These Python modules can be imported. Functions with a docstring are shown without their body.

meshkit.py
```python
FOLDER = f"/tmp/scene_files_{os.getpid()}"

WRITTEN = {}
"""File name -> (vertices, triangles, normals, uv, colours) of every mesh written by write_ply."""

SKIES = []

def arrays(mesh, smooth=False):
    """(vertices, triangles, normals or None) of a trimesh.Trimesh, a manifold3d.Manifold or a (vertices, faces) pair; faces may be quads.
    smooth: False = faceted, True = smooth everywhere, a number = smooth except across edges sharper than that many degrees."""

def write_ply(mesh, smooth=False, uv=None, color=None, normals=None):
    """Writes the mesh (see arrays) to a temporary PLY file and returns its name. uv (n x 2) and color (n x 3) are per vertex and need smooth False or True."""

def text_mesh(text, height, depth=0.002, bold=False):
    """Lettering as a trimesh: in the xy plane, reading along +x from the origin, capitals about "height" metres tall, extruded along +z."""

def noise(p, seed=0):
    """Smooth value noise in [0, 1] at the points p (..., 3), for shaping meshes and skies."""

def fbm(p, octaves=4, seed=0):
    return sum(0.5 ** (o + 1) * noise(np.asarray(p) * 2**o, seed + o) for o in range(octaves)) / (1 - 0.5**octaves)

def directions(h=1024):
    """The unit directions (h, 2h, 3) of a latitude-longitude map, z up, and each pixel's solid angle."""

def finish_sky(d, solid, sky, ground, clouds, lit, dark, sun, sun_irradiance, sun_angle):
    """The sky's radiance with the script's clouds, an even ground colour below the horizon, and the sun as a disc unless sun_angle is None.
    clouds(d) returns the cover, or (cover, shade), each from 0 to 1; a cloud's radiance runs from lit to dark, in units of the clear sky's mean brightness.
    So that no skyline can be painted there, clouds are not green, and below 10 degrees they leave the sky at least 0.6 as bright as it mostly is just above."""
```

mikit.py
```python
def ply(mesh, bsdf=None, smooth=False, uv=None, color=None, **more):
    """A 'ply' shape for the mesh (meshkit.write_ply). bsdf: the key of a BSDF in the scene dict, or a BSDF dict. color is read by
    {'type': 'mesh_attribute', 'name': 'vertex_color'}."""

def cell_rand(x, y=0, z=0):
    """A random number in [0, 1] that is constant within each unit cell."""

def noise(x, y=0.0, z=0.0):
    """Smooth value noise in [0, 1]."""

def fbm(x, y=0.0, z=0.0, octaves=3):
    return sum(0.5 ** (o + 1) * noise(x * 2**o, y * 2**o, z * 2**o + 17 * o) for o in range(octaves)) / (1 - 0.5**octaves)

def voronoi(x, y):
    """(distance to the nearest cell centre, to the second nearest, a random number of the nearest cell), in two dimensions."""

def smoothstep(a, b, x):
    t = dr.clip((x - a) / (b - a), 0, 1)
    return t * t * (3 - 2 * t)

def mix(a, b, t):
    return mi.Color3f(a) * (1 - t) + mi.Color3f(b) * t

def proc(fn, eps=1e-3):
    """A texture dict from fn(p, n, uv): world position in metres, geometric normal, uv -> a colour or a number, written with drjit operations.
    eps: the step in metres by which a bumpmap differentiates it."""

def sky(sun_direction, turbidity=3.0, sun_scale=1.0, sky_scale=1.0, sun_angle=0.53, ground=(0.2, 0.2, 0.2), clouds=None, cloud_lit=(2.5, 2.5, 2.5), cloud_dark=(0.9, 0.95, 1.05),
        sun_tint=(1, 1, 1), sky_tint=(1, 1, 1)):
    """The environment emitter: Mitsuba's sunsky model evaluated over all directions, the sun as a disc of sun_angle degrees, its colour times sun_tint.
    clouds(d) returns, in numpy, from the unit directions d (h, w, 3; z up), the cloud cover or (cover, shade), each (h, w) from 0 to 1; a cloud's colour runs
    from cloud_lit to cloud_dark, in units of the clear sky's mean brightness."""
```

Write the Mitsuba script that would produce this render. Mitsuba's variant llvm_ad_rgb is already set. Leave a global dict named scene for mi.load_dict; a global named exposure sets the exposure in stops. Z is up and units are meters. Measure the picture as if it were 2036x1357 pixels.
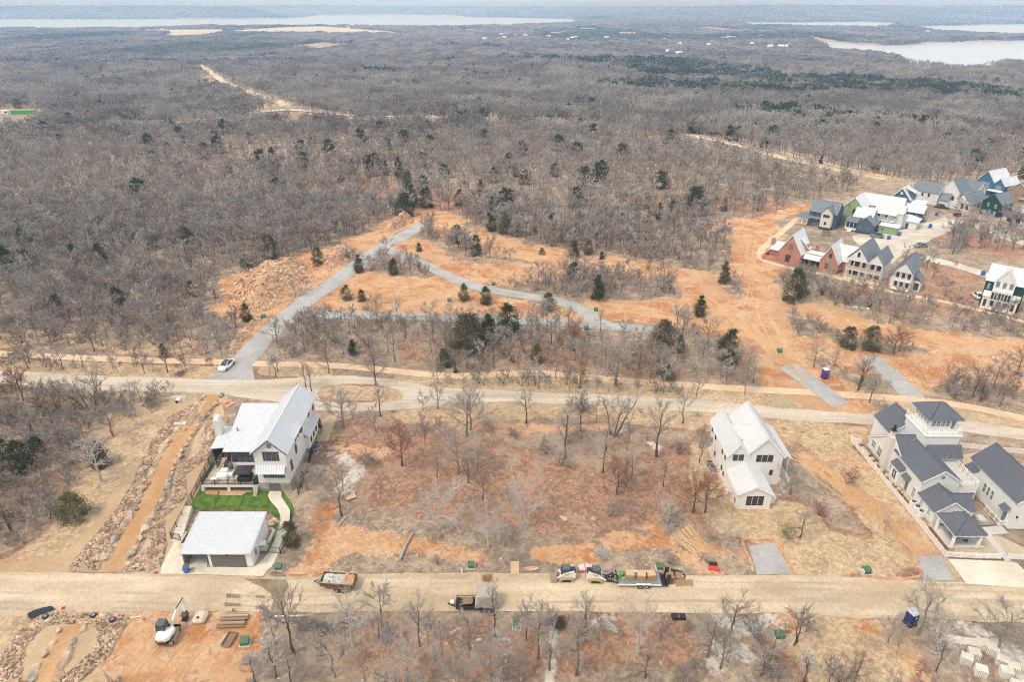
"""Aerial view over a half-built hill village: dirt roads, bare oak woods, pale metal-roofed houses, lakes far behind."""
import math, random
import numpy as np, trimesh, drjit as dr, mitsuba as mi, mikit, meshkit
from mikit import proc, noise, fbm, voronoi, smoothstep, mix, cell_rand
from shapely.geometry import Polygon, LineString, Point, MultiPoint
from shapely import contains_xy, prepare
from scipy.spatial import cKDTree, Delaunay

T = mi.ScalarTransform4f
scene, labels = {}, {}

# ---------------------------------------------------------------- camera, sky, exposure
CAM_Z, PITCH, FOV = 70.0, 26.445, 74.448
fwd = (0, math.cos(math.radians(PITCH)), -math.sin(math.radians(PITCH)))
scene['camera'] = {'type': 'perspective', 'fov': FOV, 'fov_axis': 'x', 'near_clip': 1.0, 'far_clip': 60000.0,
                   'to_world': T().look_at(origin=[0, 0, CAM_Z], target=[fwd[0], fwd[1], CAM_Z + fwd[2]], up=[0, 0, 1]),
                   'medium': {'type': 'ref', 'id': 'haze_air'}}
scene['sky'] = mikit.sky((-0.45, -0.35, 0.8), turbidity=4, sun_scale=0.58, sun_angle=15, sun_tint=(0.98, 1.0, 1.03),
                         clouds=lambda d: 1.0, cloud_lit=(2.33, 2.48, 2.68), ground=(0.3, 0.25, 0.2))
exposure = 1.65
scene['haze_air'] = {'type': 'homogeneous', 'albedo': {'type': 'rgb', 'value': [0.69, 0.86, 1.0]},
                     'sigma_t': {'type': 'rgb', 'value': [1.3e-4, 1.75e-4, 2.5e-4]}}

# ---------------------------------------------------------------- mesh helpers
class MB:
    """collects pieces into one mesh"""
    def __init__(s): s.v, s.f, s.n = [], [], 0
    def raw(s, v, f):
        v = np.asarray(v, float); f = np.asarray(f, int)
        if f.shape[1] == 4: f = np.vstack([f[:, [0, 1, 2]], f[:, [0, 2, 3]]])
        s.v.append(v); s.f.append(f + s.n); s.n += len(v); return s
    def box(s, x0, x1, y0, y1, z0, z1, yaw=0.0, c=None):
        v = np.array([[x, y, z] for z in (z0, z1) for x, y in ((x0, y0), (x1, y0), (x1, y1), (x0, y1))], float)
        if yaw:
            c = c or ((x0 + x1) / 2, (y0 + y1) / 2); a = math.radians(yaw); d = v[:, :2] - c
            v[:, 0] = c[0] + d[:, 0] * math.cos(a) - d[:, 1] * math.sin(a); v[:, 1] = c[1] + d[:, 0] * math.sin(a) + d[:, 1] * math.cos(a)
        return s.raw(v, BOXF)
    def obox(s, p, ax, ay, az):
        """box with centre p and three half-axis vectors"""
        p, ax, ay, az = (np.asarray(q, float) for q in (p, ax, ay, az))
        v = np.array([p + i * ax + j * ay + k * az for k in (-1, 1) for i, j in ((-1, -1), (1, -1), (1, 1), (-1, 1))])
        return s.raw(v, BOXF)
    def beam(s, a, b, w, h=None):
        """square beam from a to b"""
        a, b = np.asarray(a, float), np.asarray(b, float); d = b - a; L = np.linalg.norm(d); d /= L
        u = np.cross(d, [0, 0, 1.0]) if abs(d[2]) < .95 else np.array([1.0, 0, 0]); u /= np.linalg.norm(u); w2 = np.cross(u, d)
        return s.obox((a + b) / 2, d * L / 2, u * w / 2, w2 * (h or w) / 2)
    def prism(s, poly, z0, z1):
        """polygon (list of xy) extruded in z; convex or simple"""
        p = Polygon(poly); m = trimesh.creation.extrude_polygon(p, z1 - z0, engine='earcut')
        v = np.array(m.vertices); v[:, 2] += z0
        return s.raw(v, m.faces)
    def extr(s, prof, a, b, swap):
        """profile [(u, z)] extruded between a and b: along y (swap False, u = x) or along x (swap True, u = y)"""
        m = trimesh.creation.extrude_polygon(Polygon(prof), b - a, engine='earcut')
        q = np.array(m.vertices)
        v = np.stack([q[:, 0], q[:, 2] + a, q[:, 1]], 1) if not swap else np.stack([q[:, 2] + a, q[:, 0], q[:, 1]], 1)
        f = np.array(m.faces)
        return s.raw(v, f if swap else f[:, ::-1])
    def tube(s, pts, rad, sides=6, cap=True):
        v, f = tube(np.asarray(pts, float), np.broadcast_to(rad, (len(pts),)), sides, cap)
        return s.raw(v, f)
    def slab(s, c, t):
        """roof plane through 4 corners c (counter-clockwise from above), t thick downwards"""
        c = np.asarray(c, float); n = np.cross(c[1] - c[0], c[-1] - c[0]); n /= np.linalg.norm(n)
        if n[2] < 0: c = c[::-1]; n = -n
        k = len(c); v = np.vstack([c, c - n * t])
        f = [[0, i, i + 1] for i in range(1, k - 1)] + [[k, k + i + 1, k + i] for i in range(1, k - 1)]
        for i in range(k): j = (i + 1) % k; f += [[i, k + i, k + j], [i, k + j, j]]
        return s.raw(v, f)
    def mesh(s): return (np.vstack(s.v), np.vstack(s.f)) if s.n else (np.zeros((3, 3)), np.array([[0, 1, 2]]))
BOXF = np.array([[0, 3, 2, 1], [4, 5, 6, 7], [0, 1, 5, 4], [1, 2, 6, 5], [2, 3, 7, 6], [3, 0, 4, 7]])

def tube(p, r, sides, cap=True):
    t = np.gradient(p, axis=0); t /= np.linalg.norm(t, axis=1, keepdims=True) + 1e-12
    ref = np.where(np.abs(t[:, 2:]) < .9, [[0, 0, 1.0]], [[1.0, 0, 0]])
    a = np.cross(t, ref); a /= np.linalg.norm(a, axis=1, keepdims=True) + 1e-12; b = np.cross(t, a)
    th = np.arange(sides) * 2 * np.pi / sides
    v = (p[:, None] + r[:, None, None] * (np.cos(th)[None, :, None] * a[:, None] + np.sin(th)[None, :, None] * b[:, None])).reshape(-1, 3)
    i, j = np.meshgrid(np.arange(len(p) - 1), np.arange(sides), indexing='ij'); i, j = i.ravel(), j.ravel(); k = (j + 1) % sides
    q = np.stack([i * sides + j, i * sides + k, (i + 1) * sides + k, (i + 1) * sides + j], 1)
    f = [q[:, [0, 2, 1]], q[:, [0, 3, 2]]]
    if cap:
        n = len(v); v = np.vstack([v, p[:1], p[-1:]]); e = (len(p) - 1) * sides; s_ = np.arange(sides); s2 = (s_ + 1) % sides
        f += [np.stack([np.full(sides, n), s_, s2], 1), np.stack([np.full(sides, n + 1), e + s2, e + s_], 1)]
    return v, np.vstack(f)

def placed(m, x=0.0, y=0.0, z=0.0, yaw=0.0, s=1.0):
    v, f = m.mesh() if isinstance(m, MB) else m
    a = math.radians(yaw); c, n = math.cos(a), math.sin(a); v = np.asarray(v, float) * np.asarray(s)
    return np.stack([x + v[:, 0] * c - v[:, 1] * n, y + v[:, 0] * n + v[:, 1] * c, z + v[:, 2]], 1), f

def numbered(key):
    if key not in scene and key not in labels: return key
    i = 1
    while f'{key}_{i:03d}' in scene or f'{key}_{i:03d}' in labels: i += 1
    return f'{key}_{i:03d}'

def thing(name, label, cat, group=None):
    k = numbered(name); labels[k] = {'label': label, 'category': cat}
    if group: labels[k]['group'] = group
    return k

def add(name, mesh, bsdf, parent=None, smooth=False, at=None, **more):
    """one shape entry; at = (x, y, z, yaw[, scale])"""
    k = numbered(f'{parent}__{name}' if parent else name)
    if at is not None: mesh = placed(mesh, *at)
    elif isinstance(mesh, MB): mesh = mesh.mesh()
    scene[k] = mikit.ply(mesh, bsdf, smooth=smooth, **more)
    return k

def part(name, mesh, bsdf, parent, smooth=False, at=None, label=None, stuff=False, **more):
    k = add(name, mesh, bsdf, parent, smooth, at, **more)
    if label or stuff: labels[k] = {**({'label': label} if label else {}), **({'kind': 'stuff'} if stuff else {})}
    return k

def struct(name, mesh, bsdf, smooth=False, label=None, **more):
    k = add(name, mesh, bsdf, None, smooth, **more); labels[k] = {'kind': 'structure', **({'label': label} if label else {})}
    return k

def stuff(name, mesh, bsdf, label, cat, smooth=False, **more):
    k = add(name, mesh, bsdf, None, smooth, **more); labels[k] = {'kind': 'stuff', 'label': label, 'category': cat}
    return k

ORD = 'first second third fourth fifth sixth seventh eighth ninth tenth eleventh twelfth thirteenth fourteenth fifteenth sixteenth seventeenth eighteenth nineteenth'.split()
def ordinal(n):
    if n < 20: return ORD[n - 1]
    t = ('twentieth', 'thirtieth', 'fortieth')[n // 10 - 2]
    return t if n % 10 == 0 else ('twenty', 'thirty', 'forty')[n // 10 - 2] + '-' + ORD[n % 10 - 1]
def srgb(r, g, b, k=1.0):
    return tuple(float(k * (((c / 255 + .055) / 1.055) ** 2.4 if c > 10 else c / 255 / 12.92)) for c in (r, g, b))

def mat(name, col, rough=0.85, metal=0.0, spec=0.3, **k):
    scene[name] = {'type': 'twosided', 'bsdf': {'type': 'principled', 'base_color': {'type': 'rgb', 'value': list(col)}, 'roughness': rough, 'metallic': metal, 'specular': spec, **k}}
    return name

def pmat(name, fn, rough=0.9, bump=None, spec=0.2):
    b = {'type': 'principled', 'base_color': proc(fn), 'roughness': rough, 'specular': spec}
    if bump: b = {'type': 'bumpmap', 'arbitrary': proc(bump[0], eps=bump[2]), 'scale': bump[1], 'bsdf': b}
    scene[name] = {'type': 'twosided', 'bsdf': b}
    return name

# ---------------------------------------------------------------- materials
def grain(x, y, octaves, gain=.5, a=.65):
    """fractal noise in [0, 1], every octave turned so that no grid shows"""
    v, w, t = mi.Float(0), 1.0, 0.0; c, s = math.cos(a), math.sin(a)
    for o in range(octaves):
        v += w * noise(x + 13.7 * o, y - 7.1 * o, 3.0 * o); t += w; w *= gain
        x, y = (x * c - y * s) * 2.03, (x * s + y * c) * 2.03
    return v / t
def ground_color(p, n, uv):
    """soil: uv.x = bare orange clay (1) .. none (0) .. pale gravel (-1); uv.y = 0 forest litter .. 0.5 red oak leaves .. 1 dry tan grass"""
    wx, wy = grain(p.x * .8, p.y * .8, 3), grain(p.x * .8 + 40, p.y * .8 - 17, 3)
    x, y0 = p.x + .9 * (wx - .5), p.y + .9 * (wy - .5)
    big = grain(x * .07, y0 * .07, 4); mid = grain(x * .45, y0 * .45, 5, .6); fine = grain(x * 2.4 + 9, y0 * 2.4, 4, .7); dust = grain(x * 11.0, y0 * 11.0, 2, .8)
    lit = mix((.255, .192, .142), (.42, .32, .235), smoothstep(.3, .7, mid * .5 + fine * .5))
    lit = mix(lit, (.19, .16, .13), smoothstep(.52, .70, big) * .6); lit = mix(lit, (.46, .365, .26), smoothstep(.56, .70, mid) * .45)
    red = mix((.275, .145, .09), (.42, .25, .165), smoothstep(.3, .7, fine * .6 + mid * .4))
    red = mix(red, (.36, .285, .21), smoothstep(.46, .62, big * .5 + mid * .5) * .8)
    dry = mix((.42, .295, .18), (.57, .425, .27), smoothstep(.3, .7, mid * .5 + fine * .5)); dry = mix(dry, (.37, .30, .20), smoothstep(.5, .65, big) * .5)
    y = uv.y + (mid - .5) * .5 + (big - .5) * .2
    c = mix(lit, red, smoothstep(.12, .46, y)); c = mix(c, dry, smoothstep(.58, .86, y))
    clay = mix((.45, .20, .085), (.57, .345, .19), smoothstep(.30, .66, grain(x * .20, y0 * .20, 5, .65)))
    clay = mix(clay, (.54, .41, .285), smoothstep(.48, .64, mid * .6 + fine * .4) * .65); clay = mix(clay, (.36, .20, .11), smoothstep(.56, .70, fine * .5 + big * .5) * .5)
    c = mix(c, clay, smoothstep(.40, .66, uv.x + (mid - .5) * 1.25 + (big - .5) * .5 + (fine - .5) * .6) * smoothstep(.02, .2, uv.x))
    c = mix(c, mix((.50, .455, .39), (.64, .60, .54), mid), smoothstep(.34, .7, -uv.x + (mid - .5) * .7 + (fine - .5) * .4) * .9)
    return c * (.70 + .60 * fine) * (.82 + .36 * dust)
pmat('ground_soil', ground_color, .95)

def dusty(lo, hi, sx=.05, sy=.5, grit=1.0, tracks=0.0):
    def fn(p, n, uv):
        wy = p.y + 1.2 * (grain(p.x * .06, p.y * .06, 2) - .5)
        a = grain(p.x * sx, wy * sy, 4, a=.0 if tracks else .65); b = grain(p.x * .2, p.y * .2, 4, .6); g = grain(p.x * 4.0, p.y * 4.0, 3, .75)
        c = mix(lo, hi, smoothstep(.25, .75, a * .55 + b * .45))
        if tracks: c = c * (1 - tracks * smoothstep(.5, .75, noise(p.x * .018, wy * 1.9, 5.0)) * smoothstep(.35, .6, b)); c = mix(c, mi.Color3f(lo) * .78, smoothstep(.54, .70, grain(p.x * .07 + 31, wy * .16, 4, .6)) * tracks * 2.2)
        return c * (1 - .22 * grit + .44 * grit * g)
    return fn
pmat('road_dirt', dusty((.52, .40, .265), (.70, .585, .43), tracks=.22), .95)
pmat('road_dust_grey', dusty((.50, .42, .325), (.66, .575, .465), tracks=.14), .95)
pmat('trail_surface', dusty((.62, .43, .27), (.72, .54, .37), .3, .3), .95)
pmat('gravel_grey', dusty((.35, .345, .33), (.455, .45, .435), .35, .35, .9), .95)
pmat('gravel_pale', dusty((.46, .42, .35), (.62, .57, .49), .3, .3, 1.6), .95)
pmat('path_clay', dusty((.47, .275, .135), (.61, .395, .22), .35, .06), .95)
pmat('sand_bed', dusty((.46, .33, .205), (.58, .44, .29), .15, .15, .8), .95)
pmat('graded_soil', dusty((.47, .325, .19), (.60, .445, .285), .12, .12, .8), .95)
pmat('concrete_pale', dusty((.62, .55, .43), (.76, .71, .60), .3, .3, .6), .85)
pmat('concrete_cool', dusty((.55, .53, .49), (.66, .64, .60), .3, .3, .6), .85)
pmat('tile_blue', dusty((.34, .38, .39), (.52, .55, .54), .5, .5, 1.2), .9)
pmat('turf_green', lambda p, n, uv: mix((.06, .125, .018), (.125, .215, .04), smoothstep(.25, .75, fbm(p.x * 1.2, p.y * 1.2, 1.0, octaves=3))) * (.7 + .6 * fbm(p.x * 7, p.y * 7, 2.0, octaves=2)), .9)
pmat('wet_mud', dusty((.20, .145, .085), (.33, .245, .15), .5, .5), .55)
pmat('mulch', dusty((.13, .075, .045), (.25, .15, .09), 1.5, 1.5, 2.0), .95)
pmat('field_straw', dusty((.42, .34, .23), (.56, .47, .34), .004, .02), .95)

def stone_fn(lo, hi):
    return lambda p, n, uv: mix(lo, hi, smoothstep(.25, .75, fbm(p.x * 1.1, p.y * 1.1, p.z * 1.1, octaves=3))) * (.8 + .4 * fbm(p.x * 5, p.y * 5, p.z * 5, octaves=2))
pmat('stone_tan', stone_fn((.34, .22, .135), (.60, .43, .29)), .9)
pmat('stone_buff', stone_fn((.42, .31, .21), (.68, .54, .40)), .9)
pmat('stone_grey', stone_fn((.25, .225, .19), (.46, .41, .35)), .9)
pmat('stone_orange', stone_fn((.48, .255, .135), (.66, .42, .27)), .9)
pmat('brick_red', lambda p, n, uv: mix((.40, .175, .125), (.58, .31, .235), noise(p.x * 4, p.y * 4, p.z * 9)) * (.75 + .4 * fbm(p.x * .9, p.y * .9, p.z * .9)) , .9)

def bark(lo, hi):
    return lambda p, n, uv: mix(lo, hi, fbm(p.x * .45, p.y * .45, p.z * .5, octaves=3)) * (.75 + .5 * noise(p.x * 5, p.y * 5, p.z * 1.5))
pmat('bark_dark', bark((.075, .06, .05), (.16, .135, .115)), .95)
pmat('bark_grey', bark((.16, .14, .12), (.30, .27, .235)), .95)
pmat('bark_pale', bark((.34, .31, .27), (.55, .51, .45)), .95)
mat('twig_grey', (.35, .32, .285)); mat('twig_pale', (.47, .445, .405)); mat('twig_brown', (.28, .215, .17)); mat('twig_mauve', (.285, .24, .218))
mat('leaf_rust', (.36, .15, .075)); mat('leaf_maroon', (.20, .065, .055))
pmat('forest_twig', lambda p, n, uv: mix((.22, .20, .175), (.43, .40, .36), smoothstep(.3, .7, grain(p.x * .03, p.y * .03, 5, .65))) * (.8 + .4 * noise(p.x * .35, p.y * .35, 1.0)), .95)
pmat('cedar_green', lambda p, n, uv: mix((.035, .052, .018), (.085, .105, .035), fbm(p.x * .8, p.y * .8, p.z * .8, octaves=3)), .9)
pmat('cedar_olive', lambda p, n, uv: mix((.075, .085, .025), (.16, .16, .055), fbm(p.x * .8, p.y * .8, p.z * .8, octaves=3)), .9)
pmat('cedar_brown', lambda p, n, uv: mix((.07, .06, .028), (.15, .125, .06), fbm(p.x * .8, p.y * .8, p.z * .8, octaves=3)), .9)
pmat('far_canopy', lambda p, n, uv: mix((.09, .083, .076), (.185, .165, .15), smoothstep(.3, .7, fbm(p.x * .05, p.y * .02, 1.0, octaves=3) * .6 + .4 * fbm(p.x * .006, p.y * .003, 1.0))) * mix((1, 1, 1), (.45, .55, .42), smoothstep(.6, .7, fbm(p.x * .003, p.y * .0018, 8.0, octaves=4))), .95)

mat('paint_white', (.76, .755, .735), .6); mat('paint_cream', (.68, .65, .59), .6); mat('paint_pale_grey', (.74, .74, .73), .6); mat('trim_white', (.84, .84, .83), .5)
def metal_fn(c, v):
    return lambda p, n, uv: mi.Color3f(c) * (1 - v + 2 * v * fbm(p.x * .8, p.y * .8, p.z * .8, octaves=3))
pmat('roof_white', metal_fn((.68, .71, .735), .05), .38, None, .5); pmat('roof_pale', metal_fn((.68, .69, .68), .05), .4, None, .5)
pmat('roof_slate', metal_fn((.115, .125, .15), .12), .42, None, .5); pmat('roof_blue_grey', metal_fn((.175, .21, .24), .1), .5, None, .5)
mat('seam_white', (.56, .585, .61), .5, 0, .4); mat('seam_slate', (.19, .205, .24), .4, 0, .5)
mat('glass_dark', (.045, .052, .062), .08, 0, .8); mat('glass_green', (.16, .24, .22), .1, 0, .8); mat('frame_black', (.03, .03, .033), .5); mat('frame_grey', (.12, .14, .15), .5)
mat('metal_black', (.022, .021, .02), .5, 0, .5); mat('rusty_steel', (.17, .10, .065), .8); mat('metal_grey', (.30, .31, .32), .45, .3, .5); mat('rubber', (.025, .025, .026), .9); mat('steel_dust', (.36, .29, .20), .8)
mat('door_taupe', (.16, .145, .13), .6); mat('wood_new', (.60, .43, .26), .8); mat('wood_pallet', (.40, .265, .145), .85); mat('wood_log', (.30, .21, .13), .9); mat('wood_grey', (.46, .42, .37), .9)
mat('plastic_white', (.80, .80, .79), .4, 0, .5); mat('paint_machine_white', (.80, .80, .79), .3, 0, .5); mat('paint_orange', (.75, .13, .04), .4, 0, .5); mat('paint_red', (.62, .07, .06), .5); mat('track_tan', (.40, .33, .20), .9)
mat('green_box', (.075, .16, .085), .5, 0, .5); mat('bin_blue', (.05, .14, .50), .4, 0, .5); mat('toilet_blue', (.02, .035, .16), .4, 0, .5); mat('toilet_purple', (.09, .03, .26), .4, 0, .5); mat('toilet_top', (.62, .68, .74), .5)
mat('fabric_black', (.05, .052, .062), .9); mat('fabric_silt', (.04, .042, .05), .9); mat('pvc_white', (.82, .82, .80), .4); mat('tarp_grey', (.42, .395, .34), .8); mat('flag_red', (.70, .10, .12), .7); mat('pink_wrap', (.72, .45, .45), .7); mat('dump_green', (.10, .38, .05), .5)
mat('wall_blue', (.085, .135, .195), .6); mat('wall_bright_blue', (.07, .16, .31), .6); mat('wall_green', (.28, .40, .22), .6); mat('wall_navy', (.055, .075, .14), .6); mat('wall_dark_green', (.018, .065, .055), .6); mat('wall_tan', (.36, .26, .16), .8); mat('deck_wood', (.46, .34, .23), .8); mat('deck_tan', (.58, .49, .38), .8)
mat('car_paint_white', (.82, .83, .84), .2, 0, .6, clearcoat=.6); mat('car_paint_grey', (.20, .22, .24), .25, 0, .6, clearcoat=.6); mat('car_paint_black', (.03, .03, .035), .25, 0, .6, clearcoat=.6); mat('pole_wood', (.42, .38, .33), .9)
pmat('riprap_bed_gap_shade', dusty((.16, .115, .075), (.27, .20, .13), .5, .5), .95)  # bed coloured dark to paint the shade in gaps between the stones
scene['lake_water'] = {'type': 'twosided', 'bsdf': {'type': 'principled', 'base_color': {'type': 'rgb', 'value': [.44, .46, .465]}, 'roughness': .2, 'specular': .6}}
scene['haze_boundary'] = {'type': 'null'}

# ---------------------------------------------------------------- terrain
ROAD_LOW = [(-91.8,69.4),(-70.7,69.1),(-47.6,68.8),(-34.2,68.1),(-26.1,68.5),(-8.2,68.8),(5.0,68.8),(21.9,68.4),(38.5,68.4),(47.8,67.9),(55.9,67.5),(61.5,67.1),(68.8,66.3),(85.1,64.5),(79.4,57.8),(64.8,60.4),(55.6,60.9),(44.7,61.3),(36.1,61.9),(20.6,62.0),(-7.7,62.3),(-29.7,62.2),(-48.6,62.4),(-58.0,61.9),(-71.3,60.6),(-83.9,60.5)]
ROAD_UP = [(-154.8,128.6),(-109.9,126.8),(-92.5,124.4),(-72.8,123.5),(-64.7,122.7),(-54.5,122.2),(-45.8,123.5),(-40.2,124.2),(-33.8,124.4),(-29.5,123.7),(-24.2,122.7),(-16.2,120.0),(-0.6,118.1),(13.4,116.7),(31.8,114.6),(38.4,113.9),(60.8,110.0),(70.3,109.1),(85.6,107.0),(94.4,104.3),(115.2,99.7),(112.2,96.2),(92.0,100.8),(82.6,103.2),(68.5,105.5),(53.0,107.0),(38.9,109.5),(30.8,110.2),(23.0,111.4),(9.6,112.9),(-0.6,113.7),(-12.8,113.1),(-20.7,110.9),(-30.8,110.4),(-38.2,110.9),(-45.7,113.5),(-59.5,116.7),(-68.4,117.1),(-86.5,118.1),(-106.0,121.0),(-150.2,123.7)]
ISLAND = [(-39.3,116.9),(-39.0,119.5),(-35.1,120.8),(-28.9,120.8),(-24.0,119.3),(-22.0,116.9),(-22.1,114.8),(-25.6,113.7),(-32.5,113.7),(-37.6,114.2)]
TRAIL = [(-165.0,139.3),(-115.7,135.2),(-102.5,132.8),(-86.2,131.1),(-63.4,130.4),(-55.5,129.5),(-37.9,128.8),(-30.5,127.7),(-20.9,125.5),(-11.6,124.2),(-2.5,124.8),(4.9,125.5),(12.1,124.2),(24.6,121.6),(36.0,120.0),(46.8,118.7),(61.3,117.1),(66.9,116.4),(78.2,114.8),(88.7,112.2),(96.7,107.7),(108.7,102.8)]
DRIVE = [(-59.7,122.4),(-59.9,126.3),(-59.1,130.9),(-58.2,143.5),(-56.5,153.9),(-54.8,164.9),(-51.4,174.1),(-48.9,183.5),(-45.5,197.3),(-41.5,210.5),(-36.6,222.3),(-30.8,234.8)]
LOOP = [(-41.5,207.9),(-33.3,200.1),(-23.5,189.3),(-15.6,179.9),(-10.5,175.2),(-3.2,171.5),(3.9,168.3),(11.2,164.9),(16.4,161.5),(18.8,157.6),(20.3,152.7),(23.1,150.0)]
CROSS = [(-54.7,156.4),(-44.5,155.4),(-30.2,154.8),(-13.7,153.6),(16.3,150.3),(26.0,148.6),(34.3,147.2)]
SPUR = [(59.8,128.4),(61.9,121.6),(63.3,116.0),(64.4,112.5)]
SPUR_B = [(79.5,132.3),(79.8,126.8),(80.3,120.8),(80.1,115.6),(79.8,110.9)]
CLAY_PATH = [(-59.7,116.7),(-60.2,108.2),(-59.8,99.1),(-59.4,94.5),(-57.4,85.4),(-56.7,80.2),(-56.1,74.3),(-55.3,69.1)]
CLAY_PATH_B = [(-55.4,60.2),(-54.9,56.7),(-54.4,53.0),(-53.8,50.1)]
VILLAGE_TRAIL = [(106.5,243.8),(90.0,220.7),(74.9,199.2),(81.3,189.8),(90.7,183.5),(95.9,178.7),(102.3,171.5),(116.5,162.8),(127.0,151.2),(134.5,143.0)]
VILLAGE_STREET = [(114.4,216.3),(122.1,214.1),(132.9,222.9),(142.3,227.5),(157.5,237.9),(164.4,237.9),(167.0,231.1),(167.6,220.7),(169.7,208.9)]
HILL_ROAD = [(101.4,398.1),(106.7,385.0),(114.4,372.8),(123.4,350.2),(130.6,327.7),(138.7,311.9),(149.6,295.5),(158.1,286.0)]
FOREST_ROAD = [(-357.5,445.3),(-282.4,453.6),(-236.7,460.0),(-183.1,466.6),(-150.0,473.4),(-128.6,475.7),(-87.4,473.4),(-40.1,475.7),(-2.7,473.4),(24.3,471.1)]
CUT = [(-500,1151),(-389,937),(-304.2,777.5),(-240.2,658.7),(-198.0,579.6),(-167.9,519.3),(-155.1,494.5)]

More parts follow.
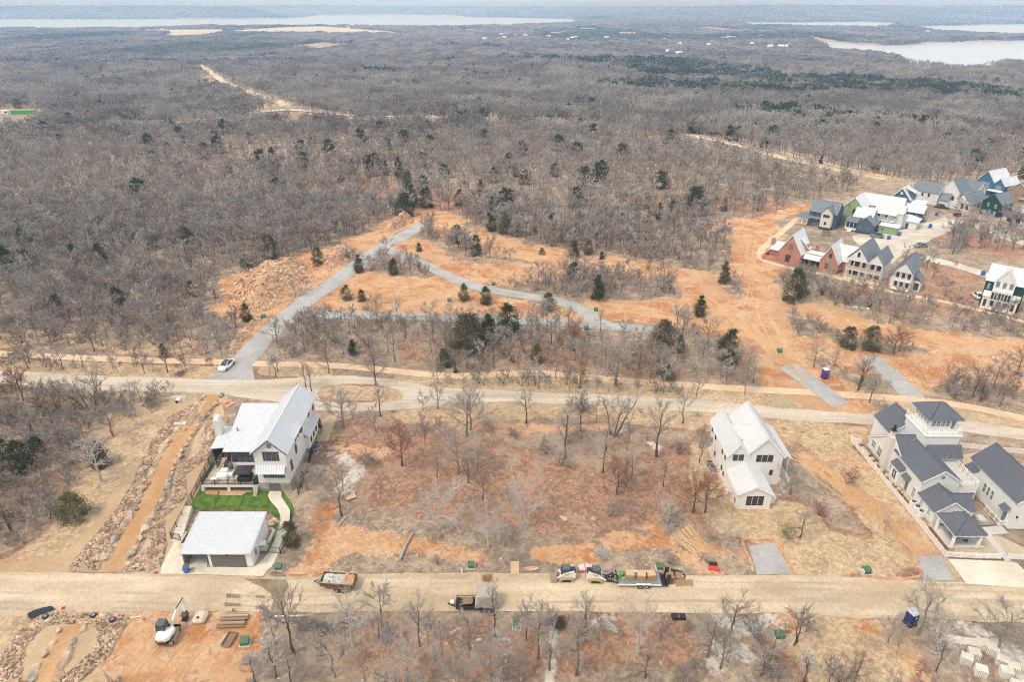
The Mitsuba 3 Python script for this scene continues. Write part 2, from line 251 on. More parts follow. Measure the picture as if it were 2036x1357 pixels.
# (polyline, half width, strength) of bare clay; (polyline, half width) of dry grass and of red leaves
CLAY = [([(-70.5,157.6),(-68.2,178.7),(-60.7,193.3),(-52.0,210.0),(-40.7,232.3),(-28.9,238.6)], 8, 1.1), ([(-73.9,178.7),(-67.2,184.7),(-61.6,191.1)], 11, 1.2), ([(-62.0,137.8),(-62.0,151.5),(-60.9,164.2)], 4, .9), ([(-39.8,238.6),(-31.4,245.1),(-20.6,238.6)], 7, 1.1),
        ([(-28.5,235.4),(-15.0,220.7),(-2.9,208.9),(9.8,202.5),(24.9,195.5),(41.8,186.8),(56.8,176.8)], 7, 1.05), ([(-39.8,215.2),(-30.1,204.9),(-17.8,191.1),(-8.5,183.5),(6.2,184.7)], 9, 1.0), ([(-45.4,178.7),(-31.7,173.0),(-23.5,174.9),(-15.7,164.2),(-2.3,160.2),(13.0,155.7)], 9, 1.1),
        ([(-50.3,164.2),(-33.9,161.8),(-20.7,160.8)], 6, 1.1), ([(20.8,157.6),(29.8,157.6),(39.5,154.5),(50.0,151.5),(59.1,148.6)], 8, 1.0), ([(87.0,235.4),(75.6,204.9),(69.5,178.7),(65.6,160.8)], 8, 1.25), ([(87.9,235.4),(102.6,248.5),(114.3,259.2)], 4, 1.1), ([(75.3,232.3),(78.9,220.7),(77.2,204.9)], 9, 1.1),
        ([(51.6,178.7),(56.1,164.2),(59.1,148.6),(59.9,130.4),(62.5,115.6)], 8, 1.3), ([(42.1,160.8),(47.6,151.5),(55.6,137.8),(58.7,121.6)], 6, 1.0), ([(72.1,164.2),(78.7,154.5),(86.4,144.4),(95.8,141.7),(116.5,136.5)], 6, .95), ([(69.4,137.8),(75.8,131.6),(83.5,127.0),(96.0,128.1),(108.6,124.8)], 8, .85), ([(52.5,135.2),(56.6,121.6)], 6, .9),
        ([(66.5,115.6),(67.0,112.2)], 3, 1.1), ([(-28.3,68.9),(-26.4,72.7),(-24.1,75.3),(-18.9,74.7),(-13.7,74.2),(-4.9,72.2)], 3.2, .95), ([(-28.8,82.4),(-28.2,76.8)], 2.5, .8), ([(3.7,72.7),(10.2,72.7)], 2.0, 1.05), ([(16.3,75.3),(22.1,74.7),(26.2,70.8)], 2.6, .9), ([(21.2,77.9),(24.4,71.7),(27.9,68.9)], 2.0, 1.0),
        ([(27.7,73.7),(31.8,72.7)], 2.4, .9), ([(-47.0,60.5),(-42.1,56.7),(-40.0,52.2),(-37.5,56.0),(-36.8,60.5)], 5, 1.2), ([(-44.6,52.2),(-34.8,52.2),(-35.4,56.7)], 5, 1.0), ([(43.9,60.1),(46.2,59.7)], 1.3, .9), ([(46.9,56.0),(48.4,52.2)], 1.5, .8),
        ([(48.3,98.4),(53.0,92.6),(55.5,83.6),(58.7,79.0),(58.9,73.7)], 2.6, .62), ([(-21.8,108.2),(-9.2,105.6),(2.1,104.8),(17.0,104.8)], 2.2, .6), ([(-28.3,98.4),(-24.3,96.2),(-22.7,96.9)], 2.0, .75), ([(-71.1,71.7),(-67.0,69.8)], 2.5, .7), ([(-34.8,103.2),(-28.9,96.9)], 2.4, .6), ([(-6.1,204.9),(0.3,215.2),(-13.6,226.4)], 4, .7)]
DRY = [([(-123.1,130.0),(-88.5,127.0),(-63.8,124.8)], 3.5), ([(-51.7,127.0),(-40.6,125.9)], 3), ([(-20.8,122.7),(-1.9,121.2),(18.7,118.9),(38.6,116.5),(61.3,112.7)], 4.5), ([(66.5,113.3),(76.4,111.4),(95.2,105.1)], 4.5), ([(-109.9,119.1),(-86.8,116.5),(-59.3,113.7)], 4), ([(-19.1,109.6),(8.0,111.4),(36.3,107.4),(62.5,102.4)], 4),
       ([(-78.2,104.8),(-67.4,111.8),(-67.0,94.0),(-63.7,79.0),(-67.6,70.8)], 5), ([(-69.4,96.9),(-65.0,74.7),(-69.8,69.8)], 4.5), ([(35.4,96.9),(32.5,86.1),(32.9,79.0),(37.8,77.9),(39.3,73.7),(40.3,68.9),(44.7,72.7),(43.2,80.1)], 4), ([(56.7,101.6),(57.9,88.6),(58.0,79.0),(59.8,72.7)], 5), ([(45.8,73.7),(51.4,71.7)], 4.5),
       ([(-64.3,59.7),(-59.8,56.7),(-53.1,56.7),(-45.0,54.0)], 5), ([(68.8,178.7),(77.4,164.2),(91.1,151.5)], 5), ([(142.2,357.8),(155.4,316.6),(164.3,296.6)], 6), ([(-128.9,137.8),(-110.8,145.7),(-77.0,137.8)], 6), ([(36.5,58.9),(44.4,56.0),(39.8,52.6)], 5), ([(69.9,94.0),(79.4,91.3)], 4), ([(-38.7,118.5),(-24.1,116.5)], 3)]
RED = [([(-28.6,100.0),(-14.8,96.9),(-1.6,96.9),(11.6,96.9),(24.0,92.6)], 9), ([(-21.3,88.6),(-9.3,83.6),(6.4,81.3),(18.4,83.6)], 7), ([(28.2,88.6),(29.6,81.3),(30.7,76.8)], 4), ([(-19.4,137.8),(-2.0,135.2),(14.4,128.1),(30.3,125.9)], 9), ([(-19.8,58.2),(-1.1,56.7),(17.5,58.2)], 6), ([(-75.7,88.6),(-70.8,88.6)], 4),
       ([(103.9,252.0),(85.0,266.7),(56.8,266.7)], 14), ([(130.6,186.8),(92.2,167.6),(130.6,164.2)], 10), ([(-84.9,301.4),(-54.8,283.1),(-23.8,266.7)], 18), ([(147.1,220.7),(157.3,204.9)], 10)]
GRAVEL = [([(-28.7,96.2),(-25.8,92.6),(-26.9,88.0),(-28.4,85.4),(-28.8,82.4),(-28.5,79.0)], 1.7), ([(-31.8,96.2),(-28.4,94.8)], 1.6), ([(57.5,60.1),(58.6,57.8),(59.6,56.0),(59.9,53.3)], 2.0), ([(5.3,61.1),(5.2,58.2),(4.7,54.0),(4.2,52.2)], .9), ([(26.9,60.5),(30.6,60.1),(32.7,60.9)], 1.5), ([(28.0,56.0),(26.0,57.5),(23.8,54.0)], 1.4), ([(55.0,164.9),(58.5,165.5)], 3.0), ([(12.3,61.2),(10.3,60.1)], 1.0), ([(-2.4,59.7),(-0.5,57.5)], 1.0), ([(24.5,100.0),(26.0,98.4)], 1.2), ([(-33.9,92.6),(-31.3,92.6)], 1.0), ([(86.6,124.8),(84.0,125.9)], 2), ([(48.9,68.0),(51.1,68.2)], .8)]
WATER_Z = -21.0
LAKES = [[(976,2448),(922,2192),(924,1983),(975,1905),(1065,1930),(1160,2067),(1387,2128),(1522,2192),(2066,2192),(1255,1222),(892,1266),(809,1222),(719,1152),(666,1212),(736,1363),(758,1507),(697,1573),(790,1856)],
         [(1414,4635),(1848,4708),(2302,4861),(2308,4428),(1754,3492),(1470,3492),(1225,3757)], [(1974,3757),(2328,3906),(2914,4239),(3432,4301),(2002,2490),(1696,2448),(1615,2772)],
         [(-6050,5920),(-2862,5920),(-1900,6163),(-1931,6869),(-2174,8405),(-1542,8902),(-685,8647),(-426,7198),(486,5920),(354,4301),(-45,3665),(-326,3492),(-937,3665),(-1495,3576),(-1618,3191),(-3214,3124)]]
FIELDS = [[(-1223,2341),(-1153,2464),(-1258,2753),(-1397,2808),(-1505,3051),(-1221,3118),(-1044,2650),(-1001,2380),(-1078,2302)], [(-1120,2808),(-1060,3419),(-918,3592),(-482,2865),(-355,2508),(-579,2601),(-809,2601)], [(-180,1779),(-21,1712),(-32,1649),(-185,1712)], [(620,915),(623.0,876.1),(598.4,840.0),(594.8,876.1)]]

def near_line(X, Y, pl):
    """distance from the points to a polyline"""
    p = np.asarray(pl, float); d = np.full(X.shape, 1e9)
    for a, b in zip(p[:-1], p[1:]):
        e = b[:2] - a[:2]; t = np.clip(((X - a[0]) * e[0] + (Y - a[1]) * e[1]) / (e @ e + 1e-9), 0, 1)
        d = np.minimum(d, np.hypot(X - a[0] - t * e[0], Y - a[1] - t * e[1]))
    return d
def sstep(a, b, x):
    t = np.clip((x - a) / (b - a), 0, 1); return t * t * (3 - 2 * t)
def inside(poly, X, Y):
    g = Polygon(poly).buffer(0); return contains_xy(g, X, Y)

HILL_A = [(-900, -1), (0, 61), (380, 56), (500, 72), (535, 62), (560, 38), (600, 5), (640, -21)]
def terrain(X, Y):
    """ground height: level where the village is built, rolling and falling to the lakes behind, long ridges at the horizon"""
    X, Y = np.asarray(X, float), np.asarray(Y, float); r = np.hypot(X, Y)
    z = -17.0 * sstep(320, 1050, r)
    P3 = np.stack([X, Y, np.zeros_like(X)], -1)
    z = z + sstep(330, 600, r) * (1 - sstep(1400, 2200, r)) * 9 * (meshkit.fbm(P3 * [.0028, .0042, 1], 3, 5) - .5)
    z = z + (meshkit.fbm(P3 * [.035, .035, 1], 3, 2) - .5) * .7 * sstep(20, 60, Y) 
    m = (Y > 250) & (Y < 1100)
    if m.any():
        for pl, k, w in ((CUT, 7.5, 30), (HILL_ROAD, 4.5, 22), (FOREST_ROAD, 4.5, 22)): z[m] += k * np.exp(-(near_line(X[m], Y[m], pl) / w) ** 2)
    far = sstep(4200, 7200, Y)
    az = X / np.maximum(Y, 1)
    # plateau across the left lake, a low ridge behind everything, a long slope rising on the far right
    a = 78 * sstep(5900, 6700, Y) * (1 - sstep(-.375, -.29, az))
    b = (82 + 14 * (meshkit.fbm(np.stack([az * 5, az * 0, az * 0], -1), 3, 3) - .5) * 2) * sstep(8300, 10500, Y)
    c = 84 * sstep(4600, 8200, Y) * sstep(.05, .30, az) * (1 + .22 * (meshkit.fbm(np.stack([az * 9, az * 0, az * 0], -1), 3, 4) - .5))
    return z + np.maximum(np.maximum(a, b), c)

def axis(parts):
    return np.unique(np.concatenate(parts))
gx = axis([np.arange(-175, 245, 1.0), -np.geomspace(175, 14500, 46), np.geomspace(245, 14500, 46)])
gy = axis([np.arange(44, 300, 1.0), np.geomspace(300, 13200, 165), [-300, -100, -20, 10, 30]])
GX, GY = np.meshgrid(gx, gy)
lake_mask = np.zeros(GX.shape, bool)
for L in LAKES: lake_mask |= inside(L, GX, GY)
GZ = terrain(GX, GY); GZ = np.where(lake_mask, -24, GZ)
wob = (meshkit.fbm(np.stack([GX * .08, GY * .08, GX * 0], -1), 3, 9) - .5)
clay = np.zeros(GX.shape); dryw = np.zeros(GX.shape); redw = np.zeros(GX.shape); m_ = (GY < 420) & (GY > 30) & (np.abs(GX) < 420)
xs, ys, ws = GX[m_], GY[m_], wob[m_]
c_, d_, r_ = np.zeros(len(xs)), np.zeros(len(xs)), np.zeros(len(xs))
for pl, w, k in CLAY: c_ = np.maximum(c_, k * (1 - sstep(.45, 1.25, near_line(xs, ys, pl) / w + ws * 1.5)))
for pl, w in DRY: d_ = np.maximum(d_, 1 - sstep(.6, 1.3, near_line(xs, ys, pl) / w + ws * .9))
for pl, w in RED: r_ = np.maximum(r_, 1 - sstep(.5, 1.3, near_line(xs, ys, pl) / w + ws * .9))
q_ = np.zeros(len(xs))
for pl, w in GRAVEL: q_ = np.maximum(q_, 1 - sstep(.4, 1.5, near_line(xs, ys, pl) / w + ws * .9))
c_ = np.where(q_ * .7 > c_, -q_ * .66, c_)
clay[m_] = c_; dryw[m_] = d_; redw[m_] = r_
litter = np.maximum(.37 * redw, dryw) + .08
for f_ in FIELDS: litter[inside(f_, GX, GY)] = 1.0
ny, nx = GX.shape; ii = np.arange(ny * nx).reshape(ny, nx)
quads = np.stack([ii[:-1, :-1], ii[:-1, 1:], ii[1:, 1:], ii[1:, :-1]], -1).reshape(-1, 4)
struct('ground', (np.stack([GX, GY, GZ], -1).reshape(-1, 3), quads), 'ground_soil', smooth=True, uv=np.stack([clay.ravel(), litter.ravel()], 1), label='brown leaf litter, dry grass and orange clay ground')

def gz(x, y): return float(terrain(np.array([x]), np.array([y]))[0])
def drape(poly, lift, step=2.0, holes=()):
    """a sheet cut to the polygon that follows the ground, lift metres above it"""
    g = poly if hasattr(poly, 'geom_type') else Polygon(poly).buffer(0)
    for h in holes: g = g.difference(h if hasattr(h, 'geom_type') else Polygon(h).buffer(0))
    vs, fs, n = [], [], 0
    for q in getattr(g, 'geoms', [g]):
        if q.geom_type != 'Polygon' or q.area < .05: continue
        o = q.segmentize(step * .6); b = np.vstack([np.array(r.coords)[:-1] for r in (o.exterior, *o.interiors)])
        x0, y0, x1, y1 = q.bounds; gx_, gy_ = np.meshgrid(np.arange(x0 + step / 2, x1, step), np.arange(y0 + step / 2, y1, step)); inn = q.buffer(-step * .45)
        k = contains_xy(inn, gx_.ravel(), gy_.ravel()) if not inn.is_empty else np.zeros(gx_.size, bool)
        V = np.vstack([b, np.column_stack([gx_.ravel()[k] + .01 * np.sin(gy_.ravel()[k] * 7), gy_.ravel()[k]])]); Fc = Delaunay(V).simplices; c = V[Fc].mean(1); Fc = Fc[contains_xy(q, c[:, 0], c[:, 1])]
        vs.append(np.column_stack([V, np.zeros(len(V))])); fs.append(Fc + n); n += len(V)
    V, Fc = np.vstack(vs), np.vstack(fs)
    V[:, 2] = terrain(V[:, 0], V[:, 1]) + lift
    up = np.cross(V[Fc[:, 1]] - V[Fc[:, 0]], V[Fc[:, 2]] - V[Fc[:, 0]])[:, 2] < 0
    Fc[up] = Fc[up][:, ::-1]
    return V, Fc
def ragged(poly, amp=.35, seed=0):
    """an uneven outline"""
    g = Polygon(poly).buffer(0); g = max(getattr(g, 'geoms', [g]), key=lambda q: q.area).segmentize(1.2); p = np.array(g.exterior.coords)[:-1]
    n = np.stack([meshkit.fbm(np.column_stack([p * .35, np.full(len(p), 3.0)]), 3, seed), meshkit.fbm(np.column_stack([p * .35, np.full(len(p), 30.0)]), 3, seed + 1)], 1) - .5
    return Polygon(p + n * 2 * amp).buffer(0)
def strip(pl, w, seed=0, amp=.3):
    p = np.asarray(pl)[:, :2]
    return ragged(list(LineString(smooth_line(p)).buffer(w, cap_style=2).exterior.coords), amp, seed)
def smooth_line(p, n=2):
    p = np.asarray(p, float)
    for _ in range(n):
        q = np.empty((2 * len(p) - 2, p.shape[1])); q[0::2] = .75 * p[:-1] + .25 * p[1:]; q[1::2] = .25 * p[:-1] + .75 * p[1:]
        p = np.vstack([p[:1], q, p[-1:]])
    return p

g_up = ragged(ROAD_UP, .35, 1).difference(ragged(ISLAND, .3, 2)); g_low = ragged(ROAD_LOW, .35, 3); g_trail = strip(TRAIL, 1.25, 4, .12); g_drive = strip(DRIVE, 2.9, 5, .35).union(ragged([(-65.1,122.2),(-61.9,125.5),(-61.2,130.0),(-57.0,130.0),(-53.8,122.2)], .3, 6))
g_loop, g_cross = strip(LOOP, 2.1, 7), strip(CROSS, 2.1, 8); g_spur, g_spur_b = strip(SPUR, 2.3, 9, .5), strip(SPUR_B, 2.2, 10, .5)
g_path, g_path_b = strip(CLAY_PATH, 1.35, 11, .15), strip(CLAY_PATH_B, 1.05, 12, .15)
g_vtrail, g_vstreet = strip(VILLAGE_TRAIL, 1.1, 13), strip(VILLAGE_STREET, 3.4, 14, .8).union(ragged([(114.7,220.7),(126.0,226.4),(133.5,220.7),(144.9,232.3),(161.2,245.1),(155.7,229.3),(125.3,204.9),(113.5,191.1),(112.5,204.9)], .8, 15)).union(strip([(127.7,199.2),(131.6,193.7),(136.1,188.5),(138.6,181.9)], 2.4, 19, .6)); g_cut = strip(CUT, 4.2, 16, 1.2); g_hill = strip(HILL_ROAD, 2.6, 17, 1.0); g_froad = strip(FOREST_ROAD, 2.0, 18, .6)
struct('dirt_road', drape(g_low, .05), 'road_dirt', True, 'wide pale dirt road in the foreground')
struct('upper_road', drape(g_up, .05), 'road_dust_grey', True, 'dusty road curving round an island')
struct('trail_path', drape(g_trail.difference(g_drive).difference(g_spur), .045), 'trail_surface', True, 'narrow peach gravel trail along the road')
struct('gravel_drive', drape(g_drive.difference(g_up), .06), 'gravel_grey', True, 'straight grey gravel drive up the hill')
struct('gravel_loop', drape(g_loop.difference(g_drive), .055), 'gravel_grey', True); struct('gravel_lane', drape(g_cross.difference(g_drive).difference(g_loop), .05), 'gravel_grey', True)
struct('gravel_spur', drape(g_spur.difference(g_up), .05), 'gravel_grey', True); struct('gravel_spur_001', drape(g_spur_b.difference(g_up).difference(g_trail), .055), 'gravel_grey', True)
struct('clay_path', drape(g_path.difference(g_up).difference(g_low), .06), 'path_clay', True); struct('clay_path_001', drape(g_path_b.difference(g_low), .06), 'path_clay', True)
struct('village_trail', drape(g_vtrail.difference(g_vstreet), .05), 'trail_surface', True); struct('village_street', drape(g_vstreet, .06), 'gravel_pale', True)
struct('clearing_road', drape(g_cut, .12, 4), 'field_straw', True); struct('hill_road', drape(g_hill, .12, 4), 'field_straw', True); struct('forest_road', drape(g_froad, .10, 5), 'gravel_pale', True)
SB = [[(-68.3,113.7),(-62.2,114.6),(-59.2,94.0),(-56.7,77.9),(-56.4,69.0),(-60.9,69.0),(-58.8,76.8),(-60.0,88.6),(-62.7,101.6)], [(-57.3,113.7),(-50.7,100.0),(-52.4,96.2),(-51.4,88.6),(-48.9,74.7),(-48.5,68.8),(-52.8,68.8),(-54.4,83.6),(-57.7,104.8)], [(-59.2,52.2),(-61.3,55.3),(-60.3,59.3),(-57.9,60.6),(-49.5,60.5),(-47.9,56.7),(-49.9,52.2)]]
for i, q in enumerate(SB): struct('sand_bed', drape(ragged(q, .4, 20 + i).difference(g_up).difference(g_low), .03), 'sand_bed', True)
struct('graded_bank', drape(ragged([(-61.9,115.0),(-68.3,113.7),(-64.1,107.9),(-64.1,97.2),(-64.2,88.3),(-63.3,79.0),(-64.1,72.9),(-70.3,70.6),(-75.2,69.7),(-74.8,69.1),(-61.2,69.1),(-61.8,70.6),(-61.8,78.3),(-61.9,83.6),(-62.7,89.9),(-64.1,95.2),(-65.0,101.9),(-65.3,108.6),(-63.0,112.5)], .5, 48).difference(g_up).difference(g_low), .025), 'graded_soil', True, 'graded tan dirt strip west of the riprap')
mud = ragged([(-36.6,68.0),(-33.5,67.8),(-30.7,67.8),(-30.0,66.9),(-30.5,65.5),(-29.7,63.7),(-29.5,62.3),(-31.1,62.3),(-31.5,64.1),(-32.3,65.5),(-33.7,66.6),(-35.1,67.1)], .55, 30)
struct('wet_ground', drape(mud, .10, 1), 'wet_mud', True, 'dark wet stain across the dirt road')
for q in ([(-38.0,65.3),(-36.1,65.2),(-35.9,64.6),(-37.7,64.6)], [(-37.7,63.8),(-35.4,63.6),(-35.2,63.2),(-37.5,63.2)], [(-34.0,65.1),(-32.8,65.0),(-32.6,64.5),(-33.9,64.6)], [(-33.4,63.2),(-31.9,63.1),(-31.8,62.7),(-33.2,62.7)]): struct('wet_ground', drape(ragged(q, .15, 31), .10, 1), 'wet_mud', True)
struct('gravel_patch', drape(ragged([(34.1,74.0),(38.1,74.4),(38.5,68.6),(33.6,68.4)], .2, 33), .05), 'gravel_grey', True); struct('gravel_patch', drape(ragged([(57.6,71.9),(60.9,72.1),(60.2,67.3),(55.9,67.6)], .4, 34), .05), 'gravel_grey', True)
for L in LAKES:
    g = Polygon(L).buffer(60); v, f = trimesh.creation.triangulate_polygon(g, engine='earcut')
    V = np.column_stack([v, np.full(len(v), WATER_Z)]); up = np.cross(V[f[:, 1]] - V[f[:, 0]], V[f[:, 2]] - V[f[:, 0]])[:, 2] < 0; f = np.array(f); f[up] = f[up][:, ::-1]
    struct('lake', (V, f), 'lake_water', label='pale still lake water')
for q in FIELDS[:2]: struct('field', drape(ragged(q, 6, 40), .5, 40), 'field_straw', True, 'pale straw field by the far lake')
# the air
scene['haze'] = {'type': 'cube', 'to_world': T().translate([0, 6200, 44]).scale([16000, 7400, 73]), 'bsdf': {'type': 'ref', 'id': 'haze_boundary'}, 'interior': {'type': 'ref', 'id': 'haze_air'}}
labels['haze'] = {'kind': 'stuff', 'label': 'pale blue haze over the distance', 'category': 'haze'}

# ---------------------------------------------------------------- trees
def grow(rng, limbs, subs, twigs, spread=.42, up=.55, r0=.022, fine=.0035, first=.28, droop=0.0, rough=.05, lean=.04, stems=1, hook=2, lite=False):
    """a bare tree one metre tall (or several stems): (trunk with limbs, twigs)"""
    wood, twig = MB(), MB()
    def cone(a, b, r, mb, mid=None):
        d = b - a; L = np.linalg.norm(d)
        if L < 1e-6: return
        d /= L; u = np.cross(d, rng.normal(size=3)); u /= np.linalg.norm(u); w = np.cross(d, u)
        v = [a + r * (math.cos(t) * u + math.sin(t) * w) for t in (0, 2.094, 4.189)]
        mb.raw(np.array(v + [b]), np.array([[0, 1, 3], [1, 2, 3], [2, 0, 3]]))
    def unit(v): return v / (np.linalg.norm(v) + 1e-9)
    for s in range(stems):
        an = rng.uniform(0, 6.28); tilt = rng.uniform(0, lean) + (.16 if stems > 1 else 0)
        base = np.array([math.cos(an), math.sin(an), 0]) * (.03 if stems > 1 else 0); H = rng.uniform(.72, .82)
        n = 6; tt = np.linspace(0, 1, n)
        tr = base + np.stack([tt * tilt * math.cos(an), tt * tilt * math.sin(an), tt * H], 1); tr[1:, :2] += rng.normal(size=(n - 1, 2)) * .012
        rr = r0 * (1 - .72 * tt) * np.where(tt == 0, 1.35, 1)
        if lite: cone(tr[0], tr[-1], r0, wood)
        else: wood.tube(tr, rr, 5, False)
        for i in range(limbs):
            t = first + (1 - first) * (i + rng.uniform(.1, .9)) / limbs; p = np.array([np.interp(t, tt, tr[:, k]) for k in range(3)])
            a2 = i * 2.4 + rng.uniform(-.5, .5); e = up * (.6 + .8 * t) + rng.normal() * .12
            d = unit(np.array([math.cos(a2), math.sin(a2), e])); L = spread * (1.15 - .62 * t) * rng.uniform(.75, 1.2)
            q = [p]
            for k in range(3):
                d = unit(d + rng.normal(size=3) * .22 + [0, 0, .16 - droop]); q.append(q[-1] + d * L / 3)
            q = np.array(q); rl = r0 * (1 - .7 * t) * .5
            if lite: cone(q[0], q[-1], rl, wood)
            else: wood.tube(q, rl * np.array([1, .72, .48, .22]), 4 if hook > 1 and r0 > .012 else 3, False)
            for j in range(subs):
                f = rng.uniform(.25, 1); b = np.array([np.interp(f * 3, np.arange(4), q[:, k]) for k in range(3)])
                d2 = unit(unit(q[-1] - q[0]) + rng.normal(size=3) * .62 + [0, 0, .22 - droop * 1.5]); L2 = L * rng.uniform(.3, .55)
                m = b + d2 * L2 * .5; d3 = unit(d2 + rng.normal(size=3) * .3); en = m + d3 * L2 * .5
                if hook > 1: twig.tube(np.array([b, m, en]), np.array([1.5, 1.0, .35]) * fine, 3, False)
                else: cone(b, en, fine * 1.5, twig)
                for w_ in range(twigs):
                    g = rng.uniform(.25, 1); b3 = b + (m - b) * 2 * g if g < .5 else m + (en - m) * (2 * g - 1)
                    d4 = unit(d3 + rng.normal(size=3) * .7 + [0, 0, .15 - droop]); cone(b3, b3 + d4 * L2 * rng.uniform(.35, .75), fine * .8, twig)
    return wood.mesh(), twig.mesh()

def leafy(rng, pts, n, size, spread):
    """loose small leaf faces around the points"""
    p = pts[rng.integers(0, len(pts), n)] + rng.normal(size=(n, 3)) * spread
    a = rng.normal(size=(n, 3)); a /= np.linalg.norm(a, axis=1, keepdims=True); b = np.cross(a, rng.normal(size=(n, 3))); b /= np.linalg.norm(b, axis=1, keepdims=True)
    s = size * rng.uniform(.6, 1.3, (n, 1))
    v = np.stack([p - a * s, p + b * s * .6, p + a * s, p - b * s * .6], 1).reshape(-1, 3); i = np.arange(n)[:, None] * 4
    return v, np.vstack([i + [0, 1, 2], i + [0, 2, 3]])

def cedar(rng, n, width=.36, base=.04, power=.8, tufts=46):
    """a shaggy evergreen one metre tall: clumps of short needle sprays set through a ragged ovoid or cone"""
    def radius(z): return width * np.where(z < .3, .72 + .28 * z / .3, np.clip((1 - z) / .7, 0, 1) ** power)
    zc = base + (1 - base) * rng.uniform(0, .97, tufts) ** 1.1; ac = np.arange(tufts) * 2.4 + rng.normal(size=tufts) * .4; rc = radius(zc) * rng.uniform(.45, 1.0, tufts)
    C = np.stack([rc * np.cos(ac), rc * np.sin(ac), zc], 1); w_ = rng.integers(0, tufts, n); sz = (.045 + .28 * radius(zc))[w_]
    p = C[w_] + rng.normal(size=(n, 3)) * sz[:, None] * [.55, .55, .42]; p[:, 2] = np.maximum(p[:, 2], base)
    d = p - np.stack([p[:, 0] * 0, p[:, 0] * 0, p[:, 2] - .12], 1); d = d / (np.linalg.norm(d, axis=1, keepdims=True) + 1e-6) + rng.normal(size=(n, 3)) * .5; d /= np.linalg.norm(d, axis=1, keepdims=True)
    u = np.cross(d, rng.normal(size=(n, 3))); u /= np.linalg.norm(u, axis=1, keepdims=True); w = np.cross(d, u); k = (700 / n) ** .5; L = rng.uniform(.05, .09, (n, 1)) * k; s = .027 * k
    v = np.stack([p + u * s, p - .5 * u * s + .87 * w * s, p - .5 * u * s - .87 * w * s, p + d * L], 1).reshape(-1, 3); i = np.arange(n)[:, None] * 4
    f = np.vstack([i + [0, 1, 3], i + [1, 2, 3], i + [2, 0, 3]])
    t = MB().tube(np.array([[0, 0, -.02], [0, 0, .3], [0, 0, .8]]), np.array([.028, .02, .006]), 5, False).mesh()
    return t, (v, f)

rg = np.random.default_rng(11)
OAK = [grow(rg, 12, 8, 8, spread=.50, up=.5, fine=.0031) for _ in range(6)]
TALL = [grow(rg, 10, 8, 7, spread=.34, up=.9, r0=.018, fine=.0029, first=.40) for _ in range(5)]
PALE = [grow(rg, 14, 8, 7, spread=.58, up=.32, r0=.026, fine=.0038, first=.2, droop=.06) for _ in range(3)]
FORK = [grow(rg, 6, 7, 7, spread=.38, up=.7, r0=.018, fine=.003, stems=3, lean=.2, first=.35) for _ in range(3)]
YOUNG = [grow(rg, 8, 7, 7, spread=.34, up=.85, r0=.012, fine=.0034, first=.3) for _ in range(4)]
BUSH = [grow(rg, 5, 6, 6, spread=.52, up=.7, r0=.010, fine=.008, stems=6, lean=.5, first=.12) for _ in range(4)]
KINDS = {'oak': (OAK, 'bark_grey', 'twig_grey'), 'dark': (OAK, 'bark_dark', 'twig_brown'), 'tall': (TALL, 'bark_dark', 'twig_grey'), 'pale': (PALE, 'bark_pale', 'twig_pale'), 'fork': (FORK, 'bark_dark', 'twig_grey'), 'young': (YOUNG, 'bark_grey', 'twig_mauve'), 'bush': (BUSH, 'bark_grey', 'twig_mauve')}
ply_of = {}
def shape(key, mesh, bsdf):
    """one ply dict per mesh and material, reused by every copy"""
    if (key, bsdf) not in ply_of: ply_of[key, bsdf] = mikit.ply(mesh, bsdf)
    return ply_of[key, bsdf]
tree_at, by_place = [], []
def put_tree(kind, x, y, h, label, group=None, wide=1.0, name='bare_tree', leaf=None, cat='tree'):
    pool, bk, tw = KINDS[kind]; i = int(rg.integers(len(pool))); yaw = float(rg.uniform(0, 360))
    k = thing(name, label, cat, group); h = h * 1.06; m = T().translate([x, y, gz(x, y) - .1]).rotate([0, 0, 1], yaw).scale([h * wide, h * wide, h])
    scene[k + '__trunk'] = {**shape((kind, i, 0), pool[i][0], bk), 'to_world': m}
    scene[k + '__crown'] = {**shape((kind, i, 1), pool[i][1], tw), 'to_world': m}
    if leaf:
        if (kind, i, leaf) not in ply_of: ply_of[kind, i, leaf] = mikit.ply(leafy(np.random.default_rng(i + 5), pool[i][1][0], 900, .016, .03), leaf)
        scene[k + '__leaves'] = {**ply_of[kind, i, leaf], 'to_world': m}; labels[k + '__leaves'] = {'label': 'dead brown leaves still hanging', 'kind': 'stuff'}
    tree_at.append((x, y, h)); return k

from shapely import union_all, affinity
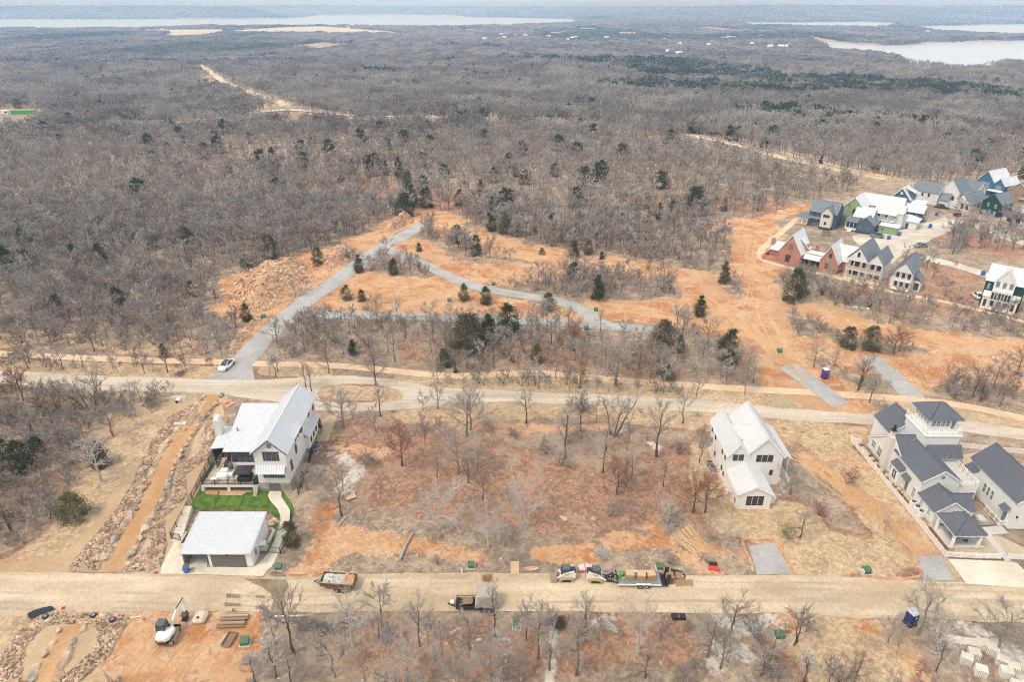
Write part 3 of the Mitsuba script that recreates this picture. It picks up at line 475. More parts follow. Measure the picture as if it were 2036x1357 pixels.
# trees the photograph shows one by one: x, y, height
put_tree('dark', *[(-28.1,120.6,9.0)][0], 'gnarled dark tree with vines beside the road island')
for (x, y, h), t, kd in zip([(-25.0,108.7,7.7),(-24.9,103.0,6.6),(-15.5,99.4,7.1),(-31.2,104.6,8.9),(-30.1,107.5,5.4),(-42.2,119.5,6.4),(-40.7,118.1,6.4)],
        ('slim bare tree standing on the lower edge of the road island', 'small bare tree with brown leaves just below the road island', 'bare leaning tree below the road fork', 'bare grey tree with a mauve haze of twigs beside the white two-storey house', 'shorter bare tree next to the mauve-twigged tree by the white house', 'dark pair-stemmed bare tree left of the road island', 'dark bare tree second of the pair left of the road island'), ('tall', 'young', 'young', 'oak', 'young', 'tall', 'tall')):
    put_tree(kd, x, y, h, t)
for n, (x, y, h, kd) in enumerate([q[:3] + (['oak', 'tall', 'tall', 'young', 'fork', 'tall', 'tall', 'tall', 'young', 'oak'][i],) for i, q in enumerate([(-7.7,104.0,9.3),(2.6,106.3,8.3),(12.5,103.5,8.9),(15.7,106.3,6.0),(18.4,101.9,9.4),(9.2,95.3,10.7),(25.0,95.5,11.9),(31.8,105.8,6.8),(20.2,97.5,7.6),(-8.2,101.9,9.8)])]):
    put_tree(kd, x, y, h, f"bare tree number {n + 1} from the west in the row at the wooded lot's road edge".replace('number 1 ', 'first ').replace('number 2 ', 'second ').replace('number 3 ', 'third ').replace('number 4 ', 'fourth ').replace('number 5 ', 'fifth ').replace('number 6 ', 'sixth ').replace('number 7 ', 'seventh ').replace('number 8 ', 'eighth ').replace('number 9 ', 'ninth ').replace('number 10 ', 'tenth ') if False else ['bare oak with dark ivy-like base, westernmost of the row below the upper road', 'bare tree with a wide round crown against the upper road', 'straight slender bare tree with its crown over the road, row below the upper road', 'thin bare sapling between two bigger trees below the upper road', 'forked bare tree with spreading arms below the upper road', 'dark twin-trunk bare tree inside the wooded lot below the road row', 'tall bare tree on the wooded lot near two pale slabs of rock', 'bare tree at the end of the row below the road, nearest the white gabled house', 'thin bare tree behind the forked tree on the wooded lot', 'bare tree standing close behind the westernmost row oak'][n], wide=1.0)
put_tree('young', *[(9.2,123.1,6.3)][0], 'small mauve bare tree on the grass verge beside the peach trail', wide=1.5)
put_tree('oak', *[(21.4,120.0,11.8)][0], 'tall bare oak with a dark trunk standing in the verge below the peach trail')
put_tree('young', *[(46.7,116.4,7.6)][0], 'small bare tree on the verge opposite the white gabled house', wide=1.2); put_tree('tall', *[(70.4,113.5,6.8)][0], 'bare tree on the verge between the two grey gravel spurs')
put_tree('fork', *[(70.5,118.5,7.8)][0], 'clump of bare trunks between the purple toilet and the gravel spur'); put_tree('oak', *[(65.2,127.9,6.2)][0], 'leaning bare tree left of the purple toilet')
for (x, y, h), t in zip([(89.6,118.5,6.4),(91.8,115.4,7.2),(92.5,114.0,7.1),(107.2,125.0,6.5),(85.4,133.8,6.4),(45.0,138.8,7.1),(87.3,135.2,5.0)], ('dark bare tree with spreading arms beside the clay track', 'dark bare tree, one of a leaning pair above the tower house', 'dark leaning bare tree, second of the pair above the tower house', 'bare tree at the picture edge beside the clay track', 'bare oak holding rusty leaves beside the clay track', 'thin bare tree standing on the orange clay clearing', 'bare oak with rusty leaves, second beside the clay track')):
    put_tree('dark', x, y, h, t, leaf='leaf_rust' if 'rusty' in t else None)
put_tree('dark', *[(-96.9,114.4,7.2)][0], 'bare oak with rusty lower leaves at the edge of the road', leaf='leaf_rust'); put_tree('fork', *[(-80.2,109.1,8.7)][0], 'multi-trunk bare tree leaning over the dry bank'); put_tree('oak', *[(-72.5,102.0,8.2)][0], 'slender pale bare tree on the dry bank beside the dirt track')
put_tree('pale', *[(-67.5,89.0,8.8)][0], 'pale big bare oak with drooping limbs at the edge of the dirt track', wide=.85)
for (x, y, h), t in zip([(-96.3,126.8,6.0),(-100.6,127.9,5.0),(-103.9,127.0,5.5)], ('bare tree between trail and road at the pale verge', 'bare tree second along the trail verge', 'thin bare tree leaning over the trail')): put_tree('tall', x, y, h, t)
put_tree('pale', *[(-10.7,75.9,9.3)][0], 'white-limbed dead oak spreading widely in the wooded lot', wide=.95); put_tree('pale', *[(1.5,77.6,8.2)][0], 'pale bare oak with level branches in the middle of the wooded lot', wide=.9)
put_tree('pale', *[(-3.4,73.7,8.5)][0], 'pale straggling snag between the two white oaks of the wooded lot', wide=.7); put_tree('oak', *[(-9.0,91.1,9.1)][0], 'large bare oak with a full pale crown on the red leaf litter')
put_tree('dark', *[(-18.7,93.1,7.8)][0], 'bare oak still holding rust-brown leaves', leaf='leaf_rust'); put_tree('young', *[(-2.9,88.7,5.4)][0], 'small bare tree on the red leaf litter east of the large oak')
put_tree('tall', *[(19.7,89.3,6.0)][0], 'bare tree with a forked grey trunk on the wooded lot'); put_tree('tall', *[(24.5,87.4,5.4)][0], 'dark straight trunks at the wooded lot thicket')
put_tree('pale', *[(22.9,76.9,6.5)][0], 'white-topped snag on the bare slope', wide=.45); put_tree('young', *[(17.8,78.5,5.4)][0], 'small straggly bare tree beside the white-topped snag')
put_tree('oak', *[(44.4,85.4,5.9)][0], 'bare spreading tree beside the steps of the white gabled house', wide=1.15); put_tree('tall', *[(42.2,75.6,6.3)][0], 'bare thin tree behind the brown conifer on the dry lawn'); put_tree('pale', *[(30.4,73.1,5.2)][0], 'small pale bare tree near the gravel parking bay')
put_tree('dark', *[(29.7,81.1,7.3)][0], 'oak with brown leaves at the lower corner of the wooded lot', leaf='leaf_rust'); put_tree('dark', *[(27.8,81.1,6.8)][0], 'thin oak with brown leaves beside the wooded lot corner', leaf='leaf_rust')
put_tree('young', *[(55.2,76.9,3.3)][0], 'bare sapling alone on the rough grass lot'); put_tree('young', *[(-27.1,86.1,5.9)][0], 'bare tree over a heap of boards on the pale gravel'); put_tree('young', *[(-20.8,84.5,4.7)][0], 'small bare tree with a dead branch heap at its foot')
bt = ['Y-shaped bare tree below the dirt road over a grey heap', 'bare tree near the brush pile below the dirt road', 'thin bare tree second from the brush pile', 'bare tree left of the tarp-covered trailer', 'tall bare tree in front of the tarp-covered trailer', 'bare pale tree beside the green cabinet below the road', 'bare straight tree next to the green cabinet below the road', 'bare tree right of the green cabinet below the road', 'slender bare tree at the bottom edge among stones', 'tall bare tree leaning towards the road near a dark brush heap', 'pale crooked oak near the broken boards below the road', 'bare tree low in the picture below the brush pile', 'thin bare trunk at the bottom edge under the Y-shaped tree', 'small bare tree near the dark brush heap', 'tall bare trunk between the wet ground and the white pipe', 'slim bare tree beside the wet ground', 'broken bare tree leaning beside the orange hose', 'wide bare tree behind the blue toilet', 'broken trunk standing in the grass below the blue toilet', 'bare tree with spreading crown over the wrapped pallets', 'dark bare tree above the bottom edge among the wood chips']
for (x, y, h), t, kd in zip([(-19.3,56.8,8.7),(-11.2,57.0,8.8),(-8.4,55.8,7.0),(-5.2,55.3,6.6),(-2.1,58.3,8.8),(-0.7,55.1,6.5),(1.8,57.7,7.7),(3.1,55.2,9.3),(7.5,53.0,9.1),(9.0,57.9,8.5),(15.2,56.3,8.3),(-12.0,52.6,7.2),(-17.1,52.4,5.3),(10.7,58.0,4.9),(-26.3,56.0,11.7),(-28.9,57.4,7.7),(34.9,57.4,6.5),(50.5,58.8,8.0),(46.4,56.0,3.4),(58.3,56.1,8.3),(39.6,52.2,4.8)], bt, ('pale', 'tall', 'young', 'young', 'tall', 'pale', 'tall', 'tall', 'tall', 'tall', 'pale', 'pale', 'young', 'young', 'tall', 'young', 'tall', 'oak', 'young', 'oak', 'dark')):
    put_tree(kd, x, y, h, t, wide={'pale': .7, 'oak': .95, 'tall': .8}.get(kd, .9))

# clearings: nothing grows there
built = [q.buffer(1.0) for q in (g_up, g_low, g_trail, g_drive, g_loop, g_cross, g_spur, g_spur_b, g_path, g_vtrail)] + [g_vstreet.buffer(3.0)] + [Polygon(q).buffer(1) for q in SB] + [union_all([affinity.translate(g.buffer(b), -d * g.centroid.x / math.hypot(g.centroid.x, g.centroid.y), -d * g.centroid.y / math.hypot(g.centroid.x, g.centroid.y)) for d in range(0, m, 6)]) for g, b, m in ((g_cut, 7, 52), (g_hill, 4, 9), (g_froad, 1.5, 9))]
keep_out = [Polygon(q).buffer(0) for q in (
    [(-68.5,117.5),(-39.5,121.6),(-33.3,96.9),(-33.9,83.6),(-27.5,68.5),(-49.5,68.5)], [(38.9,117.5),(58.2,117.5),(42.9,68.5),(29.8,68.5),(31.8,83.6)], [(51.5,100.0),(122.5,108.2),(86.6,66.2),(42.0,66.2)], [(80.6,226.4),(105.1,255.5),(115.8,262.9),(131.4,271.5),(158.5,284.9),(175.4,288.4),(197.0,299.5),(271.8,309.3),(197.5,215.2),(165.0,245.1),(143.7,220.7),(111.3,186.8),(118.7,178.7),(110.6,164.2),(93.3,173.0),(74.2,195.5)], [(144.5,204.9),(189.4,204.9),(142.6,145.7),(116.0,157.6)],
    [(-84.6,69.1),(89.0,69.1),(81.3,60.1),(-77.2,60.1)], [(-78.8,62.0),(-34.8,62.0),(-30.3,49.5),(-68.6,49.5)], [(-78.2,103.2),(-60.1,115.6),(-57.2,108.2),(-54.0,69.1),(-70.7,69.1),(-71.1,71.7),(-68.8,82.4),(-72.9,96.9)], [(54.1,60.2),(81.3,60.1),(67.4,43.8),(46.3,43.8)], [(-478.9,630.0),(-410.0,630.0),(-288.6,433.2),(-337.1,433.2)], [(34.8,61.2),(47.2,60.5),(43.1,53.3),(34.5,54.0)], [(268.0,562.2),(288.0,562.2),(268.8,522.4),(250.2,522.4)], [(49.0,60.9),(52.0,60.9),(49.0,54.6),(45.7,54.6)], [(130.1,199.2),(140.8,188.9),(134.6,177.9),(123.2,186.8)])]
from shapely import union_all
bare = union_all(built + keep_out + [Polygon(q) for q in FIELDS]); prepare(bare)
wet = union_all([Polygon(L).buffer(8) for L in LAKES]); prepare(wet)
def clay_at(x, y):
    w = (meshkit.fbm(np.stack([x * .08, y * .08, x * 0], -1), 3, 9) - .5); c = np.zeros(len(x))
    for pl, hw, k in CLAY: c = np.maximum(c, k * (1 - sstep(.45, 1.25, near_line(x, y, pl) / hw + w * .9)))
    return c
half = math.tan(math.radians(FOV / 2))
def scatter(rng, y0, y1, gap, margin=12.0):
    """jittered points over the view's wedge, clear of roads, buildings and water"""
    ys = np.arange(y0, y1, gap); P = []
    for y in ys:
        w = half * math.hypot(y, 70 if y < 150 else 0) * 1.03 + margin; x = np.arange(-w, w, gap); P.append(np.stack([x + rng.uniform(-.48, .48, len(x)) * gap, y + rng.uniform(-.48, .48, len(x)) * gap], 1))
    P = np.vstack(P); ok = ~contains_xy(bare, P[:, 0], P[:, 1]) & ~contains_xy(wet, P[:, 0], P[:, 1]); return P[ok]

# evergreens: x, y (foot), top row
CEDARS = [(59.7,177.5,6.0),(74.3,164.2,8.1),(47.1,130.0,7.1),(76.5,137.2,4.7),(81.0,136.0,5.3),(47.3,155.1,5.2),(-44.0,165.5,3.7),(-39.7,164.5,3.0),(-34.3,183.9,4.5),(-44.8,185.9,5.0),(-12.7,165.2,4.4),(-6.9,162.8,4.5),(9.3,158.6,4.5),(-1.1,144.6,7.1),(-5.5,139.3,6.9),(-9.7,135.7,8.5),(5.4,130.0,4.2),(-14.8,128.8,3.9),(-12.1,125.9,1.5),(0.1,130.4,1.5),(-35.6,133.8,3.5),(19.3,199.7,5.1),(23.9,202.5,4.1),(27.7,197.8,2.4),(9.4,202.5,2.0),(17.4,178.7,5.3),(22.8,165.9,6.4),(34.9,139.0,5.8),(37.8,135.2,4.0),(32.2,122.2,3.2),(-18.1,213.6,5.6),(-11.2,201.6,5.7),(-29.6,204.9,2.5),(-123.7,192.4,6.2),(-154.8,204.9,6.9),(-146.2,184.7,7.7),(-141.6,186.8,6.2),(-132.1,193.3,5.6),(-101.8,160.2,5.2),(-114.9,156.1,4.8),(-104.1,207.4,6.5),(-79.7,191.1,3.5),(-75.2,199.2,6.8),(-58.4,192.4,5.1),(-65.5,151.5,4.3),(-86.0,167.6,4.1),(-77.4,132.8,3.0),(-52.4,130.9,1.5),(-122.0,210.0,4.1),(-82.1,91.9,5.6),(-86.0,93.3,4.7),(-69.9,93.3,4.7),(-66.7,80.1,4.4),(-82.3,96.2,3.7),(-73.8,313.4,6.9),(-64.6,309.3,9.0),(-57.8,311.4,6.4),(-51.1,306.3,9.0),(-43.2,278.9,8.3),(-39.7,245.1,7.9),(-39.1,259.2,7.9),(-33.4,257.7,6.7),(-13.3,281.4,4.6),(-20.4,259.2,5.9),(-13.4,247.8,5.7),(-7.3,245.1,6.8),(-2.2,223.5,6.2),(-7.0,226.4,5.0),(14.0,227.5,5.4),(23.8,233.5,4.4),(34.7,249.2,3.3),(38.9,232.3,4.6),(53.7,240.5,6.0),(58.4,241.8,6.2),(52.1,254.8,4.7),(47.8,231.1,3.6),(1.8,309.3,5.5),(-61.8,401.8,7.9),(-84.9,422.2,4.7),(68.1,249.2,9.3),(80.9,252.7,4.1),(74.6,265.2,6.0),(172.4,324.1,6.1),(144.5,319.7,3.7),(183.5,478.4,8.5),(-120.4,324.1,6.1),(-121.6,347.6,8.2),(-99.4,330.8,5.8),(-88.9,330.8,4.8),(-75.9,299.5,4.9),(-98.8,290.2,4.3),(-259.6,396.9,7.8),(-306.0,522.4,5.7),(-32.0,74.5,4.0),(165.3,427.7,8.9),(221.6,489.9,8.3),(227.0,478.4,9.1),(165.7,501.9,6.1),(205.0,492.2,8.7),(237.3,478.4,8.2),(259.0,467.4,8.0),(170.2,482.9,6.6)]
ZONE = [((-400, -40, 95, 330), 'dark cedar among the bare woods left of the straight gravel drive'), ((-40, 60, 95, 175), 'dark cedar on the lots between gravel lane and road'), ((-400, 400, 330, 1500), 'small dark cedar in the woods beyond the village'), ((60, 300, 95, 330), 'dark cedar beside the orange clay tracks near the village'), ((-400, 60, 175, 330), 'dark cedar at the wood edge behind the clay clearing'), ((-400, 400, 0, 95), 'dark evergreen in the foreground woods left of the dirt track')]
CED = [cedar(rg, 2600, .36, .03, .62, 60), cedar(rg, 2600, .42, .02, .5, 60), cedar(rg, 2600, .28, .04, .75, 60), cedar(rg, 2600, .38, .02, .45, 40)]
ONE = {(74.3,164.2): 'lone broad cedar standing in the grass below the brick house', (59.7,177.5): 'rounded dark cedar where two clay tracks meet', (-1.1,144.6): 'tallest dark cedar rising over the gravel lane', (9.3,158.6): 'bushy cedar on the outer bend of the gravel loop', (47.1,130.0): 'dark cedar wrapped in bare twigs at the clay junction', (68.1,249.2): 'largest dark cedar in the woods left of the village', (-39.7,245.1): 'big yellowish cedar at the head of the gravel drive', (-101.8,160.2): 'leaning dark cedar in the thin woods above the trail', (-32.0,74.5): 'small dark cedar beside the curved walkway fence', (-52.4,130.9): 'small round cedar beside the trail right of the gravel drive', (-77.4,132.8): 'small brownish cedar beside the trail left of the white car', (5.4,130.0): 'yellow-green cedar alone in the strip above the trail'}
for i, (x, y, h) in enumerate(CEDARS):
    lab = ONE.get((x, y)); grp = None
    if not lab:
        for (x0, x1, y0, y1), t in ZONE:
            if x0 <= x < x1 and y0 <= y < y1: lab = t; grp = t.replace('dark cedar', 'cedars').replace('dark evergreen', 'evergreens').replace('small ', ''); break
    j = int(rg.integers(4)); k = thing('cedar_tree', lab, 'tree', grp); h = float(np.clip(h, 1.2, 11)); w = h * rg.uniform(.8, 1.25)
    if y > 330: h *= .8
    elif y > 118: h *= 1.05
    if grp: by_place.append((k, x, y, h, 'dark green cedar'))
    m = T().translate([x, y, gz(x, y)]).rotate([0, 0, 1], float(rg.uniform(0, 360))).scale([w, w, h * 1.05])
    scene[k + '__trunk'] = {**shape(('cedar', j, 0), CED[j][0], 'bark_dark'), 'to_world': m}
    scene[k + '__crown'] = {**shape(('cedar', j, 1), CED[j][1], ('cedar_olive', 'cedar_green', 'cedar_green', 'cedar_brown', 'cedar_olive', 'cedar_green')[i % 6]), 'to_world': m}

# the nearest of the many look-alike bare trees, one thing each
done = np.array([(x, y) for x, y, _ in tree_at] + [(x, y) for x, y, _ in CEDARS]); kd_ = cKDTree(done)
P = scatter(rg, 52, 260, 5.2); P = P[(kd_.query(P)[0] > 3.2)]; P = P[clay_at(P[:, 0], P[:, 1]) < .45]
front = P[:, 1] * .896 + 31 ; P = P[np.argsort(P[:, 1])]
AREA = [('bottom strip', lambda x, y: y < 66, 'thin bare tree among the stones below the dirt road', 1.0), ('lot', lambda x, y: (y < 112) & (x > -34) & (x < 36), 'slim bare tree on the leaf-covered wooded lot', .55), ('west lot', lambda x, y: (y < 118) & (x < -50), 'bare scrubby tree on the wooded bank left of the dirt track', .9),
        ('strip', lambda x, y: (y > 118) & (y < 175) & (x > -52) & (x < 62), 'bare tree in the wooded strip between trail and gravel lane', .75), ('left woods', lambda x, y: (y > 118) & (x <= -40), 'bare tree at the wood edge above the trail, left of the gravel drive', .8), ('right', lambda x, y: (y > 100) & (x >= 50), 'bare tree on the slope below the village trail', .55), ('mid', lambda x, y: y > 118, 'bare tree between the orange clay clearings', .6)]
left_, count = [], 0; n_now = len(tree_at)
for x, y in P:
    a = next((q for q in AREA if q[1](x, y)), None)
    if a is None or rg.uniform() > a[3]: continue
    if count >= 296 - n_now or y > 205: left_.append((x, y)); continue
    count += 1; kd = ['tall', 'oak', 'young', 'young', 'dark', 'bush'][int(rg.integers(6))]
    h = float(rg.uniform(4.5, 8.0)) * (.55 if kd == 'young' else .32 if kd == 'bush' else 1.0)
    if kd == 'bush': by_place.append((put_tree(kd, x, y, h, a[2].replace('tree', 'bush').replace('slim ', 'low ').replace('thin ', 'low '), 'bare bushes: ' + a[2].split(' ', 1)[1], name='bare_bush', cat='bush', wide=1.3), x, y, h, 'low bare bush'))
    else: rust = rg.uniform() < .05; by_place.append((put_tree(kd, x, y, h, a[2], 'bare trees: ' + a[2].split(' ', 1)[1], leaf='leaf_rust' if rust else None), x, y, h, {'tall': 'slim dark-trunked bare tree', 'oak': 'spreading bare oak', 'young': 'thin young bare tree', 'dark': 'dark-limbed bare oak'}[kd] + (' with rusty leaves' if rust else '')))
left_ += [tuple(q) for q in P[P[:, 1] > 205]]

# ---------------------------------------------------------------- the forest: far too many to count
def group_of(name, parts): scene[name] = {'type': 'shapegroup', **{k: mikit.ply(m, b) for k, (m, b) in parts.items()}}
MID = [grow(rg, 8, 7, 4, spread=.50, up=.55, r0=.017, fine=.0085, first=.34, hook=1) for _ in range(5)] + [grow(rg, 8, 7, 4, spread=.40, up=.8, r0=.015, fine=.0085, first=.4, hook=1) for _ in range(3)]
MIDC = ['twig_grey', 'twig_grey', 'twig_mauve', 'twig_brown', 'twig_grey', 'twig_pale', 'twig_mauve', 'twig_grey']
for i, (a, b) in enumerate(MID): group_of(f'wood_tree_{i}', {'trunk': (a, 'bark_dark' if i % 2 else 'bark_grey'), 'crown': (b, MIDC[i])})
def inst(name, i, group, m): scene[f'{name}__{i:04d}'] = {'type': 'instance', 'to_world': m, 'g': {'type': 'ref', 'id': group}}
labels['bare_woods'] = {'kind': 'stuff', 'label': 'bare grey winter woods covering the slopes', 'category': 'woods'}
Q = np.array(left_); Q3 = scatter(rg, 112, 206, 3.1); kd_ = cKDTree(np.array([(x, y) for x, y, _ in tree_at] + [(x, y) for x, y, _ in CEDARS])); Q3 = Q3[(kd_.query(Q3)[0] > 2.0) & (clay_at(Q3[:, 0], Q3[:, 1]) < .3)]
Q3 = Q3[rg.uniform(size=len(Q3)) < np.where((Q3[:, 0] > 95) & (Q3[:, 1] > 160), .12, np.where((Q3[:, 0] > 50), .34, .62)) * (.5 + sstep(.35, .6, meshkit.fbm(np.stack([Q3[:, 0] * .04, Q3[:, 1] * .04, Q3[:, 0] * 0], -1), 3, 8)))]; Q4 = scatter(rg, 50, 66, 3.4); Q4 = Q4[rg.uniform(size=len(Q4)) < .3]; Q = np.vstack([Q, Q3, Q4])
Q2 = scatter(rg, 200, 430, 4.3); Q2 = Q2[(kd_.query(Q2)[0] > 2.5)]
dens = meshkit.fbm(np.stack([Q2[:, 0] * .02, Q2[:, 1] * .02, Q2[:, 0] * 0], -1), 3, 6)
edge = clay_at(Q2[:, 0], Q2[:, 1]); open_ = (Q2[:, 1] < 260) & (Q2[:, 0] > -40) & (Q2[:, 0] < 120)
Q2 = Q2[(edge < .35) & (rg.uniform(size=len(Q2)) < np.where(open_, .55, .62 + .6 * sstep(.35, .6, dens)))]
n_ = 0
QQ = np.vstack([Q, Q2])
for (x, y), z_ in zip(QQ, terrain(QQ[:, 0], QQ[:, 1])):
    h = float(rg.uniform(5.5, 9.0)) * (1 if y > 205 else float(rg.uniform(.5, .9))); s = float(rg.uniform(.85, 1.15)); inst('bare_woods', n_, f'wood_tree_{int(rg.integers(8))}', T().translate([x, y, z_ - .1]).rotate([0, 0, 1], float(rg.uniform(0, 360))).scale([h * s, h * s, h])); n_ += 1
# young growth under and between the trees
for i in range(3): group_of(f'wood_bush_{i}', (lambda q: {'stems': (q[0], 'bark_dark'), 'twigs': (q[1], ['twig_mauve', 'twig_grey', 'twig_brown'][i])})(grow(rg, 5, 5, 4, spread=.55, up=.7, r0=.012, fine=.013, stems=4, lean=.5, first=.12, hook=1)))
labels['sapling_thicket'] = {'kind': 'stuff', 'label': 'thin grey sapling thicket and brush between the trees', 'category': 'undergrowth'}
S_ = scatter(rg, 50, 230, 2.1); S_ = S_[(clay_at(S_[:, 0], S_[:, 1]) < .35)]; thick = meshkit.fbm(np.stack([S_[:, 0] * .045, S_[:, 1] * .045, S_[:, 0] * 0], -1), 3, 15); lot = (S_[:, 1] < 114) & (S_[:, 0] > -36) & (S_[:, 0] < 36)
west = (S_[:, 1] < 118) & (S_[:, 0] < -50); S_ = S_[(rg.uniform(size=len(S_)) < np.where(lot, .06, np.where(west, 1.2, .34)) * np.maximum(sstep(.30, .54, thick), west * .7) * 1.6) & ~((S_[:, 0] > 40) & (S_[:, 1] < 112)) & ~((S_[:, 0] > 95) & (S_[:, 1] > 165) & (rg.uniform(size=len(S_)) < .75))]
SZ = terrain(S_[:, 0], S_[:, 1])
for i, (x, y) in enumerate(S_): h = float(rg.uniform(1.2, 3.2)); bushy = rg.uniform() < .45; inst('sapling_thicket', i, f'wood_bush_{int(rg.integers(3))}' if bushy else f'wood_tree_{int(rg.integers(8))}', T().translate([x, y, SZ[i] - (.05 if bushy else .35) * h]).rotate([0, 0, 1], float(rg.uniform(0, 360))).scale([h * 1.1, h * 1.1, h * 1.3]))
print('mid trees', n_, 'saplings', len(S_))
PATCH = 22.0
def patch(rng, step, fine, limbs, subs, twigs, hook=1):
    wood, tw = MB(), MB()
    pool = [grow(rng, limbs, subs, twigs, spread=.50, up=.6, r0=.018, fine=fine, first=.42, hook=1, lite=True) for _ in range(5)]
    for x in np.arange(-PATCH / 2, PATCH / 2, step):
        for y in np.arange(-PATCH / 2, PATCH / 2, step):
            h = rng.uniform(6.5, 10.5); a, b = pool[int(rng.integers(5))]; at = (x + rng.uniform(0, step), y + rng.uniform(0, step), 0, rng.uniform(0, 360), h)
            wood.raw(*placed(a, *at)); tw.raw(*placed(b, *at))
    return {'trunks': (wood.mesh(), 'bark_dark'), 'crowns': (tw.mesh(), 'forest_twig')}
for i in range(4): group_of(f'wood_patch_{i}', patch(rg, 4.4, .015, 7, 5, 2))
for i in range(3): group_of(f'far_patch_{i}', patch(rg, 5.5, .026, 6, 4, 1))
def green_patch(rng, n):
    g = MB(); c = [cedar(rng, 130, .46, .02, .5) for _ in range(3)]
    for _ in range(n): g.raw(*placed(c[int(rng.integers(3))][1], rng.uniform(-11, 11), rng.uniform(-11, 11), 0, rng.uniform(0, 360), rng.uniform(5, 9.5)))
    return {'crowns': (g.mesh(), 'cedar_green')}
for i in range(2): group_of(f'green_patch_{i}', green_patch(rg, 24))
labels['distant_woods'] = {'kind': 'stuff', 'label': 'grey-brown winter forest stretching towards the lakes', 'category': 'woods'}; labels['distant_evergreens'] = {'kind': 'stuff', 'label': 'dark evergreen belt in the distant forest', 'category': 'woods'}
R = scatter(rg, 428, 1300, PATCH * .93, 40)
BELT = [([(-137,1443),(-17,1394),(74,1319),(155,1239),(235,1125),(264,996)], 85), ([(168.5,771.6),(238.6,736.3),(308.3,756.1),(409.1,746.1),(506.8,708.3)], 60), ([(271,970),(300.8,896.3),(413.5,869.6),(477.2,820.5)], 55), ([(-197,1021),(-145,1005)], 12), ([(181.9,528.6),(222.8,536.6),(252.7,518.3),(279.6,498.9)], 16)]
n_ = n2 = 0
GD = np.min([near_line(R[:, 0], R[:, 1], pl) / w for pl, w in BELT], axis=0)
for (x, y), gd, z in zip(R, GD, terrain(R[:, 0], R[:, 1])):
    m = T().translate([x, y, z - .2]).rotate([0, 0, 1], float(rg.integers(4) * 90 + rg.uniform(-8, 8))).scale([1, 1, float(rg.uniform(.85, 1.15))])
    if gd < 1.15 and rg.uniform() < .85 - .35 * gd:
        inst('distant_evergreens', n2, f'green_patch_{int(rg.integers(2))}', m); n2 += 1
        if rg.uniform() < .6: continue
    inst('distant_woods', n_, f'wood_patch_{int(rg.integers(4))}' if y < 720 else f'far_patch_{int(rg.integers(3))}', m); n_ += 1
G5 = scatter(rg, 250, 1100, 30); n3 = 0
G5 = G5[meshkit.fbm(np.stack([G5[:, 0] * .012, G5[:, 1] * .012, G5[:, 0] * 0], -1), 3, 21) > .50]
one = cedar(rg, 260, .42, .02, .55)
group_of('lone_cedar', {'crown': (one[1], 'cedar_green')})
for (x, y), z in zip(G5, terrain(G5[:, 0], G5[:, 1])): inst('distant_evergreens', n2, 'lone_cedar', T().translate([x, y, z]).rotate([0, 0, 1], float(rg.uniform(0, 360))).scale(float(rg.uniform(5.5, 9.5)))); n2 += 1
print('patches', n_, n2)
# beyond that the canopy is one rough mass
az = np.linspace(-.86, .86, 820); rr = np.concatenate([np.geomspace(1230, 5200, 190), np.geomspace(5240, 12600, 100)])
A_, R_ = np.meshgrid(az, rr); X_, Y_ = R_ * A_ , R_ * np.ones_like(A_)
jit = (rg.uniform(size=X_.shape) - .5) * .6; Y_ = Y_ * (1 + jit * .012)
P3 = np.stack([X_, Y_, X_ * 0], -1); zt = terrain(X_, Y_)
bump = meshkit.noise(P3 * [.09, .035, 1], 1) * 4 + meshkit.noise(P3 * [.03, .008, 1], 2) * 5 + 3 * rg.uniform(size=X_.shape)
gap = contains_xy(wet, X_, Y_); 
for f_ in FIELDS[:3]: gap |= contains_xy(Polygon(f_).buffer(6), X_, Y_)
gap |= (meshkit.fbm(P3 * [.006, .0022, 1], 3, 31) > .70) & (R_ < 4000)
Z_ = np.where(gap, -40, zt + 1.5 + bump * np.where(R_ > 5200, 1.4, 1.0))
ii = np.arange(X_.size).reshape(X_.shape); qd = np.stack([ii[:-1, :-1], ii[:-1, 1:], ii[1:, 1:], ii[1:, :-1]], -1).reshape(-1, 4)
Zq = Z_.ravel()[qd]; qd = qd[Zq.max(1) > -39]
stuff('horizon_woods', (np.stack([X_, Y_, np.maximum(Z_, -27.5)], -1).reshape(-1, 3), qd), 'far_canopy', 'hazy blue wooded hills and shores at the horizon', 'woods')

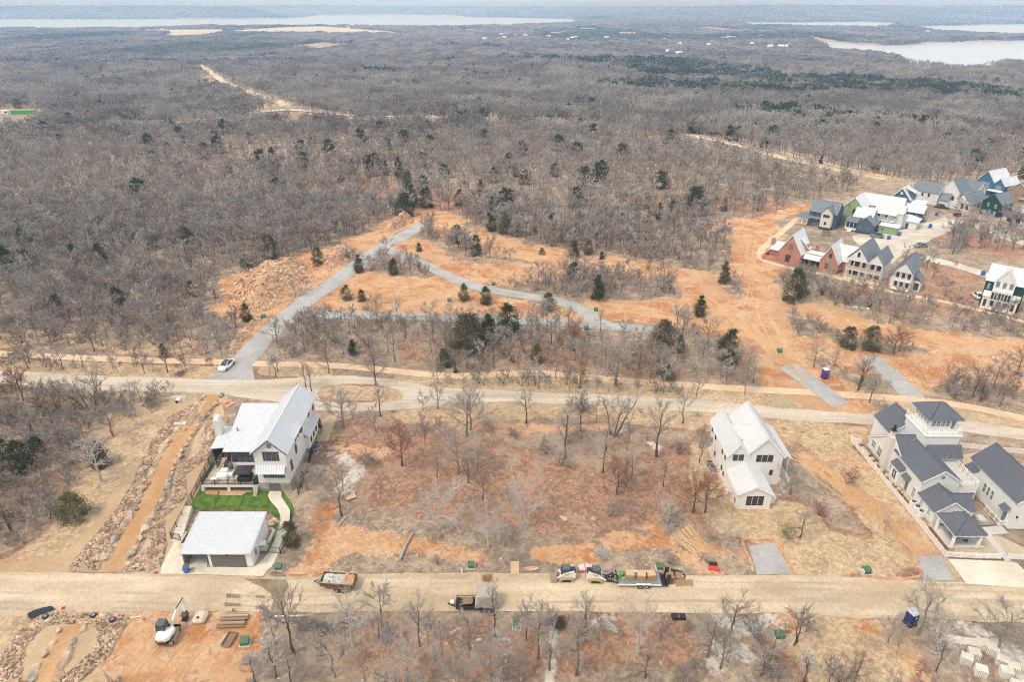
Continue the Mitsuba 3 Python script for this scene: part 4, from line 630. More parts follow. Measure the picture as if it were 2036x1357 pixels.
# ---------------------------------------------------------------- houses
class House:
    """collects parts under one key, in a local frame placed at (X, Y, yaw)"""
    def __init__(s, name, label, cat='house', at=(0, 0, 0, 0), group=None): s.k = thing(name, label, cat, group); s.at = at
    def part(s, name, mb, m, parent=None, smooth=False, **k): return part(name, mb, m, parent or s.k, smooth, s.at, **k)
    def seams(s, roof, mb, m):
        if mb.n: s.part('seam', mb, m, roof, stuff=True)
    def slope(s, R, S, a, b, c, d, gap=.42, t=.14, lift=.02):
        """roof plane: eave a-b, ridge c-d (c above b); seams run from eave to ridge"""
        a, b, c, d = (np.asarray(q, float) for q in (a, b, c, d)); n = np.cross(b - a, d - a); n /= np.linalg.norm(n); n = n if n[2] > 0 else -n
        o = n * (t + lift); R.slab([a + o, b + o, c + o, d + o], t)
        if gap:
            k = max(2, int(round(np.linalg.norm(b - a) / gap)))
            for i in range(k + 1):
                f = min(max(i / k, .012), .988); p, q = a + (b - a) * f + o, d + (c - d) * f + o; e = (q - p); L = np.linalg.norm(e)
                if L > .3: u = (b - a) / np.linalg.norm(b - a); S.obox((p + q) / 2 + n * .025, e / 2, u * .022, n * .03)
    def gable(s, x0, x1, y0, y1, ze, zr, axis, wm, rm, sm, z0=0.0, ov=.3, mid=None, ze2=None, gap=.42, wall=True, roof=True, trim=None, name='wall'):
        """gabled block; axis 'y': ridge along y at x = mid; 'x': ridge along x at y = mid. ze / ze2: eave heights at the low / high side"""
        sw = axis == 'x'; u0, u1, v0, v1 = (y0, y1, x0, x1) if sw else (x0, x1, y0, y1); mid = (u0 + u1) / 2 if mid is None else mid; ze2 = ze if ze2 is None else ze2
        if wall: s.part(name, MB().extr([(u0, z0), (u1, z0), (u1, ze2), (mid, zr), (u0, ze)], v0, v1, sw), wm)
        if not roof: return
        R, S = MB(), MB(); P = (lambda u, v, z: (v, u, z)) if sw else (lambda u, v, z: (u, v, z))
        for ue, zz, sg in ((u0, ze, -1), (u1, ze2, 1)):
            k = (zr - zz) / abs(mid - ue); eu, ez = ue + sg * ov, zz - k * ov; a, b = (v0 - ov, v1 + ov)
            s.slope(R, S, P(eu, a, ez), P(eu, b, ez), P(mid, b, zr), P(mid, a, zr), gap)
        s_ = P(mid, v0 - ov, zr + .19), P(mid, v1 + ov, zr + .19); R.beam(*s_, .16, .05)
        r = s.part('roof', R, rm); s.seams(r, S, sm)
        if trim:
            for v in (v0 - ov - .025, v1 + ov + .025):
                for ue, zz, sg in ((u0, ze, -1), (u1, ze2, 1)):
                    k = (zr - zz) / abs(mid - ue); s.part('fascia', MB().beam(P(ue + sg * ov, v, zz - k * ov + .05), P(mid, v, zr + .05), .05, .2), trim)
    def shed(s, a, b, c, d, rm, sm, gap=.42): 
        R, S = MB(), MB(); s.slope(R, S, a, b, c, d, gap); r = s.part('roof', R, rm); s.seams(r, S, sm)
    def hip(s, x0, x1, y0, y1, ze, zr, rm, sm, ridge=0.0, gap=.42, ry=True):
        """hipped roof; ridge = length of the ridge along y (ry) or x"""
        R, S = MB(), MB(); cx, cy = (x0 + x1) / 2, (y0 + y1) / 2; h = ridge / 2
        p, q = ((cx, cy - h, zr), (cx, cy + h, zr)) if ry else ((cx - h, cy, zr), (cx + h, cy, zr))
        C = [(x0, y0, ze), (x1, y0, ze), (x1, y1, ze), (x0, y1, ze)]; near = lambda c: p if (np.linalg.norm(np.subtract(c, p)) <= np.linalg.norm(np.subtract(c, q))) else q
        for i in range(4):
            a, b = np.array(C[i]), np.array(C[(i + 1) % 4]); ra, rb = np.array(near(C[i])), np.array(near(C[(i + 1) % 4]))
            n = np.cross(b - a, ra - a); n /= np.linalg.norm(n); o = n * .15; L = np.linalg.norm(b - a); u = (b - a) / L
            R.slab([a + o, b + o, rb + o, ra + o] if np.linalg.norm(ra - rb) > 1e-6 else [a + o, b + o, ra + o], .13)
            fa, fb = (ra - a) @ u, (rb - a) @ u; top = ra - a - fa * u; k = int(L / gap)
            for j in range(1, k):
                t = j * L / k; f = min(1, t / max(fa, 1e-6), (L - t) / max(L - fb, 1e-6)); e = top * f
                if np.linalg.norm(e) > .3: S.obox(a + u * t + e / 2 + o + n * .02, e / 2, u * .022, n * .03)
        r = s.part('roof', R, rm); s.seams(r, S, sm); return r
    def window(s, face, pl, u, z, w, h, nx=1, ny=1, fm='frame_black', gm='glass_dark', name='window', b=.07):
        """window on the plane face = '-y', '+y', '-x' or '+x' at coordinate pl, centred at u, sill at z: frame with bars, pane as its child"""
        sg = -1 if face[0] == '-' else 1; F, G = MB(), MB()
        def bar(u0, u1, z0, z1, d0, d1, mb):
            p0, p1 = sorted((pl + sg * d0, pl + sg * d1)); mb.box(*((u0, u1, p0, p1) if face[1] == 'y' else (p0, p1, u0, u1)), z0, z1)
        a, c = u - w / 2, u + w / 2
        bar(a, a + b, z, z + h, .004, .07, F); bar(c - b, c, z, z + h, .004, .07, F); bar(a + b, c - b, z, z + b, .004, .07, F); bar(a + b, c - b, z + h - b, z + h, .004, .07, F)
        for i in range(1, nx): q = a + w * i / nx; bar(q - b / 2, q + b / 2, z + b, z + h - b, .004, .06, F)
        for j in range(1, ny):
            q = z + h * j / ny
            for i in range(nx): bar(a + w * i / nx + b / 2, a + w * (i + 1) / nx - b / 2, q - b / 3, q + b / 3, .004, .055, F)
        bar(a + b / 2, c - b / 2, z + b / 2, z + h - b / 2, -.02, .03, G)
        k = s.part(name, F, fm); s.part('pane', G, gm, k); return k
    def rail(s, pts, z, h, m, gap=.13, post=1.6, cross=False):
        """railing along points at floor height z"""
        B, Pk = MB(), MB()
        for (ax, ay), (bx, by) in zip(pts[:-1], pts[1:]):
            L = math.hypot(bx - ax, by - ay); n = max(1, int(round(L / post)))
            B.beam((ax, ay, z + h), (bx, by, z + h), .09, .07); B.beam((ax, ay, z + .12), (bx, by, z + .12), .06)
            for i in range(n + 1): f = i / n; x, y = ax + (bx - ax) * f, ay + (by - ay) * f; B.box(x - .06, x + .06, y - .06, y + .06, z, z + h + .1)
            if cross:
                for i in range(n):
                    p, q = [(ax + (bx - ax) * f, ay + (by - ay) * f) for f in (i / n, (i + 1) / n)]
                    Pk.beam((*p, z + .15), (*q, z + h - .04), .06); Pk.beam((*q, z + .15), (*p, z + h - .04), .06)
            else:
                for i in range(1, int(L / gap)): f = i * gap / L; x, y = ax + (bx - ax) * f, ay + (by - ay) * f; Pk.box(x - .015, x + .015, y - .015, y + .015, z + .15, z + h - .035)
        k = s.part('railing', B, m); s.part('baluster', Pk, m, k, stuff=True); return k
    def box(s, name, x0, x1, y0, y1, z0, z1, m, parent=None, **k): return s.part(name, MB().box(x0, x1, y0, y1, z0, z1), m, parent, **k)
    def stairs(s, x0, x1, y0, y1, z0, z1, n, m, axis='y'):
        for i in range(n):
            f0, f1 = i / n, (i + 1) / n; zt = z0 + (z1 - z0) * (i + 1) / n
            s.box('step', *((x0, x1, *sorted((y0 + (y1 - y0) * f0, y0 + (y1 - y0) * f1))) if axis == 'y' else (*sorted((x0 + (x1 - x0) * f0, x0 + (x1 - x0) * f1)), y0, y1)), zt - .12 if n > 2 else z0, zt, m)

# -- white two-storey house with the fenced green lawn
h = House('farmhouse', 'white metal-roofed farmhouse with deck above a bright green lawn')
W, R_, S_ = 'paint_white', 'roof_white', 'seam_white'
h.gable(-40.5, -35.5, 86.5, 103.2, 7.55, 9.85, 'y', W, R_, S_, z0=1.65, mid=-37.8, trim='frame_grey', ov=.35)
h.box('stone_base', -40.6, -35.4, 86.4, 103.25, 0, 1.65, 'stone_grey')
h.gable(-47.2, -40.55, 92.9, 104.4, 5.2, 7.7, 'x', W, R_, S_, mid=100.4, ov=.02, z0=1.0)
h.shed((-47.5, 90.9, 4.35), (-40.6, 90.9, 4.35), (-40.6, 92.9, 5.15), (-47.5, 92.9, 5.15), R_, S_)
h.box('sunroom_wall', -46.6, -40.6, 91.5, 92.9, .6, 1.88, W); h.box('sunroom_infill', -46.5, -40.6, 91.75, 92.9, 1.9, 4.3, 'frame_black'); h.box('sunroom_beam', -46.6, -40.6, 91.3, 91.5, 4.25, 4.45, 'paint_white')
h.window('-y', 91.6, -43.6, 1.86, 5.9, 2.4, 5, 3, 'frame_grey', b=.13)
h.window('-y', 86.5, -37.8, 5.9, 2.55, 1.75, 3, 2, 'frame_grey', b=.1); h.window('-y', 86.5, -37.85, 2.6, 3.4, 1.25, 4, 2, 'frame_grey', b=.1); h.window('-y', 86.5, -37.8, 8.35, .6, .75, 1, 3, 'frame_grey', 'metal_grey', 'gable_vent')
h.shed((-40.45, 85.55, 3.95), (-35.75, 85.55, 3.95), (-35.75, 86.45, 5.05), (-40.45, 86.45, 5.05), R_, S_)
D = MB().extr([(-38.95, 0), (-37.15, 0), (-37.15, 1.5), (-38.05, 1.62), (-38.95, 1.5)], 86.32, 86.42, False); h.part('cellar_door', D, 'frame_grey')
h.box('dormer', -36.6, -35.3, 90.2, 94.0, 6.2, 7.6, W); h.shed((-35.05, 90.0, 7.35), (-35.05, 94.2, 7.35), (-36.9, 94.2, 8.75), (-36.9, 90.0, 8.75), R_, S_)
h.box('bay', -35.5, -34.8, 95.8, 101.4, 1.65, 3.85, W); h.shed((-34.55, 95.5, 3.85), (-34.55, 101.7, 3.85), (-35.5, 101.7, 4.75), (-35.5, 95.5, 4.75), R_, S_)
for y, z, w, hh in ((88.3, 2.8, .8, 1.9), (91.2, 4.0, .8, 1.7), (95.0, 5.6, .7, 1.2), (99.5, 5.8, .8, 1.3), (102.2, 5.4, .8, 1.6)): h.window('+x', -35.5, y, z, w, hh, 1, 2, 'frame_black')
for y in (97.0, 98.6, 100.2): h.window('+x', -34.8, y, 2.3, .8, 1.2, 1, 2, 'frame_black')
for y in (91.2, 92.4, 93.5): h.window('+x', -35.3, y, 6.45, .7, .8, 1, 1)
B = MB()
for x in np.arange(-40.3, -35.6, .42): B.box(x - .025, x + .025, 86.47, 86.497, 1.7, 7.3)
for y in np.arange(86.8, 103, .45): B.box(-35.497, -35.47, y - .025, y + .025, 1.7, 7.3)
h.part('batten', B, 'trim_white', stuff=True)
# side porch with chimney
h.shed((-50.3, 92.6, 3.75), (-47.25, 92.6, 4.05), (-47.25, 98.2, 4.65), (-50.3, 98.2, 4.45), R_, S_)
for x, y in ((-50.0, 92.9), (-48.6, 92.9), (-47.5, 92.9), (-50.0, 97.9)): h.box('post', x - .09, x + .09, y - .09, y + .09, .9, 3.75, 'frame_black')
h.box('porch_floor', -50.2, -47.2, 92.6, 98, .6, 1.15, 'deck_tan'); h.box('screen', -50.0, -49.96, 93.1, 97.8, 1.2, 3.7, 'glass_dark'); h.box('screen', -49.9, -47.4, 97.75, 97.8, 1.2, 3.9, 'glass_dark')
h.box('chimney', -50.6, -49.5, 95.8, 97.2, 0, 7.3, 'paint_cream'); h.box('chimney_cap', -50.4, -49.7, 96.0, 97.0, 7.3, 7.75, 'trim_white'); h.part('vent_pipe', MB().tube([(-46.1, 94.7, 5.8), (-46.1, 94.7, 6.7)], .14, 8), 'metal_grey', smooth=40)
# deck, its stairs and railing
h.box('deck_floor', -49.75, -41.3, 86.4, 91.3, 1.02, 1.2, 'deck_tan'); h.box('deck_beam', -49.8, -41.25, 86.3, 86.4, .85, 1.22, W)
for x in (-49.7, -45.5, -41.4): h.box('deck_pier', x - .2, x + .2, 86.32, 86.7, 0, .85, W)
h.box('deck_screen', -49.4, -41.7, 86.75, 86.8, 0, .84, 'door_taupe')
h.rail([(-41.35, 86.5), (-49.65, 86.5), (-49.65, 92.4)], 1.2, .9, 'frame_black', .14, 2.0)
h.stairs(-41.2, -40.2 - .42, 85.0, 86.6, 0, 1.2, 6, 'deck_tan'); h.stairs(-48.6, -47.6, 90.6, 92.4, 1.2, 2.2, 5, 'deck_tan'); h.rail([(-48.7, 90.5), (-48.7, 92.4)], 1.5, .9, 'frame_black'); h.rail([(-47.5, 90.5), (-47.5, 92.4)], 1.5, .9, 'frame_black')
h.rail([(-41.25, 86.6), (-41.25, 88.6)], 1.2, .9, 'frame_black')

# -- detached garage with open carport
g = House('garage', 'white garage with a wide taupe door, low metal roof and carport', 'garage')
g.shed((-45.6, 69.55, 2.72), (-35.75, 69.55, 2.72), (-35.75, 76.95, 3.75), (-45.6, 76.95, 3.75), 'roof_white', 'seam_white', .3)
g.part('wall', MB().extr([(70.0, 0), (76.6, 0), (76.6, 3.62), (70.0, 2.74)], -42.0, -36.0, True), 'paint_white'); g.part('carport_wall', MB().extr([(70.4, 0), (76.6, 0), (76.6, 3.62), (70.4, 2.78)], -45.5, -45.35, True), 'door_taupe'); g.box('carport_back_wall', -45.33, -42.02, 76.4, 76.6, 0, 3.55, 'paint_white'); g.box('post', -45.5, -45.3, 70.0, 70.2, 0, 2.7, 'door_taupe')
Dk = g.box('garage_door', -41.6, -36.85, 69.93, 69.985, .02, 2.2, 'door_taupe')
for i in range(4): g.box('door_panel', -41.5, -36.95, 69.90, 69.927, .08 + i * .54, .08 + i * .54 + .46, 'door_taupe', Dk)
g.box('lamp', -39.35, -39.1, 69.75, 69.95, 2.32, 2.5, 'frame_black'); g.box('meter', -35.98, -35.85, 71.2, 71.7, .9, 1.9, 'metal_grey')

# -- white gabled house on the right of the wooded lot
h = House('white_house', 'white house with twin gables, white roof and small front wing')
h.gable(34.5, 37.6, 88, 98, 5.95, 8.05, 'y', 'paint_white', 'roof_pale', 'seam_white', mid=36.05, ze2=6.05, trim='trim_white', ov=.25)
h.gable(37.62, 43.3, 88.02, 98.6, 6.3, 9.15, 'y', 'paint_white', 'roof_pale', 'seam_white', mid=40.3, ze2=5.75, trim='trim_white', ov=.25)
h.gable(34.7, 39.9, 82, 87.97, 2.95, 4.3, 'y', 'paint_white', 'roof_pale', 'seam_white', mid=37.3, ov=.22, trim='trim_white')
h.gable(36.0, 40.2, 91.4, 95.2, 6.7, 8.1, 'x', 'paint_white', 'roof_pale', 'seam_white', ov=.1, wall=False)
[h.window('-y', 82, 37.4 + d, .85, .78, 1.7, 2, 3, 'frame_black') for d in (-.92, 0, .92)]; [h.window('-y', 88.0, 36.1 + d, 4.85, .78, 1.15, 2, 2, 'frame_black') for d in (-.47, .47)]; [h.window('-y', 88.02, 40.35 + d, 4.6, .78, 1.3, 2, 2, 'frame_black') for d in (-.92, 0, .92)]; h.window('-y', 88.02, 41.8, 2.0, .5, 1.0); 
for y, z in ((89.2, 4.2), (90.8, 4.2), (94.8, 4.2), (97.0, 4.3), (90.0, 1.6), (94.0, 1.4), (96.4, 2.6), (88.9, 1.2)): h.window('-x', 34.5, y, z, .55, .8)
h.shed((45.45, 89.3, 4.0), (45.45, 98.7, 4.0), (43.32, 98.7, 5.3), (43.32, 89.3, 5.3), 'roof_pale', 'seam_white')
for y in (89.6, 93.5, 98.3):
    h.box('post', 45.0, 45.18, y, y + .18, .9, 3.95, 'paint_white')
h.box('porch_floor', 43.3, 45.3, 89.4, 98.5, .5, .9, 'deck_tan'); h.stairs(43.5, 44.7, 87.6, 89.4, 0, .85, 6, 'wood_grey'); h.rail([(43.45, 89.5), (43.45, 87.8)], .5, .9, 'trim_white'); h.rail([(44.95, 89.5), (44.95, 87.8)], .5, .9, 'trim_white'); h.rail([(40.0, 83.2), (41.1, 83.2), (41.1, 84.8)], .5, .9, 'trim_white'); h.box('side_step', 39.95, 41.1, 83.2, 84.8, 0, .5, 'trim_white')
h.box('meter', 34.55, 34.68, 82.6, 83.0, .8, 1.6, 'metal_grey'); h.part('vent_pipe', MB().tube([(36.8, 83.9, 4.2), (36.8, 83.9, 4.75)], .08, 6), 'trim_white')

# -- pale tower house with slate metal roofs
h = House('tower_house', 'pale house with grey seamed roofs and a square lookout tower')
W, R_, S_, Tm = 'paint_pale_grey', 'roof_slate', 'seam_slate', 'trim_white'
h.gable(63.1, 68.8, 83, 91.2, 4.6, 6.55, 'y', W, R_, S_, mid=65.95, trim=Tm, ov=.2)
h.gable(63.12, 67.4, 89.4, 98.8, 4.75, 6.65, 'x', W, R_, S_, mid=92.35, ze2=2.1, trim=Tm, ov=.2)
h.gable(64.4, 70.4, 95.6, 101, 5.0, 7.4, 'y', W, R_, S_, trim=Tm, ov=.2)
h.gable(63.14, 68.0, 78.6, 82.95, 2.4, 4.2, 'y', W, R_, S_, mid=65.55, trim=Tm, ov=.2)
h.gable(65.8, 69.0, 78.75, 82.6, 2.45, 4.1, 'x', W, R_, S_, mid=80.6, ov=.12)
h.box('tower_wall', 66.4, 72.0, 90, 95.9, 0, 8.15, W); h.box('tower_deck', 66.2, 72.2, 89.8, 96.1, 8.15, 8.35, Tm); h.rail([(72.0, 96.0), (72.0, 90.0), (66.4, 90.0), (66.4, 96.0)], 8.35, 1.05, Tm, post=1.1, cross=True)
h.box('tower_cabin', 67.2, 71.5, 91.0, 95.3, 8.35, 10.75, W); h.hip(66.6, 72.1, 90.4, 95.9, 10.75, 12.6, R_, S_)
for x in (67.75, 68.5, 69.25, 70.0): h.window('-y', 91, x, 9.35, .62, 1.1, 2, 2, Tm, 'glass_dark', b=.06)
h.window('-y', 91, 70.9, 8.8, .75, 1.7, 1, 1, Tm, 'glass_green', 'door')
for y in (91.6, 92.4, 93.2, 94.0, 94.8): h.window('-x', 67.2, y, 9.35, .6, 1.1, 2, 2, Tm, 'glass_dark', b=.06)
h.shed((67.0, 88.55, 4.75), (72.5, 88.55, 4.75), (72.5, 89.98, 6.5), (67.0, 89.98, 6.5), R_, S_); h.box('wall', 68.82, 72.3, 88.9, 89.98, 0, 4.9, W)
h.box('terrace_wall', 68.82, 72.2, 83.4, 88.88, 0, 3.1, W); h.box('terrace_floor', 68.85, 72.15, 83.45, 88.85, 3.1, 3.16, 'concrete_cool'); h.rail([(69.0, 83.45), (72.15, 83.45), (72.15, 88.8)], 3.16, 1.0, Tm, post=1.0, cross=True)
h.window('-y', 88.9, 70.8, 4.0, 2.0, .3, 3, 1, Tm); h.window('-y', 83.4, 71.6, .4, .9, 1.9, 1, 1, Tm, 'glass_green', 'door')
C = MB().box(62.35, 63.08, 92.0, 93.3, 0, 6.4).box(62.5, 63.08, 92.3, 93.0, 6.4, 7.5); h.part('chimney', C, 'paint_cream'); h.box('chimney_cap', 62.35, 63.2, 92.2, 93.1, 7.5, 7.62, 'metal_black'); h.part('flue', MB().tube([(62.8, 92.65, 7.6), (62.8, 92.65, 8.5)], .22, 8), 'metal_black', smooth=40)
for y, z, w, hh in ((97.2, .9, 1.3, 1.4), (95.1, .5, 1.3, 1.9), (90.6, 3.9, .5, .6), (91.0, .6, .9, 1.9), (81.9, .6, .7, 1.6), (84.2, .6, .8, 1.9), (79.8, .8, .7, 1.2)): h.window('-x', 63.1, y, z, w, hh, 2, 2, Tm, 'glass_green')
h.box('bay', 62.3, 63.1, 87.6, 89.9, 0, 3.0, W); h.shed((62.1, 87.4, 3.0), (62.1, 90.1, 3.0), (63.08, 90.1, 3.7), (63.08, 87.4, 3.7), R_, S_); h.window('-x', 62.3, 88.7, .8, 1.2, 1.8, 2, 2, Tm, 'glass_dark')
h.shed((62.35, 85.5, 2.5), (62.35, 87.0, 2.5), (63.08, 87.0, 3.2), (63.08, 85.5, 3.2), R_, S_); h.window('-x', 63.1, 86.2, .1, .95, 2.1, 1, 1, Tm, 'glass_green', 'door')
h.part('gable_vent', MB().tube([(65.95, 82.985, 5.4), (65.95, 82.90, 5.4)], .3, 10), 'metal_grey')
h.box('plinth', 62.98, 63.1, 78.6, 99, 0, .35, 'concrete_cool')

pv = House('pavilion', 'open white-posted pavilion with grey hipped roof', 'pavilion')
pv.box('floor_slab', 62.8, 68.0, 73.6, 78.2, .02, .2, 'concrete_cool'); pv.hip(62.7, 67.3, 73.1, 77.8, 2.75, 4.25, 'roof_slate', 'seam_slate', 1.2)
for x, y in ((63.1, 73.55), (66.85, 73.55), (63.1, 77.4), (66.85, 77.4)): pv.box('post', x - .16, x + .16, y - .16, y + .16, .2, 2.75, 'trim_white')
for a, b in (((62.75, 73.15, 2.7), (67.25, 73.15, 2.7)), ((62.75, 77.75, 2.7), (67.25, 77.75, 2.7)), ((62.75, 73.25, 2.7), (62.75, 77.65, 2.7)), ((67.25, 73.25, 2.7), (67.25, 77.65, 2.7))): pv.part('fascia', MB().beam(a, b, .1, .22), 'trim_white')

h = House('grey_roof_house', 'long pale house with a grey seamed roof beside the tower house')
h.gable(74.0, 80.0, 77.6, 88.6, 5.0, 7.6, 'y', 'paint_pale_grey', 'roof_slate', 'seam_slate', trim='trim_white', ov=.22)
for y in (84.2, 83.3, 82.4): h.window('-x', 74.0, y, 1.6, .75, 1.7, 1, 2, 'trim_white', 'glass_green')
h.box('bay', 73.0, 74.0, 86.4, 88.0, 2.4, 3.6, 'paint_pale_grey'); h.shed((72.8, 86.2, 3.6), (72.8, 88.2, 3.6), (73.98, 88.2, 4.3), (73.98, 86.2, 4.3), 'roof_slate', 'seam_slate')
h.shed((73.2, 78.3, 2.6), (73.2, 79.7, 2.6), (73.98, 79.7, 3.2), (73.98, 78.3, 3.2), 'roof_slate', 'seam_slate'); h.window('-x', 74.0, 79.0, .2, .95, 2.1, 1, 1, 'trim_white', 'glass_green', 'door')
h.window('-y', 77.6, 76.9, .1, 3.4, 2.3, 1, 4, 'trim_white', 'paint_white', 'garage_door'); h.box('wall_lamp', 74.5, 74.65, 77.4, 77.6, 2.2, 2.5, 'frame_black'); h.rail([(73.0, 81.6), (73.0, 78.2), (73.9, 78.2)], .1, 1.0, 'trim_white', post=1.2)

# -- the village on the right: houses turned 40 degrees, their fronts to the trail
def V(px, s=(.9, .9, .9), yaw=-40.0): return (px[0], px[1], 0.0, yaw, s)
def siding(h, x0, x1, y0, y1, ze, zr, axis, wm, rm, wins=(), **k):
    h.gable(x0, x1, y0, y1, ze, zr, axis, wm, rm, {'roof_white': 'seam_white', 'roof_pale': 'seam_white'}.get(rm, 'seam_slate'), gap=k.pop('gap', .8), ov=.3, **k)
h = House('brick_house', 'red brick house with two steep white gables', at=V((80.8,194.6), (.85, .85, .88)))
W = 'brick_red'
siding(h, 0, 7.6, 0, 10, 4.6, 10.6, 'y', W, 'roof_white', trim='trim_white'); siding(h, 14.2, 20.0, 0, 10, 4.2, 9.4, 'y', W, 'roof_white', trim='trim_white')
siding(h, 17.2, 23.5, 4.5, 9.6, 4.2, 8.6, 'x', W, 'roof_white', trim='trim_white')
h.shed((7.9, 1.0, 2.9), (14.0, 1.0, 2.9), (14.0, 5.2, 5.0), (7.9, 5.2, 5.0), 'roof_white', 'seam_white', .8); h.box('wall', 7.65, 14.15, 3.2, 5.0, 0, 4.4, W)
for x in (8.4, 10.4, 12.4, 13.8): h.box('post', x - .12, x + .12, 1.2, 1.44, 0, 2.9, 'metal_black')
for x in (9.3, 11.2, 13.0): h.window('-y', 3.2, x, .3, 1.2, 2.1, 2, 2)
h.window('-y', 0, 3.4, 1.0, 1.8, 2.5, 3, 3, 'frame_black', 'glass_dark'); h.window('-y', 0, 3.8, 5.4, 1.3, 2.0, 2, 3, 'frame_black', 'glass_green'); h.window('-y', 0, 16.6, 1.6, 1.1, 1.8, 2, 3); h.window('-y', 0, 17.2, 5.2, .9, 1.6, 2, 3); h.window('-y', 0, 18.9, .1, .9, 1.6, 1, 1, 'frame_black', 'glass_dark', 'door')
h.box('wall', -4.4, -.05, 3.4, 8.2, 0, 3.2, W); h.shed((-4.6, 2.9, 3.1), (0, 2.9, 3.1), (0, 7.6, 5.2), (-4.6, 7.6, 5.2), 'roof_white', 'seam_white', .8); h.box('chimney', -5.0, -3.9, 5.0, 6.4, 0, 6.6, W); h.box('chimney', 9.6, 10.5, 8.6, 9.6, 0, 6.0, W)
h.box('garden_wall', -5.6, -.05, -.4, -.05, 0, 1.9, W); h.box('garden_wall', -5.6, -5.25, -.04, 8, 0, 1.8, W); h.box('dormer', 7.0, 8.4, 4.0, 6.2, 4.4, 7.0, W); h.shed((8.75, 3.7, 5.6), (8.75, 6.5, 5.6), (5.4, 6.5, 8.6), (5.4, 3.7, 8.6), 'roof_white', 'seam_white', .8); h.box('terrace', 7.7, 14.1, -1.4, 3.1, .02, .16, 'gravel_pale')

h = House('twin_gable_house', 'white house with double verandas and two dark grey gables', at=V((95.2,181.5), (.82, .82, .87)))
W = 'paint_white'
siding(h, 0, 6.6, 1.7, 15, 7.0, 11.0, 'y', W, 'roof_blue_grey', trim='trim_white'); siding(h, 6.62, 11.4, 1.72, 12, 6.9, 9.9, 'y', W, 'roof_blue_grey', trim='trim_white')
for i, z in enumerate((1.0, 3.9)):
    h.box('veranda_floor', 0, 11.4, -.4, 1.68, z - .25, z, 'deck_tan'); h.rail([(0.1, -.3), (11.3, -.3)], z, .95, 'deck_tan', .2, 1.9)
    for x in np.linspace(.1, 11.3, 6): h.box('post', x - .1, x + .1, -.38, -.18, z, z + 2.6, W)
    for x, w in ((1.5, 1.0), (3.0, 1.5), (5.2, .9), (8.0, 1.2), (10.0, 1.2)): h.window('-y', 1.7, x, z + .15, w, 1.9, 2, 1, 'frame_black')
h.box('veranda_skirt', 0, 11.4, -.42, -.2, 0, .72, 'trim_white'); h.box('beam', 0, 11.4, -.42, -.1, 3.35, 3.62, 'trim_white'); h.box('gable_soffit', 0, 6.6, -.4, 1.69, 6.55, 6.9, W); h.box('gable_soffit', 6.62, 11.4, -.4, 1.69, 6.55, 6.9, W)
h.part('gable_front', MB().extr([(0, 6.9), (6.6, 6.9), (3.3, 10.9)], -.35, 1.69, False), W); h.part('gable_front', MB().extr([(6.62, 6.9), (11.4, 6.9), (9.0, 9.8)], -.33, 1.7, False), W); h.window('-y', -.35, 3.3, 8.0, .8, 1.6, 1, 2)
h.shed((-.4, -.6, 6.95), (-.4, 1.6, 6.95), (3.3, 1.6, 11.05), (3.3, -.6, 11.05), 'roof_blue_grey', 'seam_slate', 0); h.shed((6.98, -.6, 6.95), (6.98, 1.6, 6.95), (3.3, 1.6, 11.05), (3.3, -.6, 11.05), 'roof_blue_grey', 'seam_slate', 0)
h.shed((6.64, -.6, 6.95), (6.64, 1.6, 6.95), (9.0, 1.6, 9.95), (9.0, -.6, 9.95), 'roof_blue_grey', 'seam_slate', 0); h.shed((11.7, -.6, 6.6), (11.7, 1.6, 6.6), (9.0, 1.6, 9.95), (9.0, -.6, 9.95), 'roof_blue_grey', 'seam_slate', 0)

h = House('narrow_house', 'narrow white house with a tall grey gable and stacked porches', at=V((103.9,172.3), (.82, .82, .9)))
W = 'paint_white'
siding(h, 0, 5.4, 1.5, 14, 6.4, 9.4, 'y', W, 'roof_blue_grey', trim='trim_white', ov=.35) if False else h.gable(0, 5.4, 1.5, 14, 6.4, 9.4, 'y', W, 'roof_blue_grey', 'seam_slate', gap=.8, trim='trim_white')
h.part('gable_front', MB().extr([(0, 6.3), (5.4, 6.3), (2.7, 9.3)], -.2, 1.49, False), W); h.shed((-.35, -.5, 6.15), (-.35, 1.4, 6.15), (2.7, 1.4, 9.45), (2.7, -.5, 9.45), 'roof_blue_grey', 'seam_slate', 0); h.shed((5.75, -.5, 6.15), (5.75, 1.4, 6.15), (2.7, 1.4, 9.45), (2.7, -.5, 9.45), 'roof_blue_grey', 'seam_slate', 0)
for z in (.8, 3.6):
    h.box('porch_floor', 0, 5.4, -.3, 1.48, z - .25, z, 'trim_white'); h.rail([(.1, -.2), (5.3, -.2)], z, .9, 'trim_white', .2, 1.75)
    for x in (.1, 1.85, 3.55, 5.3): h.box('post', x - .1, x + .1, -.28, -.08, z, z + 2.6, W)
    for x in (1.0, 2.7, 4.4): h.window('-y', 1.5, x, z + .2, .9, 1.8, 1, 2)
h.box('wall', 5.42, 7.8, 4, 8, 0, 3.2, W); h.shed((8.2, 3.6, 2.9), (8.2, 9.0, 2.9), (5.42, 9.0, 5.4), (5.42, 3.6, 5.4), 'roof_blue_grey', 'seam_slate', .8); h.shed((-1.6, 3.6, 3.4), (-1.6, 9, 3.4), (-.02, 9, 4.8), (-.02, 3.6, 4.8), 'roof_blue_grey', 'seam_slate', .8); h.box('wall', -1.3, -.02, 4, 8.8, 0, 3.5, W); h.window('-y', 4.0, 6.7, .4, 1.4, 2.2)

